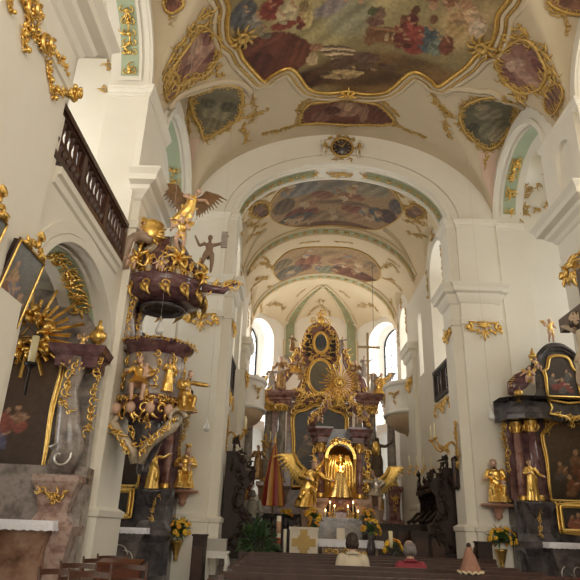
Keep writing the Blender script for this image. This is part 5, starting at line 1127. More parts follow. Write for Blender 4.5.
p = at(31, 363, 8.7); t2 = thing('altar_candle', 'thick pale yellow candle standing in front of the golden sunburst', 'candle', p)
MB().lathe([(.055, 0), (.055, .42), (.045, .425), (0, .425)], (0, 0, 0), 14).build('wax', WAX, t2); MB().lathe([(.0, -.5), (.02, -.48), (.02, -.1), (.05, -.06), (.1, -.03), (.1, 0), (0, .0)], (0, 0, 0), 12).build('candle_holder', IRON, t2); MB().tube([(0, 0, .42), (0, 0, .46)], .006, 5).build('wick', IRON, t2)
put('putto', M_PUTTO, at(81, 352, 9.0), .3, None, 'tiny gilt putto on the urn at the right end of the left chapel altar', 'putto', sc=.5)
# gold scrolls on the back wall of the chapel
F = frame_fn((-4.3, 9.7, 4.6), ux, nf); wall_orn('stucco_ornament', 'gold stucco scrolls on the chapel wall above the sunburst altar', lambda a, b, h=0: F(a, b, h), [[(.15, .75), (.4, .5), (.6, .25)], [(.3, .95), (.6, .75)], [(.75, .0), (.8, -.2)]], .22, 61, GOLD)
# pale gold stucco on the wall behind the tall right arch and the gallery arch at upper left
F = frame_fn((7.0, YC-.02, 9.8), ux, nf); wall_orn('stucco_ornament', 'gold stucco scrolls on the cream wall inside the tall right arch', F, [[(-.55, 1.5), (-.3, 1.0), (-.4, .3)], [(-.3, .9), (.2, 1.3), (.5, 1.6)], [(-.5, .1), (.1, .4), (.6, .8)], [(-.6, .3), (-.62, -.3)]], .24, 63)
F = frame_fn((-4.55, 9.73, 9.6), ux, nf); wall_orn('stucco_ornament', 'gold stucco scrolls on the gallery wall at upper left', F, [[(.3, 1.6), (.45, 1.0), (.5, .5)], [(.2, 1.7), (.1, 1.2)], [(.45, .1), (.5, -.2)]], .22, 65)
# ---------------- pulpit
PX, PY = -2.53, 10.55
t = thing('pulpit', 'dark marble pulpit with gilded figures and crowned canopy on the left pillar', 'pulpit', (PX, PY, 2.6))
L_ = lambda pr, m, nm, n=24, par=None, mi=0: MB().lathe([(r*.84, z) for r, z in pr], (0, 0, 0), n).build(nm, m, par or t)
L_([(.0, -.1), (.06, -.08), (.1, 0), (.16, .1), (.34, .32), (.5, .5), (.66, .62), (.7, .72), (.66, .78), (.6, .8), (.6, 1.56), (.66, 1.6), (.68, 1.66), (.78, 1.7), (.82, 1.76), (.8, 1.8), (.66, 1.8), (.56, 1.7), (.56, .9), (0, .9)], PURPM, 'basket', 28)
for k in range(6):
    mb = MB(); a = -PI/2-1.0+k*.62; c, s = math.cos(a), math.sin(a); F = frame_fn((c*.53, s*.53, 1.18), (-s, c, 0), (c, s, 0)); rocaille(mb, F, [(0, .4), (.03, .1), (-.02, -.3)], .14, RA, 0, 1.3); mb.build('gilded_pilaster', GOLD, t)
mb = MB(); mb.lathe([(.508, .82), (.516, .84), (.516, 1.54), (.508, 1.56)], (0, 0, 0), 28); mb.build('relief_panel', mat('relief_grey', (.28, .23, .2), .3, noise=((.14, .11, .1), (.3, .25, .22), (.42, .36, .31)), scale=5), t)
SITP = dict(SEAT, ell=(-.22, -.05, .48), hal=(-.2, -.2, .5), elr=(.2, -.05, .5), har=(.12, -.2, .42), hea=(-.03, -.04, .72))
put('seated_relief_figure', figure_mesh(1.15, [SKIN, GOLD, GOLD, GOLD], SITP, robe='short', mantle=True, child=True, seed=11), (-.1, -.56, .62), .15, t, sc=.92)
put('relief_figure', figure_mesh(.62, [SKIN, GOLD, HAIR, GOLD], SAINT, robe='full', mantle=True, seed=12), (.36, -.42, .86), .6, t)
M_SEATANG = figure_mesh(1.2, [SKIN, OLDGOLD, HAIR, GOLD], dict(SEAT, elr=(.26, -.1, .56), har=(.36, -.16, .55), ell=(-.16, -.06, .46), hal=(-.04, -.2, .42), hea=(.05, -.04, .73), nec=(.03, -.01, .63)), robe='full', mantle=True, hair='long', seed=13)
put('angel_figure', M_SEATANG, (.66, -.32, .5), .55, t, sc=.82)
rp = random.Random(6)
for k in range(6):
    a = -PI+.3+k*.5; p = V((math.cos(a)*.56, math.sin(a)*.56, .55)); mb = MB(); F = frame_fn(p, (-math.sin(a), math.cos(a), 0), (math.cos(a), math.sin(a), 0))
    for j in range(5): leaf(mb, F, (0, 0), rp.uniform(0, 6.28), .22, .045)
    scroll(mb, F, (-.1, 0), .12, 0, 5, .04); mb.ball(F(0, 0, .1), (.085, .085, .1), 1, 8); mb.build('cherub_head', [GOLD, SKIN], t)
# support: two scroll arms and a tapering foot
L_([(.02, -.5), (.1, -.47), (.14, -.4), (.12, -.34), (.18, -.22), (.3, .0), (.42, .35), (.4, .5), (.0, .5)], DARKM, 'foot', 18)
for s in (-1, 1):
    mb = MB(); pts = [V((s*.05, -.4, -.32)), V((s*.09, -.46, -.16)), V((s*.2, -.5, .0)), V((s*.36, -.5, .14)), V((s*.5, -.46, .28)), V((s*.6, -.38, .46))]
    mb.tube(pts, [.08, .085, .08, .09, .12, .09], 10); F = frame_fn((s*.58, -.48, .42), ux, nf); scroll(mb, F, (0, 0), .17, 0, s*5.5, .08); mb.build('scroll_arm', PALE, t)
    mb = MB(); F2 = frame_fn((s*.32, -.58, .12), ux, nf); rocaille(mb, F2, [(-s*.22, -.35), (-s*.08, -.1), (s*.28, .25)], .16, RA, 0, 1.4); mb.build('gilded_foliage', GOLD, t)
mb = MB(); F = frame_fn((0, -.5, .12), ux, nf); rocaille(mb, F, [(-.14, .2), (0, .3), (.14, .2), (.12, -.1), (0, -.2), (-.12, -.1), (-.14, .2)], .14, RA, 0, 1.2); mb.build('gilded_cartouche', GOLD, t)
# back wall and door frame between basket and canopy
mb = MB(); mb.bx(-.62, -.5, -.36, .36, 1.6, 2.75); mb.build('back_panel', PURPM, t)
for y in (-.34, .3):
    mb = MB(); F = frame_fn((-.45, y, 2.2), ux, nf); mb.tube([F(-.1, -.55, 0), F(.0, -.3, .05), F(-.06, .1, .03), F(.02, .5, .0)], [.1, .11, .08, .1], 8); rocaille(mb, lambda a, b, h=0: F(a, b, h+.1), [(-.05, -.45), (0, .0), (0, .45)], .15, RA, 1, 1.6); mb.build('side_scroll', [MARBLE, GOLD], t)
# canopy
for z, r, sz in ((1.76, .7, .1), (.72, .6, .13)):
    mb = MB()
    for k in range(9):
        a = -PI+.15+k*.36; F = frame_fn((math.cos(a)*r, math.sin(a)*r, z), (-math.sin(a), math.cos(a), 0), (math.cos(a), math.sin(a), 0)); rocaille(mb, F, [(-.1, 0), (.1, 0)], sz, RA, 0, 1.4)
    mb.build('gilded_rim', GOLD, t)
for k in range(9):
    a = -PI+.1+k*.4; z = 3.08+.12*math.sin(k*2); mb = MB(); F = frame_fn((math.cos(a)*.66, math.sin(a)*.66, z), (-math.sin(a), math.cos(a), 0), (math.cos(a), math.sin(a), .4)); rocaille(mb, F, [(-.12, -.1), (.0, .12), (.1, .36)], .15, RA, 0, 1.5); mb.ball(F(0, .05, .02), (.07, .07, .09), 1, 8); mb.build('gilded_spray', [GOLD, PALE], t)
can = MB(); can.lathe([(r*.9, z) for r, z in [(.0, 2.62), (.3, 2.6), (.44, 2.56), (.7, 2.62), (.86, 2.7), (.9, 2.78), (.84, 2.84), (.86, 2.92), (.9, 2.98), (.8, 3.02), (.74, 3.14), (.72, 3.3), (.62, 3.5), (.5, 3.62), (.42, 3.76), (.3, 3.9), (.24, 3.98), (0, 4.0)]], (0, 0, 0), 30); cn = can.build('canopy', PURPM, t)
fr0 = None
for k in range(14):
    a = 2*PI*k/14; mb = MB(); F = frame_fn((.78, 0, 2.74), (0, 1, 0), (1, 0, 0)); leaf(mb, F, (-.08, .02), -PI/2+.3, .24, .05); leaf(mb, F, (.08, .02), -PI/2-.3, .24, .05); scroll(mb, F, (0, .02), .09, 0, 5, .035); mb.ball(F(0, -.02, .03), .05, 0, 6)
    if fr0 is None: fr0 = mb.build('fringe', OLDGOLD, cn)
    else: dup(fr0, rz=a, parent=cn)

mb = MB(); mb.lathe([(.36, 2.555), (.44, 2.53), (.44, 2.5), (.34, 2.5), (.34, 2.56)], (0, 0, 0), 24); mb.build('sounding_ring', DARKM, cn); mb = MB(); mb.lathe([(0, 2.575), (.34, 2.57), (.34, 2.585), (0, 2.59)], (0, 0, 0), 24); mb.build('underside_disc', WHITE, cn)
for a, zz, L, nm in ((-2.1, 3.3, .7, 0), (-1.1, 3.3, .75, 0), (-.3, 3.15, .6, 0)):
    c, s = math.cos(a), math.sin(a); mb = MB(); F = frame_fn((c*.66, s*.66, zz-.1), (-s, c, 0), (c, s, 0)); scroll(mb, F, (0, .1), .22, -PI/2, 6, .07, 0); mb.tube([F(0, .3, -.1), F(0, .5, -.25), F(0, .75, -.42)], [.1, .08, .05], 8, 1); rocaille(mb, F, [(-.2, -.1), (.2, -.1)], .2, RA, 0, 1.4)
    for k in range(6): leaf(mb, F, (0, .1), k, .3, .05, 0, .5, .12)
    mb.build('canopy_scroll', [GOLD, PALE], t)
mb = MB(); F = frame_fn((-.3, -.62, 3.35), ux, nf); mb.tube([F(-.3, -.3, 0), F(-.36, .0, .04), F(-.3, .32, .02), F(-.1, .42, 0), F(.1, .3, .05)], [.09, .1, .1, .12, .07], 9); scroll(mb, F, (-.22, .34), .14, 0, 5, .06); scroll(mb, F, (-.3, -.25), .13, PI, -5, .05); mb.build('console_scroll', mat('scroll_pinkish', (.4, .29, .21), .4, noise=(.3, .2, .14), scale=6), t)
mb = MB(); F = frame_fn((-.22, -.3, 4.02), ux, nf); mb.lathe([(.14, 0), (.22, .1), (.26, .26), (.2, .36), (.24, .42), (.12, .5), (.02, .56)], (-.3, -.35, 3.72), 12)
for k in range(9): leaf(mb, F, (-.05, -.1), k*.7, .3, .06, 0, .5, .12)
mb.ball((-.55, -.3, 4.2), (.2, .14, .14), 0, 10); mb.build('gilded_crown', GOLD, t)
urn(t, -.62, -.48, 3.62, .7, GOLD)
FLY = dict(pel=(0, 0, .5), che=(.03, -.06, .68), nec=(.08, -.1, .78), hea=(.13, -.15, .86), shl=(-.04, -.12, .76), shr=(.14, -.03, .75), ell=(-.14, -.22, .68), hal=(-.02, -.3, .6), elr=(.27, -.1, .74), har=(.3, -.22, .62), knl=(-.14, .0, .3), anl=(-.26, .1, .14), knr=(.02, .05, .27), anr=(-.06, .12, .06))
M_FLY = figure_mesh(1.15, [SKIN, GOLD, HAIR, mat('brown_wing', (.13, .065, .03), .45, noise=(.24, .13, .05), scale=10)], FLY, robe='short', wings=1.2, hair=True, seed=15)
put('trumpet_angel', M_FLY, (.36, -.3, 3.95), .35, t, sc=.95)
put('putto', M_PUTTO, (.34, -.62, 3.5), .1, t, sc=1.12)
WOODF = figure_mesh(.8, [mat('brown_figure', (.2, .12, .075), .5)]*4, dict(PUTTO, hal=(-.36, -.02, .9), elr=(.3, -.02, .8), har=(.42, -.05, .98), anl=(-.2, .12, .04)), robe='waist', chubby=1.2, detail=54)
put('brown_cherub', WOODF, (.84, -.3, 3.2), .2, t); MB().bx(-.06, .06, -.02, .02, 0, .34).build('open_book', MARBLE, t).location = (1.12, -.32, 3.72)
mb = MB(); F = frame_fn((.98, -.3, 2.86), (.9, .3, 0), (.3, -.9, 0)); rocaille(mb, F, [(-.1, -.1), (.15, .08), (.5, .22)], .2, RA, 0, 1.6)
mb.tube([F(-.2, 0, 0), F(.2, .0, .0), F(.45, .2, 0)], [.09, .07, .03], 7, 1); mb.build('projecting_spray', [GOLD, PURPM], t)
for k, (x, y, z, s, r) in enumerate(((-.5, -.66, 3.0, .9, .3), (.1, -.86, 2.9, .7, .1), (-.42, -.5, 3.75, .8, .6))): put('putto_figure', M_PUTTO2, (x, y, z), r, t, sc=s)
# ================================================================== high altar and the choir
RH = random.Random(55)
HX, HY = AX-.1, 24.4
t = thing('high_altar', 'towering red and brown marble high altar with gilded columns at the end of the choir', 'altar', (HX, HY, FZ))
mb = MB(); mb.bx(-2.9, 2.9, -.1, .5, 0, .9); mb.bx(-1.2, 1.2, -.5, .9, 0, 1.15); mb.build('base', BROWNM, t)
for s in (-1, 1):
    for x, y, w in ((2.86, -.25, .5), (1.78, -.4, 1.15)):
        mb = MB(); mb.sweep([(s*x-w/2, y+.5), (s*x-w/2, y-.35), (s*x+w/2, y-.35), (s*x+w/2, y+.5)], [(-.1, .0), (.05, 0), (.05, .2), (-.02, .28), (-.02, .9), (.08, 1.0), (.08, 1.1), (-.03, 1.16), (-.05, 1.6), (.0, 2.1), (.08, 2.2), (.08, 2.34), (-.2, 2.36)]); mb.build('pedestal', BROWNM if w > 1 else REDM, t)
        mb = MB(); F = frame_fn((s*x, y-.38, 1.7), ux, nf); rocaille(mb, F, [(-w*.35, .3), (0, .1), (w*.35, .3)], .22, RH, 0, 1.2); rocaille(mb, F, [(0, .2), (0, -.3)], .2, RH); mb.build('gilded_relief', GOLD, t)
    for x, y, m in ((2.86, -.25, COLM), (2.1, -.38, COLM), (1.55, -.5, COLM)):
        column(t, s*x, y, 2.36, 5.35, .17, m)
    mb = MB(); mb.bx(s*1.82-.2, s*1.82+.2, -.1, .3, 2.3, 5.3); mb.build('pilaster', REDM, t)
    mb = MB(); mb.sweep([(s*2.32, .2), (s*2.32, -.55), (s*1.85, -.66), (s*1.25, -.78), (s*1.25, .2)][::(1 if s < 0 else -1)], [(-.3, 5.3), (0, 5.3), (.02, 5.48), (.06, 5.52), (.06, 5.6), (.14, 5.68), (.2, 5.78), (.22, 5.86), (-.3, 5.9)]); mb.build('entablature', REDM, t)
    mb = MB(); mb.sweep([(s*3.1, .1), (s*3.1, -.5), (s*2.62, -.5), (s*2.62, .1)][::(1 if s < 0 else -1)], [(-.2, 5.3), (0, 5.3), (.02, 5.48), (.06, 5.52), (.06, 5.6), (.1, 5.68), (.14, 5.8), (-.2, 5.82)]); mb.build('entablature_block', REDM, t)
    mb = MB(); F = frame_fn((s*1.8, -.72, 5.3), ux, nf); rocaille(mb, F, [(-.5, .0), (.5, -.05)], .25, RH, 0, 1.3); mb.build('gilded_frieze', GOLD, t)
    # big scroll carrying the attic
    mb = MB(); F = frame_fn((s*1.3, -.3, 5.9), ux, nf); mb.tube([F(s*.5, .1, 0), F(s*.35, .5, 0), F(-s*.0, .9, 0), F(-s*.25, 1.4, 0), F(-s*.3, 1.9, 0)], [.2, .24, .2, .15, .12], 9); scroll(mb, F, (s*.35, .25), .25, PI/2, -s*5.5, .12); mb.build('volute', REDM, t)
    mb = MB(); rocaille(mb, lambda a, b, h=0: F(a, b, h+.15), [(s*.55, .1), (s*.2, .6), (-s*.1, 1.2), (-s*.3, 1.9)], .3, RH, 0, 1.3); mb.build('gilded_foliage', GOLD, t)
mb = MB(); mb.bx(-1.35, 1.35, .2, .4, 1.0, 5.6); mb.build('retable_wall', BROWNM, t)
picture('altar_painting', '', shaped(2.1, 3.2, .84), .06, oil(77, 2.1, 3.2, ((.05, .045, .04), (.09, .09, .09)), 8, ((.13, .1, .07), (.07, .08, .11), (.16, .11, .06))), (0, .08, 2.25), ux, nf, parent=t)
P = smooth_poly([(-.95, 5.6), (.95, 5.6), (1.05, 5.95), (.78, 6.65), (.85, 7.45), (.8, 8.25), (.55, 8.85), (0, 9.10), (-.55, 8.85), (-.8, 8.25), (-.85, 7.45), (-.78, 6.65), (-1.05, 5.95)], 3)
mb = MB(); mb.prism(P, lambda a, b, h: V((a, h, b)), -.05, .3); mb.build('attic', REDM, t)
oval = lambda w, h: [(w/2*math.cos(2*PI*i/36), h/2+h/2*math.sin(2*PI*i/36)) for i in range(36)]
picture('upper_painting', '', oval(.98, 1.4), .05, oil(78, 1.0, 1.5, ((.1, .08, .05), (.2, .17, .1)), 3, ((.08, .08, .1), (.1, .09, .1), (.14, .1, .07))), (0, -.12, 5.95), ux, nf, parent=t, frame_m=GOLD)
picture('top_medallion', '', oval(.56, .85), .045, painter(lambda u, v: (.12, .11, .08), [(0, .45, .25, .3, 0, (.05, .05, .06))]), (0, -.12, 7.7), ux, nf, parent=t, frame_m=GOLD)
F = frame_fn((0, -.1, 0), ux, nf)
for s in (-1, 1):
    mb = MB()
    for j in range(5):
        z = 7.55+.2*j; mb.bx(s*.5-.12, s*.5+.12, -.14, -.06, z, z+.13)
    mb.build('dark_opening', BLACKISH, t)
    mb = MB(); rocaille(mb, F, [(s*.9, 5.45), (s*.75, 6.15), (s*.6, 6.75), (s*.75, 7.35), (s*.75, 8.15), (s*.45, 8.75), (0, 9.05)], .3, RH, 0, 1.5); rocaille(mb, F, [(s*.45, 7.40), (s*.45, 8.55)], .22, RH, 0, 1.2); mb.build('gilded_scrollwork', GOLD, t)
mb = MB(); rocaille(mb, F, [(-.5, 9.00), (-.2, 9.30), (0, 9.55), (.2, 9.30), (.5, 9.00)], .3, RH, 0, 1.4); rocaille(mb, F, [(-.5, 7.40), (0, 7.55), (.5, 7.40)], .25, RH, 0, 1.3); rocaille(mb, F, [(-.8, 5.35), (0, 5.60), (.8, 5.35)], .3, RH, 0, 1.3); mb.ball(F(0, 9.15, .05), (.16, .1, .2)); mb.build('gilded_crown', GOLD, t)
mb = MB(); F = frame_fn((0, -.55, 0), ux, nf); rocaille(mb, F, [(-1.15, 5.0), (-.8, 5.5), (-.3, 5.75), (.3, 5.75), (.8, 5.5), (1.15, 5.0)], .3, RH, 0, 1.6); mb.build('gilded_cresting', GOLD, t)
for s in (-1, 1): mb = MB(); rocaille(mb, F, [(s*1.2, 5.9), (s*.75, 6.0), (s*.6, 5.6)], .3, RH, 0, 1.5); mb.build('gilded_scrollwork', GOLD, t)
# statues on the entablature and between the columns
WOODG = mat('gilt_brown_robe', (.30, .17, .06), .38, .5, noise=((.17, .08, .04), (.42, .26, .09)), scale=9)
SILV = mat('silvered_robe', (.34, .29, .25), .4, .3, noise=((.2, .17, .15), (.45, .39, .34)), scale=9)
M_HS = [figure_mesh(1.25, [SKIN, WOODG, HAIR, SILV], SAINT, robe='full', mantle=True, seed=21, detail=56), figure_mesh(1.25, [SKIN, SILV, HAIR, WOODG], REACH, robe='full', mantle=True, seed=22, detail=56), figure_mesh(1.2, [SKIN, GOLD, HAIR, SILV], dict(SEAT, elr=(.25, 0, .62), har=(.34, -.08, .76)), robe='bell', mantle=True, wings=.9, seed=23, detail=56)]
def hs(label, k, px, py, Y=24.0, rz=0, s=1.0):
    put('saint_statue', M_HS[k], at(px, py, Y), rz, None, label, 'statue', sc=s)
hs('gilded seated angel statue at the far left on the high altar entablature', 2, 256, 398, 23.6, .3, 1.0)
hs('small gilded angel statue on the left end block of the high altar', 2, 263, 404, 23.7, .2, .8)
hs('small golden saint statue between the left volute and the upper painting', 0, 301, 380, 24.0, .1, .7)
hs('small golden saint statue between the upper painting and the right volute', 0, 335, 384, 24.0, -.1, .7)
hs('silver statue raising an arm before the left apse window', 1, 271, 394, 23.9, .2, .95)
hs('golden saint statue right of the left apse window on the high altar', 0, 280, 390, 24.0, -.2, 1.15)
hs('small figure sitting on the left volute of the high altar attic', 2, 295, 374, 24.1, .3, .8)
hs('small standing figure beside the top medallion on the left', 0, 292, 352, 24.2, .2, .62)
hs('reddish standing figure beside the top medallion on the right', 1, 342, 354, 24.2, -.2, .62)
hs('golden saint statue on the high altar left of the big wooden cross', 0, 356, 393, 24.0, .2, 1.15)
hs('bent figure close to the wooden cross before the right apse window', 1, 364, 377, 23.9, .4, .72)
hs('gilded seated angel statue at the far right on the high altar entablature', 2, 382, 396, 23.9, -.3)
hs('standing figure between the cross and the angel at far right', 1, 373, 395, 23.9, -.2, .75)
t = thing('wooden_cross', 'tall plain wooden cross in front of the right apse window', 'cross', at(368.5, 392, 23.6)); MB().bx(-.045, .045, -.04, .04, -.1, 2.5).build('upright', mat('cross_gilt', (.25, .17, .07), .5), t); MB().bx(-.42, .5, -.03, .03, 1.83, 1.92).build('crossbar', MATS['cross_gilt'], t)
DROBE = mat('dark_brown_robe', (.075, .042, .024), .45, noise=(.13, .075, .04), scale=8)
put('saint_statue', figure_mesh(1.5, [DROBE, DROBE, DROBE, DROBE], REACH, robe='full', mantle=True, veil=True, seed=31, detail=56), at(377, 478, 23.2), -.2, None, 'dark brown robed statue before the lower right apse window', 'statue')
put('saint_statue', figure_mesh(1.3, [SKIN, WOODG, HAIR, WOODG], SAINT, robe='full', mantle=True, seed=32, detail=56), at(257, 480, 23.2), .3, None, 'brown statue before the lower left apse window', 'statue')
p = at(376, 449, 21.5); t = thing('hanging_lantern', 'small dark oval lantern hanging above the dark robed statue', 'lamp', p); MB().lathe([(.03, -.26), (.1, -.2), (.15, 0), (.1, .2), (.03, .26)], (0, 0, 0), 12).build('lantern_body', GOLD, t); MB().tube([(0, 0, .25), (0, 0, chan_z(p.x, p.y)-p.z)], .008, 5).build('chain', IRON, t)
p = at(343, 405, 22.6)
# ---------------- shrine altar in front of the high altar
GX, GY = 1.45, 18.1
t = thing('shrine_altar', 'small golden shrine altar with a glowing niche between dark columns', 'altar', (GX, GY, FZ))
mb = MB(); mb.bx(-.86, .86, -.75, .5, 0, .95); mb.bx(-.9, .9, -.8, .5, .95, 1.03); mb.build('mensa', MARBLE, t)
for s in (-1, 1):
    mb = MB(); mb.sweep([(s*.78, .3), (s*.78, -.5), (s*.42, -.5), (s*.42, .3)][::(1 if s < 0 else -1)], [(-.05, 1.03), (.06, 1.03), (.05, 1.15), (-.03, 1.25), (0, 1.6), (.07, 1.75), (.08, 1.85), (-.15, 1.87)]); mb.build('pedestal', mat('pink_marble', (.38, .25, .18), .25, noise=((.26, .14, .1), (.4, .27, .2), (.5, .38, .29)), scale=5), t)
    column(t, s*.56, -.25, 1.87, 3.4, .105, REDM)
    mb = MB(); F = frame_fn((s*.7, -.4, 2.6), ux, nf); rocaille(mb, F, [(s*.06, .6), (s*.1, 0), (s*.03, -.6)], .2, RH, 0, 1.4); mb.build('side_garland', GOLD, t)
    mb = MB(); mb.sweep([(s*.82, .2), (s*.82, -.2), (s*.66, -.45), (s*.38, -.45), (s*.38, .2)][::(1 if s < 0 else -1)], [(-.2, 3.4), (0, 3.4), (.02, 3.55), (.08, 3.6), (.1, 3.7), (.16, 3.78), (.16, 3.84), (-.2, 3.86)]); mb.build('entablature', PURPM, t)
    mb = MB(); F = frame_fn((s*.5, -.2, 3.86), ux, nf); mb.tube([F(s*.35, .05, 0), F(s*.28, .35, 0), F(0, .55, 0), F(-s*.15, .9, 0)], [.12, .15, .12, .08], 8); scroll(mb, F, (s*.28, .15), .15, PI/2, -s*5, .08); rocaille(mb, lambda a, b, h=0: F(a, b, h+.12), [(s*.4, .1), (s*.1, .5), (-s*.2, .9)], .22, RH, 1, 1.5); mb.build('volute', [REDM, GOLD], t)
    put('seated_putto', M_PUTTO2, (s*.62, -.25, 3.95), -s*.3, t, sc=.9); put('flying_putto', M_PUTTO, (s*.34, -.3, 4.45), -s*.3, t, sc=.8)
mb = MB(); mb.bx(-.72, .72, .25, .45, 1.0, 3.9); mb.build('back_wall', DARKM, t)
mb = MB(); arch_band(mb, 0, .37, 2.95, .42, .08, lambda u, z, h: V((u, -.35-h, z)), .12); mb.tube([(-.41, -.4, 1.87), (-.41, -.4, 2.95)], .045, 8); mb.tube([(.41, -.4, 1.87), (.41, -.4, 2.95)], .045, 8); F = frame_fn((0, -.48, 3.4), ux, nf); rocaille(mb, F, [(-.35, -.05), (0, .12), (.35, -.05)], .2, RH, 0, 1.3); mb.build('niche_arch', GOLD, t)
mb = MB(); mb.lathe([(.40, 1.87), (.40, 2.95), (.36, 3.1), (.28, 3.22), (.15, 3.32), (0, 3.36)], (0, -.2, 0), 20, 0, 0, PI, 1, 1.05); mb.build('niche_shell', mat('niche_gold', (.75, .5, .14), .3, 1), t)
for s in (-1, 1):
    for k in range(3):
        mb = MB(); x = s*(.18+.085*k); mb.tube([(s*.05+x*.5, -.42, 3.05), (x*.95, -.44, 2.75), (x, -.44, 2.3), (x+s*.015, -.42, 1.9)], [.025, .04, .045, .04], 8); mb.build('gilded_curtain', GOLD, t)
# rays between picture and shrine
sb = MB(); F = frame_fn((-.02, -.2, 5.22), ux, nf)
for k in range(30):
    a = 2*PI*k/30; L = .62 if k % 2 else .46; d = (math.cos(a), math.sin(a)); n_ = (-d[1]*.028, d[0]*.028)
    sb.add([F(d[0]*.1+n_[0]*.5, d[1]*.1+n_[1]*.5, .02), F(d[0]*.1-n_[0]*.5, d[1]*.1-n_[1]*.5, .02), F(d[0]*L-n_[0], d[1]*L-n_[1], .02), F(d[0]*L+n_[0], d[1]*L+n_[1], .02), F(d[0]*.1, d[1]*.1, .06), F(d[0]*L, d[1]*L, .05)], [(0, 1, 4), (1, 2, 5, 4), (3, 0, 4, 5), (2, 3, 5), (0, 3, 2, 1)], 0, False)
so = sb.build('sunburst', GOLD, t); cl = MB(); 
for k in range(14): a = k*.45; cl.ball(F(.14*math.cos(a), .14*math.sin(a), .07), .05, 0, 6)
cl.ball(F(0, 0, .1), (.09, .05, .12), 1, 8); cl.build('sunburst_heart', [GOLD, GOLD], so)
mb = MB(); F = frame_fn((0, -.25, 4.4), ux, nf); rocaille(mb, F, [(-.4, .1), (0, .35), (.4, .1)], .26, RH, 0, 1.5); rocaille(mb, F, [(0, .0), (0, .5)], .26, RH, 0, 1.5); mb.build('gilded_crest', GOLD, t)
mb = MB(); mb.bx(-.36, .36, -.45, .2, 1.03, 1.5); mb.lathe([(.36, 1.5), (.34, 1.6), (.4, 1.7), (.42, 1.86), (0, 1.87)], (0, -.15, 0), 18); F = frame_fn((0, -.47, 1.3), ux, nf); rocaille(mb, F, [(-.28, -.15), (-.25, .2), (0, .3), (.25, .2), (.28, -.15)], .15, RH, 1, 1.3); mb.build('tabernacle', [REDM, GOLD], t)
for c in t.children:
    if c.name.split('.')[0] != 'mensa': c.location.z -= .32
p = V((GX, GY-.38, FZ+1.56)); put('shrine_statue', figure_mesh(1.12, [GOLD, mat('bright_gilding', (.95, .68, .24), .25, 1, noise=((.85, .52, .14), (.98, .76, .36)), scale=14, bump=.3, bscale=30), GOLD, GOLD], dict(har=(.05, -.12, .62), hal=(-.05, -.12, .62)), robe='bell', crown=True, legs=False, child='robe', seed=41), p, 0, None, 'crowned golden statue in a bell shaped robe inside the shrine niche', 'statue')
# angels beside the shrine
M_ANG = figure_mesh(1.35, [SKIN, GOLD, HAIR, GOLD], dict(SEAT, pel=(0, .0, .36), che=(.05, -.05, .55), nec=(.08, -.08, .65), hea=(.1, -.11, .73), shl=(-.06, -.08, .63), shr=(.18, -.03, .62), elr=(.28, -.06, .52), har=(.42, -.1, .48), ell=(-.16, -.14, .52), hal=(-.02, -.24, .48), knl=(-.12, -.14, .2), anl=(-.2, .1, .08), knr=(.1, -.24, .3), anr=(.1, -.2, .05)), robe='full', wings=1.15, mantle=True, hair='long', seed=43)
M_ANG2 = figure_mesh(1.3, [SKIN, SILVER, HAIR, GOLD], dict(SEAT, elr=(.18, -.08, .54), ell=(-.28, -.04, .56), hal=(-.4, -.1, .6), hea=(-.06, -.06, .73)), robe='short', wings=1.15, mantle=True, seed=44)
put('kneeling_angel', M_ANG, at(307, 509, 17.6), .1, None, 'large golden winged angel kneeling left of the shrine', 'statue', sc=1.2); put('kneeling_angel', M_ANG2, at(376, 512, 18.8), -.2, None, 'silver robed winged angel seated right of the shrine', 'statue', sc=1.15)
for lb, px, Y, w in (('pale marble pedestal under the kneeling angel left of the shrine', 307, 17.6, .36), ('pale marble pedestal under the silver angel right of the shrine', 376, 18.8, .4)):
    p = at(px, 530, Y); z1 = at(px, 510, Y).z; t = thing('pedestal', lb, 'pedestal', (p.x, Y, FZ)); h = z1-FZ; MB().lathe([(w*.75, 0), (w*.75, .1), (w*.6, .16), (w*.55, h*.5), (w*.65, h*.8), (w*.75, h-.08), (w*.75, h-.01), (0, h-.01)], (0, 0, 0), 4).build('block', MATS['pink_marble'], t).rotation_euler.z = PI/4
    mb = MB(); F = frame_fn((0, -w*.46, h*.45), ux, nf); rocaille(mb, F, [(-.12, .1), (.12, -.1)], .15, RH); mb.build('gilded_relief', GOLD, t)
# candles of the shrine
def candlestick(label, px, py, Y, h=.3, group='lit candles on the shrine altar', stick=.42, lit=True):
    p = at(px, py, Y); t = thing('altar_candle', label, 'candle', p, 0, group)
    MB().lathe([(.018, -h), (.018, 0), (.008, .01), (0, .012)], (0, 0, 0), 10).build('wax', WAX, t)
    MB().lathe([(.09, -h-stick), (.09, -h-stick+.03), (.03, -h-stick+.08), (.045, -h-stick*.6), (.02, -h-stick*.45), (.035, -h-.06), (.055, -h-.01), (.0, -h)], (0, 0, 0), 10).build('candlestick', GOLD, t)
    if lit: MB().lathe([(0, 0.0), (.012, .012), (.016, .03), (.009, .055), (0, .075)], (0, 0, .012), 8).build('flame', FLAME, t)
for lb, x, y in (('lit candle farthest left on the shrine altar', 325.5, 512), ('second lit candle from the left on the shrine altar', 330, 504), ('third lit candle from the left on the shrine altar', 334.5, 507.5), ('fourth lit candle from the left on the shrine altar', 348, 508), ('fifth lit candle from the left on the shrine altar', 353, 504), ('lit candle farthest right on the shrine altar', 358, 513)): candlestick(lb, x, y, GY-.62, .22)
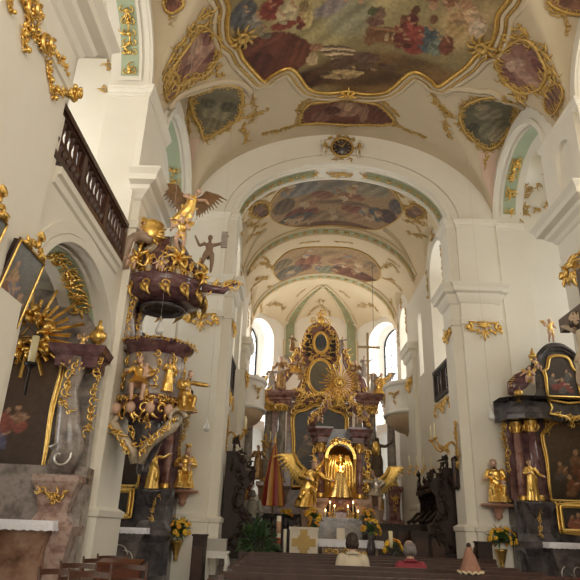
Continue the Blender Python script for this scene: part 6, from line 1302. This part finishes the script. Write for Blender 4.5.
# ---------------- choir stalls
def stalls(label, s, x, y0, y1, ztop):
    t = thing('choir_stalls', label, 'choir stalls', (x, y0, FZ)); L = y1-y0; d = lambda a: -s*a; rr = random.Random(8)
    B_ = lambda mb, x0, x1, a, b, z0, z1: mb.bx(min(d(x0), d(x1)), max(d(x0), d(x1)), a, b, z0, z1)
    mb = MB(); B_(mb, 0, .08, 0, L, 0, ztop-FZ-.5); B_(mb, 0, .3, -.05, L+.05, ztop-FZ-.52, ztop-FZ-.4); mb.build('back_panel', DWOOD, t)
    for k in range(5):
        y = L*k/4; mb = MB(); mb.lathe([(.07, 0), (.06, .2), (.05, .8), (.07, ztop-FZ-1.5), (.04, ztop-FZ-1.48)], (d(.14), y, .95), 10); rocaille(mb, frame_fn((d(.2), y, 2.0), uy, (-s, 0, 0)), [(-.05, -.4), (.05, .3)], .16, rr); mb.build('carved_column', DWOOD, t)
        mb = MB(); B_(mb, .05, .62, y-.04, y+.04, 0, .95); mb.tube([(d(.05), y, 1.3), (d(.3), y, 1.25), (d(.5), y, 1.05), (d(.62), y, .98)], .05, 7); mb.build('arm_divider', DWOOD, t)
    he = ztop-FZ; E = [(.0, 0), (.78, 0), (.8, .9), (.62, 1.0), (.5, 1.25), (.55, 1.6), (.72, 1.85), (.7, 2.0), (.52, 2.05), (.42, he-.25), (.3, he), (.0, he)]
    mb = MB(); mb.prism([(d(a), b) for a, b in E], lambda u, v, h: V((u, h, v)), -.12, -.04); mb.build('end_panel', DWOOD, t)
    mb = MB(); F = frame_fn((0, -.14, 0), (-s, 0, 0), nf); rocaille(mb, F, [(.15, .3), (.5, .5), (.6, .9), (.3, 1.2), (.4, 1.7), (.3, he-.4)], .26, rr, 0, 1.4, .035); rocaille(mb, F, [(.75, 1.75), (.72, 2.15), (.5, 2.3)], .22, rr, 0, 1.5, .045); rocaille(mb, F, [(.4, he-.3), (.3, he+.1), (.2, he+.35)], .22, rr, 0, 1.6, .05); mb.build('carved_scrolls', DWOOD, t)
    for k in range(4):
        mb = MB(); B_(mb, .08, .52, L*k/4+.05, L*(k+1)/4-.05, .42, .47); mb.build('seat', DWOOD, t)
    for k in range(5):
        y = L*k/4; mb = MB(); F = frame_fn((d(.15), y, ztop-FZ-.42), uy, (-s, 0, 0)); hh = (.75, .3, .42, .3, .6)[k]
        rocaille(mb, F, [(-.3, .05), (0, .2), (.3, .05)], .24, rr, 0, 1.5, .05); rocaille(mb, F, [(0, .1), (.04, hh)], .2, rr, 0, 1.6, .05); mb.ball(F(0, hh*.9, .05), .08, 0, 8); mb.build('carved_crest', DWOOD, t)
    for k in range(4):
        y = L*(k+.5)/4; mb = MB(); F = frame_fn((d(.1), y, 1.6), uy, (-s, 0, 0)); rocaille(mb, F, [(-.2, -.5), (-.25, .2), (0, .5), (.25, .2), (.2, -.5)], .2, rr, 0, 1.2, .035); mb.build('carved_panel', DWOOD, t)
    return t
stalls('dark carved choir stalls with a jagged crest along the left chancel wall', -1, AX-HC+.2, 15.75, 19.2, 3.15)
stalls('dark carved choir stalls with gilded candle tips along the right chancel wall', 1, AX+HC-.06, 16.1, 19.6, 2.95)
mb = None
t = thing('stall_finials', 'gilded twigs with thin candles on the crest of the right choir stalls', 'candelabra', at(424, 470, 18.6)); rr = random.Random(2)
for k in range(5):
    mb = MB(); F = frame_fn((-.45+.22*k, 0, 0), ux, nf); rocaille(mb, F, [(-.05, -.15), (.05, .12)], .15, rr, 0, 1.4); b = mb.build('gilded_twig', GOLD, t); MB().tube([(-.45+.22*k, -.05, .1), (-.45+.22*k, -.05, .4)], .012, 5).build('candle', WAX, b)
def desk(label, px0, px1, py, Y, zt):
    a, b = at(px0, py, Y), at(px1, py, Y); L = b.x-a.x; t = thing('kneeling_desk', label, 'prayer desk', (a.x, Y, FZ)); h = zt-FZ
    MB().bx(0, L, -.02, .05, 0, h).build('front_panel', DWOOD, t); MB().bx(-.04, L+.04, -.08, .34, h, h+.05).build('book_shelf', DWOOD, t)
    for x in (0, L): MB().bx(x-.04, x+.04, -.06, .32, 0, h).build('end_panel', DWOOD, t)
    n = max(2, int(L/.45))
    for k in range(n):
        mb = MB(); w = L/n; mb.bx(w*k+.05, w*k+w-.05, -.045, -.015, .12, h-.12); mb.build('raised_panel', WOOD, t)
desk('dark panelled prayer desk in front of the right choir stalls', 374, 418, 524, 17.0, 1.5)
desk('second dark prayer desk nearer the right chancel pillar', 412, 446, 530, 16.0, 1.35)
desk('dark prayer desk in front of the left choir stalls', 212, 250, 522, 16.6, 1.45)
desk('low dark altar rail between the striped umbrella and the shrine', 246, 316, 522, 19.8, 1.72)
# ---------------- things in the choir
t = thing('procession_umbrella', 'half closed red and gold striped umbrella standing in the choir', 'umbrella', at(271, 517, 18.4)); h = 2.1
for k in range(12):
    a0, a1 = 2*PI*k/12, 2*PI*(k+1)/12; mb = MB(); prof = [(.03, h), (.1, h-.3), (.2, h-.7), (.27, h-1.1), (.36, .3)]; vs = []
    for r, z in prof:
        for q in range(4):
            a = a0+(a1-a0)*q/3; rr_ = r*(1-.12*math.sin(PI*q/3)); vs.append((rr_*math.cos(a)+.03, rr_*math.sin(a), z))
    mb.add(vs, [(i*4+q, i*4+q+1, i*4+q+5, i*4+q+4) for i in range(4) for q in range(3)]); mb.build('red_panel' if k % 2 else 'gold_panel', mat('red_silk', (.26, .025, .02), .5) if k % 2 else mat('gold_silk', (.5, .24, .05), .45), t)
MB().tube([(.03, 0, -.05), (.03, 0, h+.1)], .018, 8).build('pole', GOLD, t); MB().lathe([(.0, h), (.05, h+.04), (.03, h+.1), (.04, h+.14), (0, h+.2)], (.03, 0, 0), 10).build('knob', GOLD, t); MB().lathe([(.2, -.3), (.2, -.24), (.05, -.2), (.03, .0), (0, 0)], (.03, 0, 0), 12).build('foot', DWOOD, t)
p = at(258, 551, 14.9); t = thing('potted_plant', 'large dark green leafy plant in front of the choir steps', 'plant', (p.x, 14.75, .17))
MB().lathe([(.15, 0), (.2, .32), (.22, .34), (.19, .34), (.0, .3)], (0, 0, 0), 16).build('pot', DARKM, t); mb = MB(); rr = random.Random(12)
for k in range(330):
    a = rr.uniform(0, 2*PI); e = rr.uniform(-.55, 1.5); r = .46*rr.uniform(.35, 1.0); d = V((math.cos(a)*math.cos(e), math.sin(a)*math.cos(e), math.sin(e)*1.15)); c = V((0, 0, .78))+d*r; s_ = d.cross(V((rr.uniform(-1, 1), rr.uniform(-1, 1), .3))).normalized(); w = .035
    mb.add([c, c+d*.07+s_*w, c+d*.15-V((0, 0, .02)), c+d*.07-s_*w], [(0, 1, 2, 3)], 0, False)
mb.build('foliage', mat('dark_leaf', (.024, .055, .016), .45, noise=(.045, .1, .03), scale=14), t); mb = MB()
for k in range(9): mb.tube([(0, 0, .3), (.05*math.cos(k), .05*math.sin(k), .55), (.25*math.cos(k), .25*math.sin(k), .85)], .01, 5)
mb.build('stems', LEAF, t)
t = thing('place_card', 'small white card lying in front of the large green plant', 'card', at(258.5, 553.5, 14.3)); MB().bx(-.085, .085, -.02, .02, -.02, .03).build('card_sheet', CLOTH, t)
p = at(278, 547, 15.2); t = thing('paschal_candle', 'tall decorated easter candle beside the large green plant', 'candle', (p.x, 15.2, .48)); z0 = p.z-.48; z1 = at(278, 516, 15.2).z-.48
MB().lathe([(.055, z0), (.055, z1), (.0, z1+.005)], (0, 0, 0), 16).build('wax', mat('white_wax', (.8, .74, .6), .45), t); MB().lathe([(.2, 0), (.2, .04), (.05, .08), (.03, z0*.5), (.1, z0-.02), (.1, z0), (0, z0)], (0, 0, 0), 14).build('candle_stand', IRON, t); mb = MB(); mb.lathe([(.057, z0+.04), (.058, z0+.2)], (0, 0, 0), 16); mb.lathe([(.057, z0+.3), (.058, z1-.12)], (0, 0, 0), 16, 1); mb.build('painted_band', [mat('candle_red', (.4, .09, .05), .5), mat('candle_motif', (.6, .42, .2), .5, noise=((.7, .6, .4), (.5, .22, .1), (.72, .64, .5)), scale=20)], t)
p = at(284.5, 553, 15.0); t = thing('altar_candle', 'short white candle on a stand between the easter candle and the lectern', 'candle', (p.x, 15.0, .48)); MB().lathe([(.04, .18), (.04, at(284, 529, 15).z-.48), (0, at(284, 529, 15).z-.478)], (0, 0, 0), 12).build('wax', MATS['white_wax'], t); MB().lathe([(.12, 0), (.12, .03), (.03, .06), (.03, .14), (.06, .18), (0, .18)], (0, 0, 0), 12).build('candle_stand', IRON, t)
a, b = at(290, 527, 14.7), at(318, 527, 14.7); t = thing('lectern', 'white stone lectern block with a golden cross before the altar', 'lectern', ((a.x+b.x)/2, 14.8, .16)); w = b.x-a.x; h = a.z-.16
MB().bx(-w/2, w/2, -.1, .3, 0, h).build('body', mat('pale_stone', (.66, .58, .47), .5, noise=(.6, .52, .41), scale=4), t); MB().bx(-w/2-.02, w/2+.02, -.12, .32, h-.05, h+.01).build('top_slab', MATS['pale_stone'], t)
mb = MB(); c = h-.32; k = .085; HH = .28; pr = [(-k, -HH), (k, -HH), (k, -2.0*k+.02), (1.55*k, -2.0*k+.02), (1.55*k, -k), (w*.42, -k), (w*.42, k), (1.55*k, k), (1.55*k, 2*k-.02), (k, 2*k-.02), (k, HH), (-k, HH), (-k, 2*k-.02), (-1.55*k, 2*k-.02), (-1.55*k, k), (-w*.42, k), (-w*.42, -k), (-1.55*k, -k), (-1.55*k, -2*k+.02), (-k, -2*k+.02)]
mb.prism(pr, lambda u, v, q: V((u, -.1-q, c+v)), 0, .025); mb.build('golden_cross', mat('matt_gold', (.36, .23, .06), .45, .3, noise=(.28, .17, .04), scale=10), t)
# people's altar
a, b = at(318, 540, 15.6), at(382, 540, 15.6); t = thing('altar_table', 'altar table with carved pale front under a white lace cloth', 'altar', ((a.x+b.x)/2, 15.9, .64)); w = b.x-a.x; h = a.z-.64+.02
MB().bx(-w/2, w/2, -.35, .4, h-.08, h).build('table_top', MATS['pale_stone'], t); MB().bx(-w/2+.1, w/2-.1, -.25, .3, 0, h-.08).build('block', mat('altar_front', (.42, .31, .21), .5, noise=(.32, .22, .14), scale=6), t); mb = MB(); F = frame_fn((0, -.26, h*.4), ux, nf); rocaille(mb, F, [(-.6, 0), (.6, 0)], .2, RH, 0, 1); mb.build('gilded_relief', GOLD, t)
altar_cloth('white lace cloth with scalloped edge on the altar table', -w/2-.03, w/2+.03, -.37, .42, h+.008, .16, ((a.x+b.x)/2, 15.9, .64))
p = at(341, 536, 15.7); t = thing('missal_stand', 'small pale framed card standing on the altar table', 'card', (p.x, 15.8, .64+h+.01)); MB().box((0, 0, .13), (.2, .02, .26), rx=-.15).build('card_sheet', MATS['pale_stone'], t); MB().bx(-.08, .08, -.02, .08, 0, .02).build('stand_foot', GOLD, t)
# flower arrangements
def arrangement(label, px, py, Y, r, n, seed, zb=None, vase=.3, cols=(0, 0, 1)):
    p = at(px, py, Y); t = thing('flower_arrangement', label, 'flowers', p); v = min(vase, p.z-(zb or .64)); MB().lathe([(.08, -v), (.11, -v*.6), (.07, -v*.2), (.1, 0), (0, -.01)], (0, 0, 0), 12).build('vase', DARKM, t); bouquet(t, n, r, (0, 0, .04), seed, .9, cols, .06, 22)
arrangement('yellow flowers on a pedestal left of the shrine above the lectern', 314, 520, 17.2, .27, 11, 41, vase=.6); arrangement('orange flowers hanging from the left shrine pedestal', 314, 529, 17.0, .15, 5, 47, cols=(1, 1, 0), vase=.9)
arrangement('yellow flowers right of the shrine over the altar cloth', 366, 519, 17.2, .24, 9, 42, vase=.6); arrangement('tall yellow sunflower arrangement at the right end of the altar table', 371, 533, 15.4, .28, 11, 43, vase=.6)
arrangement('yellow sunflower bouquet with a white candle right of the altar table', 392, 552, 14.4, .24, 12, 44, zb=.0, vase=.75); arrangement('small yellow bouquet on the rail beside the striped umbrella', 286, 518, 19.6, .24, 8, 45, vase=.3)
p = at(391, 548, 14.3); t = thing('altar_candle', 'white candle standing in the sunflower bouquet right of the altar', 'candle', p); MB().lathe([(.045, 0), (.045, at(391, 531, 14.3).z-p.z), (0, at(391, 531, 14.3).z-p.z+.003)], (0, 0, 0), 12).build('wax', WAX, t); MB().lathe([(.1, -.3), (.03, -.26), (.06, -.02), (0, 0)], (0, 0, 0), 10).build('candle_holder', IRON, t)
# ================================================================== pews, chairs, people
def make_pew():
    t = thing('church_pew', 'dark wooden pew in the front row, empty', 'pew', (1.34, 12.35, 0), 0, 'pews across the nave'); W = 2.0
    mb = MB(); mb.bx(-W, W, -.02, .02, .1, .86); mb.build('back_panel', WOOD, t); mb = MB(); mb.bx(-W-.02, W+.02, -.045, .045, .86, .92); mb.build('top_rail', WOOD, t)
    mb = MB(); mb.bx(-W, W, -.2, .0, .72, .75); mb.build('book_shelf', WOOD, t); MB().bx(-W, W, .02, .4, .42, .46).build('seat', WOOD, t); mb = MB(); mb.bx(-W, W, -.3, -.14, .14, .19); mb.build('kneeler', WOOD, t)
    for s in (-1, 1):
        mb = MB(); P = [(-.12, 0), (.4, 0), (.4, .46), (.28, .54), (.12, .66), (.07, .84), (.0, .925), (-.06, .9), (-.1, .74), (-.12, .66)]; mb.prism(P, lambda u, v, h: V((s*W+h, u, v)), -.03, .03); mb.build('end_panel', WOOD, t)
    return t
pew = make_pew()
for k, lb in enumerate(('second pew from the choir, empty', 'third pew from the choir, empty', 'fourth pew from the choir, just ahead of the two seated people', 'pew on which the woman in white and the man in red sit', 'pew just behind the two seated people', 'second pew behind the two seated people', 'nearest pew at the bottom edge of the picture')):
    dup(pew, loc=(1.34, 11.4-.95*k, 0), label='dark wooden '+lb)
# front board before the first pew
t = thing('kneeling_bench', 'dark wooden kneeling board in front of the first pew', 'bench', (1.35, 13.25, 0)); MB().bx(-2.3, 2.3, -.03, .03, .0, .82).build('front_panel', WOOD, t); MB().bx(-2.35, 2.35, -.12, .12, .82, .88).build('book_shelf', WOOD, t)
for x in (-2.3, 2.3): MB().bx(x-.04, x+.04, -.14, .14, 0, .9).build('end_panel', WOOD, t)
t = thing('cushioned_bench', 'low bench with a red cushion in front of the right side altar', 'bench', (6.2, 12.3, .12)); MB().bx(-1.35, 1.35, -.18, .18, .36, .44).build('bench_top', WOOD, t); mb = MB(); mb.box((0, 0, .49), (2.7, .36, .1), taper=.98); mb.build('cushion', mat('red_cushion', (.17, .012, .02), .75), t)
for x in (-1.2, 1.2): MB().bx(x-.05, x+.05, -.16, .16, 0, .36).build('leg', WOOD, t)
# carved dark chair posts and small furniture by the pillars
p = at(197, 577, 13.4); t = thing('bench_end', 'tall dark wooden bench end standing at the left chancel pillar', 'bench end', (p.x, 13.4, 0)); MB().bx(-.12, .12, -.25, .25, 0, at(197, 534, 13.4).z-.04).build('panel', DWOOD, t); MB().bx(-.14, .14, -.27, .27, at(197, 534, 13.4).z-.04, at(197, 534, 13.4).z).build('cap', DWOOD, t); MB().bx(-.1, .1, -.262, -.25, .15, .95).build('raised_panel', WOOD, t)
p = at(214, 550, 14.0); t = thing('side_table', 'white painted table with curved legs at the left chancel pillar', 'table', (p.x+.06, 14.1, 0)); zt = at(214, 550, 14.0).z-.02
MB().bx(-.27, .27, -.2, .2, zt-.04, zt).build('table_top', WHITE, t); MB().bx(-.24, .24, -.18, .18, zt-.14, zt-.04).build('apron', WHITE, t)
for sx in (-1, 1):
    for sy in (-1, 1): MB().tube([(sx*.21, sy*.15, zt-.1), (sx*.235, sy*.165, zt-.25), (sx*.2, sy*.15, zt*.5), (sx*.17, sy*.13, .12), (sx*.2, sy*.15, .0)], [.04, .045, .03, .022, .03], 8).build('leg', WHITE, t)
p = (p.x+.04, 14.05, zt); t = thing('storage_box', 'pale grey box standing on the white side table', 'box', p); MB().bx(-.22, .22, -.13, .13, 0.003, .22).build('box_body', mat('grey_card', (.45, .42, .37), .7), t); MB().bx(-.225, .225, -.135, .135, .22, .25).build('lid', MATS['grey_card'], t)
p = at(484, 556, 13.4); t = thing('missal_box', 'small dark wooden box standing by the right chancel pillar', 'box', (p.x, 13.4, .9)); MB().bx(-.15, .15, -.12, .12, 0, .3).build('box_body', DWOOD, t); MB().bx(-.17, .17, -.14, .14, .3, .33).build('lid', DWOOD, t); MB().bx(-.2, .2, -.16, .16, -.9, 0).build('stand', WOOD, t)
# striped conical cover on a pew
p = at(471, 577, 7.65); t = thing('cone_cover', 'small pleated conical pink cover with a pale hem on the pews at right', 'cover', (p.x, 7.65, .925)); mb = MB(); n = 40; prof = [(.03, .29), (.05, .24), (.08, .14), (.11, .05), (.132, .015)]; vs = [(r*(1+.07*(j % 2))*math.cos(2*PI*j/n), r*(1+.07*(j % 2))*math.sin(2*PI*j/n), z) for r, z in prof for j in range(n)]
mb.add(vs, [(i*n+j, i*n+(j+1) % n, (i+1)*n+(j+1) % n, (i+1)*n+j) for i in range(4) for j in range(n)]); mb.build('pleated_cloth', mat('pink_brown_cloth', (.25, .11, .075), .7, noise=(.34, .18, .12), scale=20), t)
mb = MB(); mb.tube([((.138+.01*math.sin(12*a))*math.cos(a), (.138+.01*math.sin(12*a))*math.sin(a), .016+.012*math.sin(12*a)) for a in [2*PI*i/60 for i in range(61)]], .013, 6); mb.build('scalloped_hem', mat('cream_hem', (.6, .5, .33), .7), t); MB().ball((0, 0, .305), (.03, .03, .035)).build('knob', DWOOD, t); mb = MB(); mb.tube([(.04, -.03, .2), (.055, -.04, .27)], .012, 6); mb.ball((.055, -.04, .275), .018); mb.build('side_knob', DWOOD, t)
# chairs at lower left
def make_chair():
    t = thing('wooden_chair', '', 'chair', (0, 0, 0), 0, 'wooden chairs at the lower left')
    for s in (-1, 1):
        MB().tube([(s*.2, -.2, 0), (s*.205, -.2, .45), (s*.21, -.235, .7), (s*.215, -.28, .9)], [.018, .02, .018, .014], 8).build('rear_leg', CHW, t); MB().tube([(s*.2, .2, 0), (s*.2, .19, .43)], [.016, .02], 8).build('front_leg', CHW, t)
    for k, z in enumerate((.84, .70)):
        mb = MB(); pts = [V((-.21+.42*i/8, -.262+.03*(z < .8)-.035*math.sin(PI*i/8), z+.012*math.sin(PI*i/8))) for i in range(9)]; vs = []
        hh = .028 if k == 0 else .017
        for q in pts: vs += [q+V((0, -.009, -hh)), q+V((0, .009, -hh)), q+V((0, .009, hh)), q+V((0, -.009, hh))]
        fs = [(4*i+a, 4*i+(a+1) % 4, 4*i+4+(a+1) % 4, 4*i+4+a) for i in range(8) for a in range(4)]+[(0, 1, 2, 3), (35, 34, 33, 32)]; mb.add(vs, fs, 0, False); mb.build('back_slat', CHW, t)
    mb = MB(); mb.box((0, 0, .45), (.44, .43, .035)); mb.build('seat', CHW, t)
    for z in (.2, .3): MB().bx(-.19, .19, .185, .205, z, z+.025).build('stretcher', CHW, t)
    return t
ch = make_chair(); first = True
for px, py, Y, rz, lb in ((59, 569, 6.9, .05, 'wooden chair in front of the brown marble altar, farthest left and nearest'), (78, 562, 7.9, .04, 'wooden chair second from the left, one row farther'), (99, 557, 9.0, .03, 'wooden chair with its back before the white pillar base'), (112, 553, 9.9, .02, 'wooden chair farthest back, beside the pulpit pillar foot'), (90, 571, 6.7, .0, 'wooden chair at the bottom edge second from the left'), (130, 563, 8.0, -.02, 'wooden chair at the right end of the group of chairs')):
    p = at(px, py, Y); o = ch if first else dup(ch); first = False; o.location = (p.x, Y+.27, 0); o.rotation_euler.z = rz; o['label'] = lb
p = at(120, 565, 8.6); t = thing('kneeling_desk', 'reddish wooden prayer desk among the chairs at lower left', 'prayer desk', (p.x, 8.6, 0)); zt = at(123, 564, 8.6).z; RW_ = mat('red_brown_wood', (.15, .045, .02), .3, noise=(.11, .03, .014), scale=6)
MB().bx(-.25, .25, -.03, .03, .1, zt).build('front_panel', RW_, t); MB().box((0, .05, zt+.02), (.56, .3, .035), rx=.12).build('sloping_top', RW_, t); MB().bx(-.3, .3, .1, .4, .12, .17).build('kneeler', RW_, t)
for s in (-1, 1): MB().bx(s*.25-.025, s*.25+.025, -.06, .4, 0, .2).build('foot', RW_, t); MB().bx(s*.25-.025, s*.25+.025, -.05, .12, .2, zt).build('side_panel', RW_, t)
# people
def person(label, loc, rz, h, cloth, hairm, pose, trousers, robe='man', hair=True, seated=True, bald=False, seed=1):
    t = thing('person', label, 'person', loc, rz)
    me = figure_mesh(h, [mat('person_skin', (.50, .31, .22), .5), cloth, hairm, trousers], pose, robe=robe, hair=False, detail=84, seed=seed, chubby=.98 if seated else 1.06)
    zc = pose.get('pel', STAND['pel'])[2]*h+.02*h
    for p in me.polygons:
        if p.material_index == 1 and (p.center.z < zc or (seated and p.center.y < -.16*h)): p.material_index = 3
    put('body', me, (0, 0, 0), 0, t)
    H = V(pose.get('hea', STAND['hea']))*h; mb = MB()
    if bald:
        mb.ball(H+V((0, .014, .002))*h, (.05*h, .057*h, .055*h), 0, 14)
    else: mb.ball(H+V((0, .012, .012))*h, (.05*h, .058*h, .06*h), 0, 14); mb.ball(H+V((0, .028, -.02))*h, (.046*h, .036*h, .04*h), 0, 12)
    for k in range(14):
        a = k*.45; mb.tube([H+V((.044*math.cos(a)*.9, .018+.042*abs(math.sin(a)), .03))*h, H+V((.047*math.cos(a), .018+.044*abs(math.sin(a)), -.02))*h, H+V((.042*math.cos(a), .016+.034*abs(math.sin(a)), -.05))*h], [.008*h, .009*h, .005*h], 5)
    mb.build('hair', hairm, t); mb = MB(); c = V(pose.get('nec', STAND['nec']))*h
    mb.tube([c+V((.045*math.cos(a), .043*math.sin(a), -.012+.012*math.sin(a)))*h for a in [2*PI*i/16 for i in range(17)]], .014*h, 6); mb.build('collar', cloth, t); return t
# seated pose: local y points back to the camera (figures face the altar)
SITB = dict(pel=(0, 0, .28), che=(0, -.01, .47), nec=(0, -.01, .575), hea=(0, -.03, .655), shl=(-.085, 0, .535), shr=(.085, 0, .535), ell=(-.11, -.02, .4), elr=(.11, -.02, .4), hal=(-.06, -.18, .33), har=(.06, -.18, .33), hil=(-.055, -.01, .27), hir=(.055, -.01, .27), knl=(-.075, -.26, .28), knr=(.075, -.26, .28), anl=(-.075, -.24, .05), anr=(.075, -.24, .05))
WS = mat('cream_blouse', (.6, .53, .4), .75, noise=(.48, .41, .30), scale=6); RS = mat('red_shirt', (.25, .03, .045), .75, noise=(.2, .022, .035), scale=6); GS = mat('grey_jumper', (.3, .28, .23), .8, noise=(.25, .23, .19), scale=10); BT = mat('blue_trousers', (.05, .075, .12), .75); DT = mat('dark_trousers', (.03, .03, .035), .8)
p = at(352, 531, 8.95); person('seated woman with short brown hair in a cream blouse seen from behind', (p.x, 8.9, .07), PI, 1.74, WS, HAIR, SITB, DT, seed=3)
p = at(409, 537, 8.95); person('seated man with grey hair in a red shirt seen from behind', (p.x, 8.9, .0), PI+.05, 1.74, RS, GREYH, SITB, DT, bald=True, seed=4)
p = at(253, 488, 17.9); person('standing man in a grey jumper and blue trousers at the left of the choir', (p.x, 17.9, FZ), PI-.1, 1.74, GS, GREYH, dict(ell=(-.16, .0, .63), hal=(-.1, -.1, .55), elr=(.16, .0, .63), har=(.1, -.1, .55)), BT, seated=False, seed=5)
p = at(299, 519, 18.6); person('grey haired person behind the white lectern, only the head visible', (p.x, 18.6, FZ), PI, 1.4, GS, GREYH, SITB, DT, seed=6)
# ================================================================== light
w = bpy.data.worlds.new('sky'); S.world = w; w.use_nodes = True; bg = w.node_tree.nodes['Background']
bg.inputs['Color'].default_value = (.93, .96, 1, 1); bg.inputs['Strength'].default_value = 2.4
def area(name, loc, dirv, sx, sy, e, col=(1, .97, .92)):
    L = bpy.data.lights.new(name, 'AREA'); L.shape = 'RECTANGLE'; L.size = sx; L.size_y = sy; L.energy = e; L.color = col
    o = bpy.data.objects.new(name, L); COL.objects.link(o); o.location = loc; o.rotation_euler = V(dirv).to_track_quat('-Z', 'Y').to_euler()
    return o
for x, sg in ((-6.3, 1), (8.8, -1)):
    for c, z, sx, sy, e in ((2.9, 7.8, 1.5, 2.8, 70), (7.97, 7.8, 1.5, 2.8, 85), (13.1, 6.9, 1.6, 4.6, 44), (7.97, 2.9, 1.1, 1.8, 22)):  # the lowest pair is floor-level fill added in the chapels
        area('window_daylight', (x, c, z), (sg, 0, -.05), sx, sy, e)
for sg in (-1, 1):
    area('window_daylight', (AX+sg*3.3, 25.84, 7.8), (-sg*.8, -.6, -.1), 1.5, 4.2, 120)
    area('window_daylight', (AX+sg*5.1, 17.9, 7.3), (-sg, 0, -.2), 1.6, 3.5, 100)  # added lamps inside the oratory rooms, brightening the choir
for sg in (-1, 1): area('window_daylight', (AX+sg*5.1, 22.45, 7.2), (-sg, -.1, -.1), 1.3, 3.2, 110)  # added behind the balcony doorways to brighten the altar statues
area('window_daylight', (AX, -5.6, 5.2), (0, 1, -.02), 8.5, 8, 700, (1, .9, .74))  # added rear fill lamp, larger than the windows behind it
L = bpy.data.lights.new('shrine_lamp', 'POINT'); L.energy = 9; L.color = (1, .78, .45); L.shadow_soft_size = .08
o = bpy.data.objects.new('shrine_lamp', L); COL.objects.link(o); o.location = (GX, GY-.62, FZ+2.62)
S.view_settings.view_transform = 'Standard'; S.view_settings.look = 'None'; S.view_settings.gamma = 1; S.view_settings.use_curve_mapping = False
S.view_settings.exposure = 0.1
S.cycles.use_denoising = True; S.cycles.max_bounces = 8; S.cycles.diffuse_bounces = 5; S.cycles.sample_clamp_indirect = 4
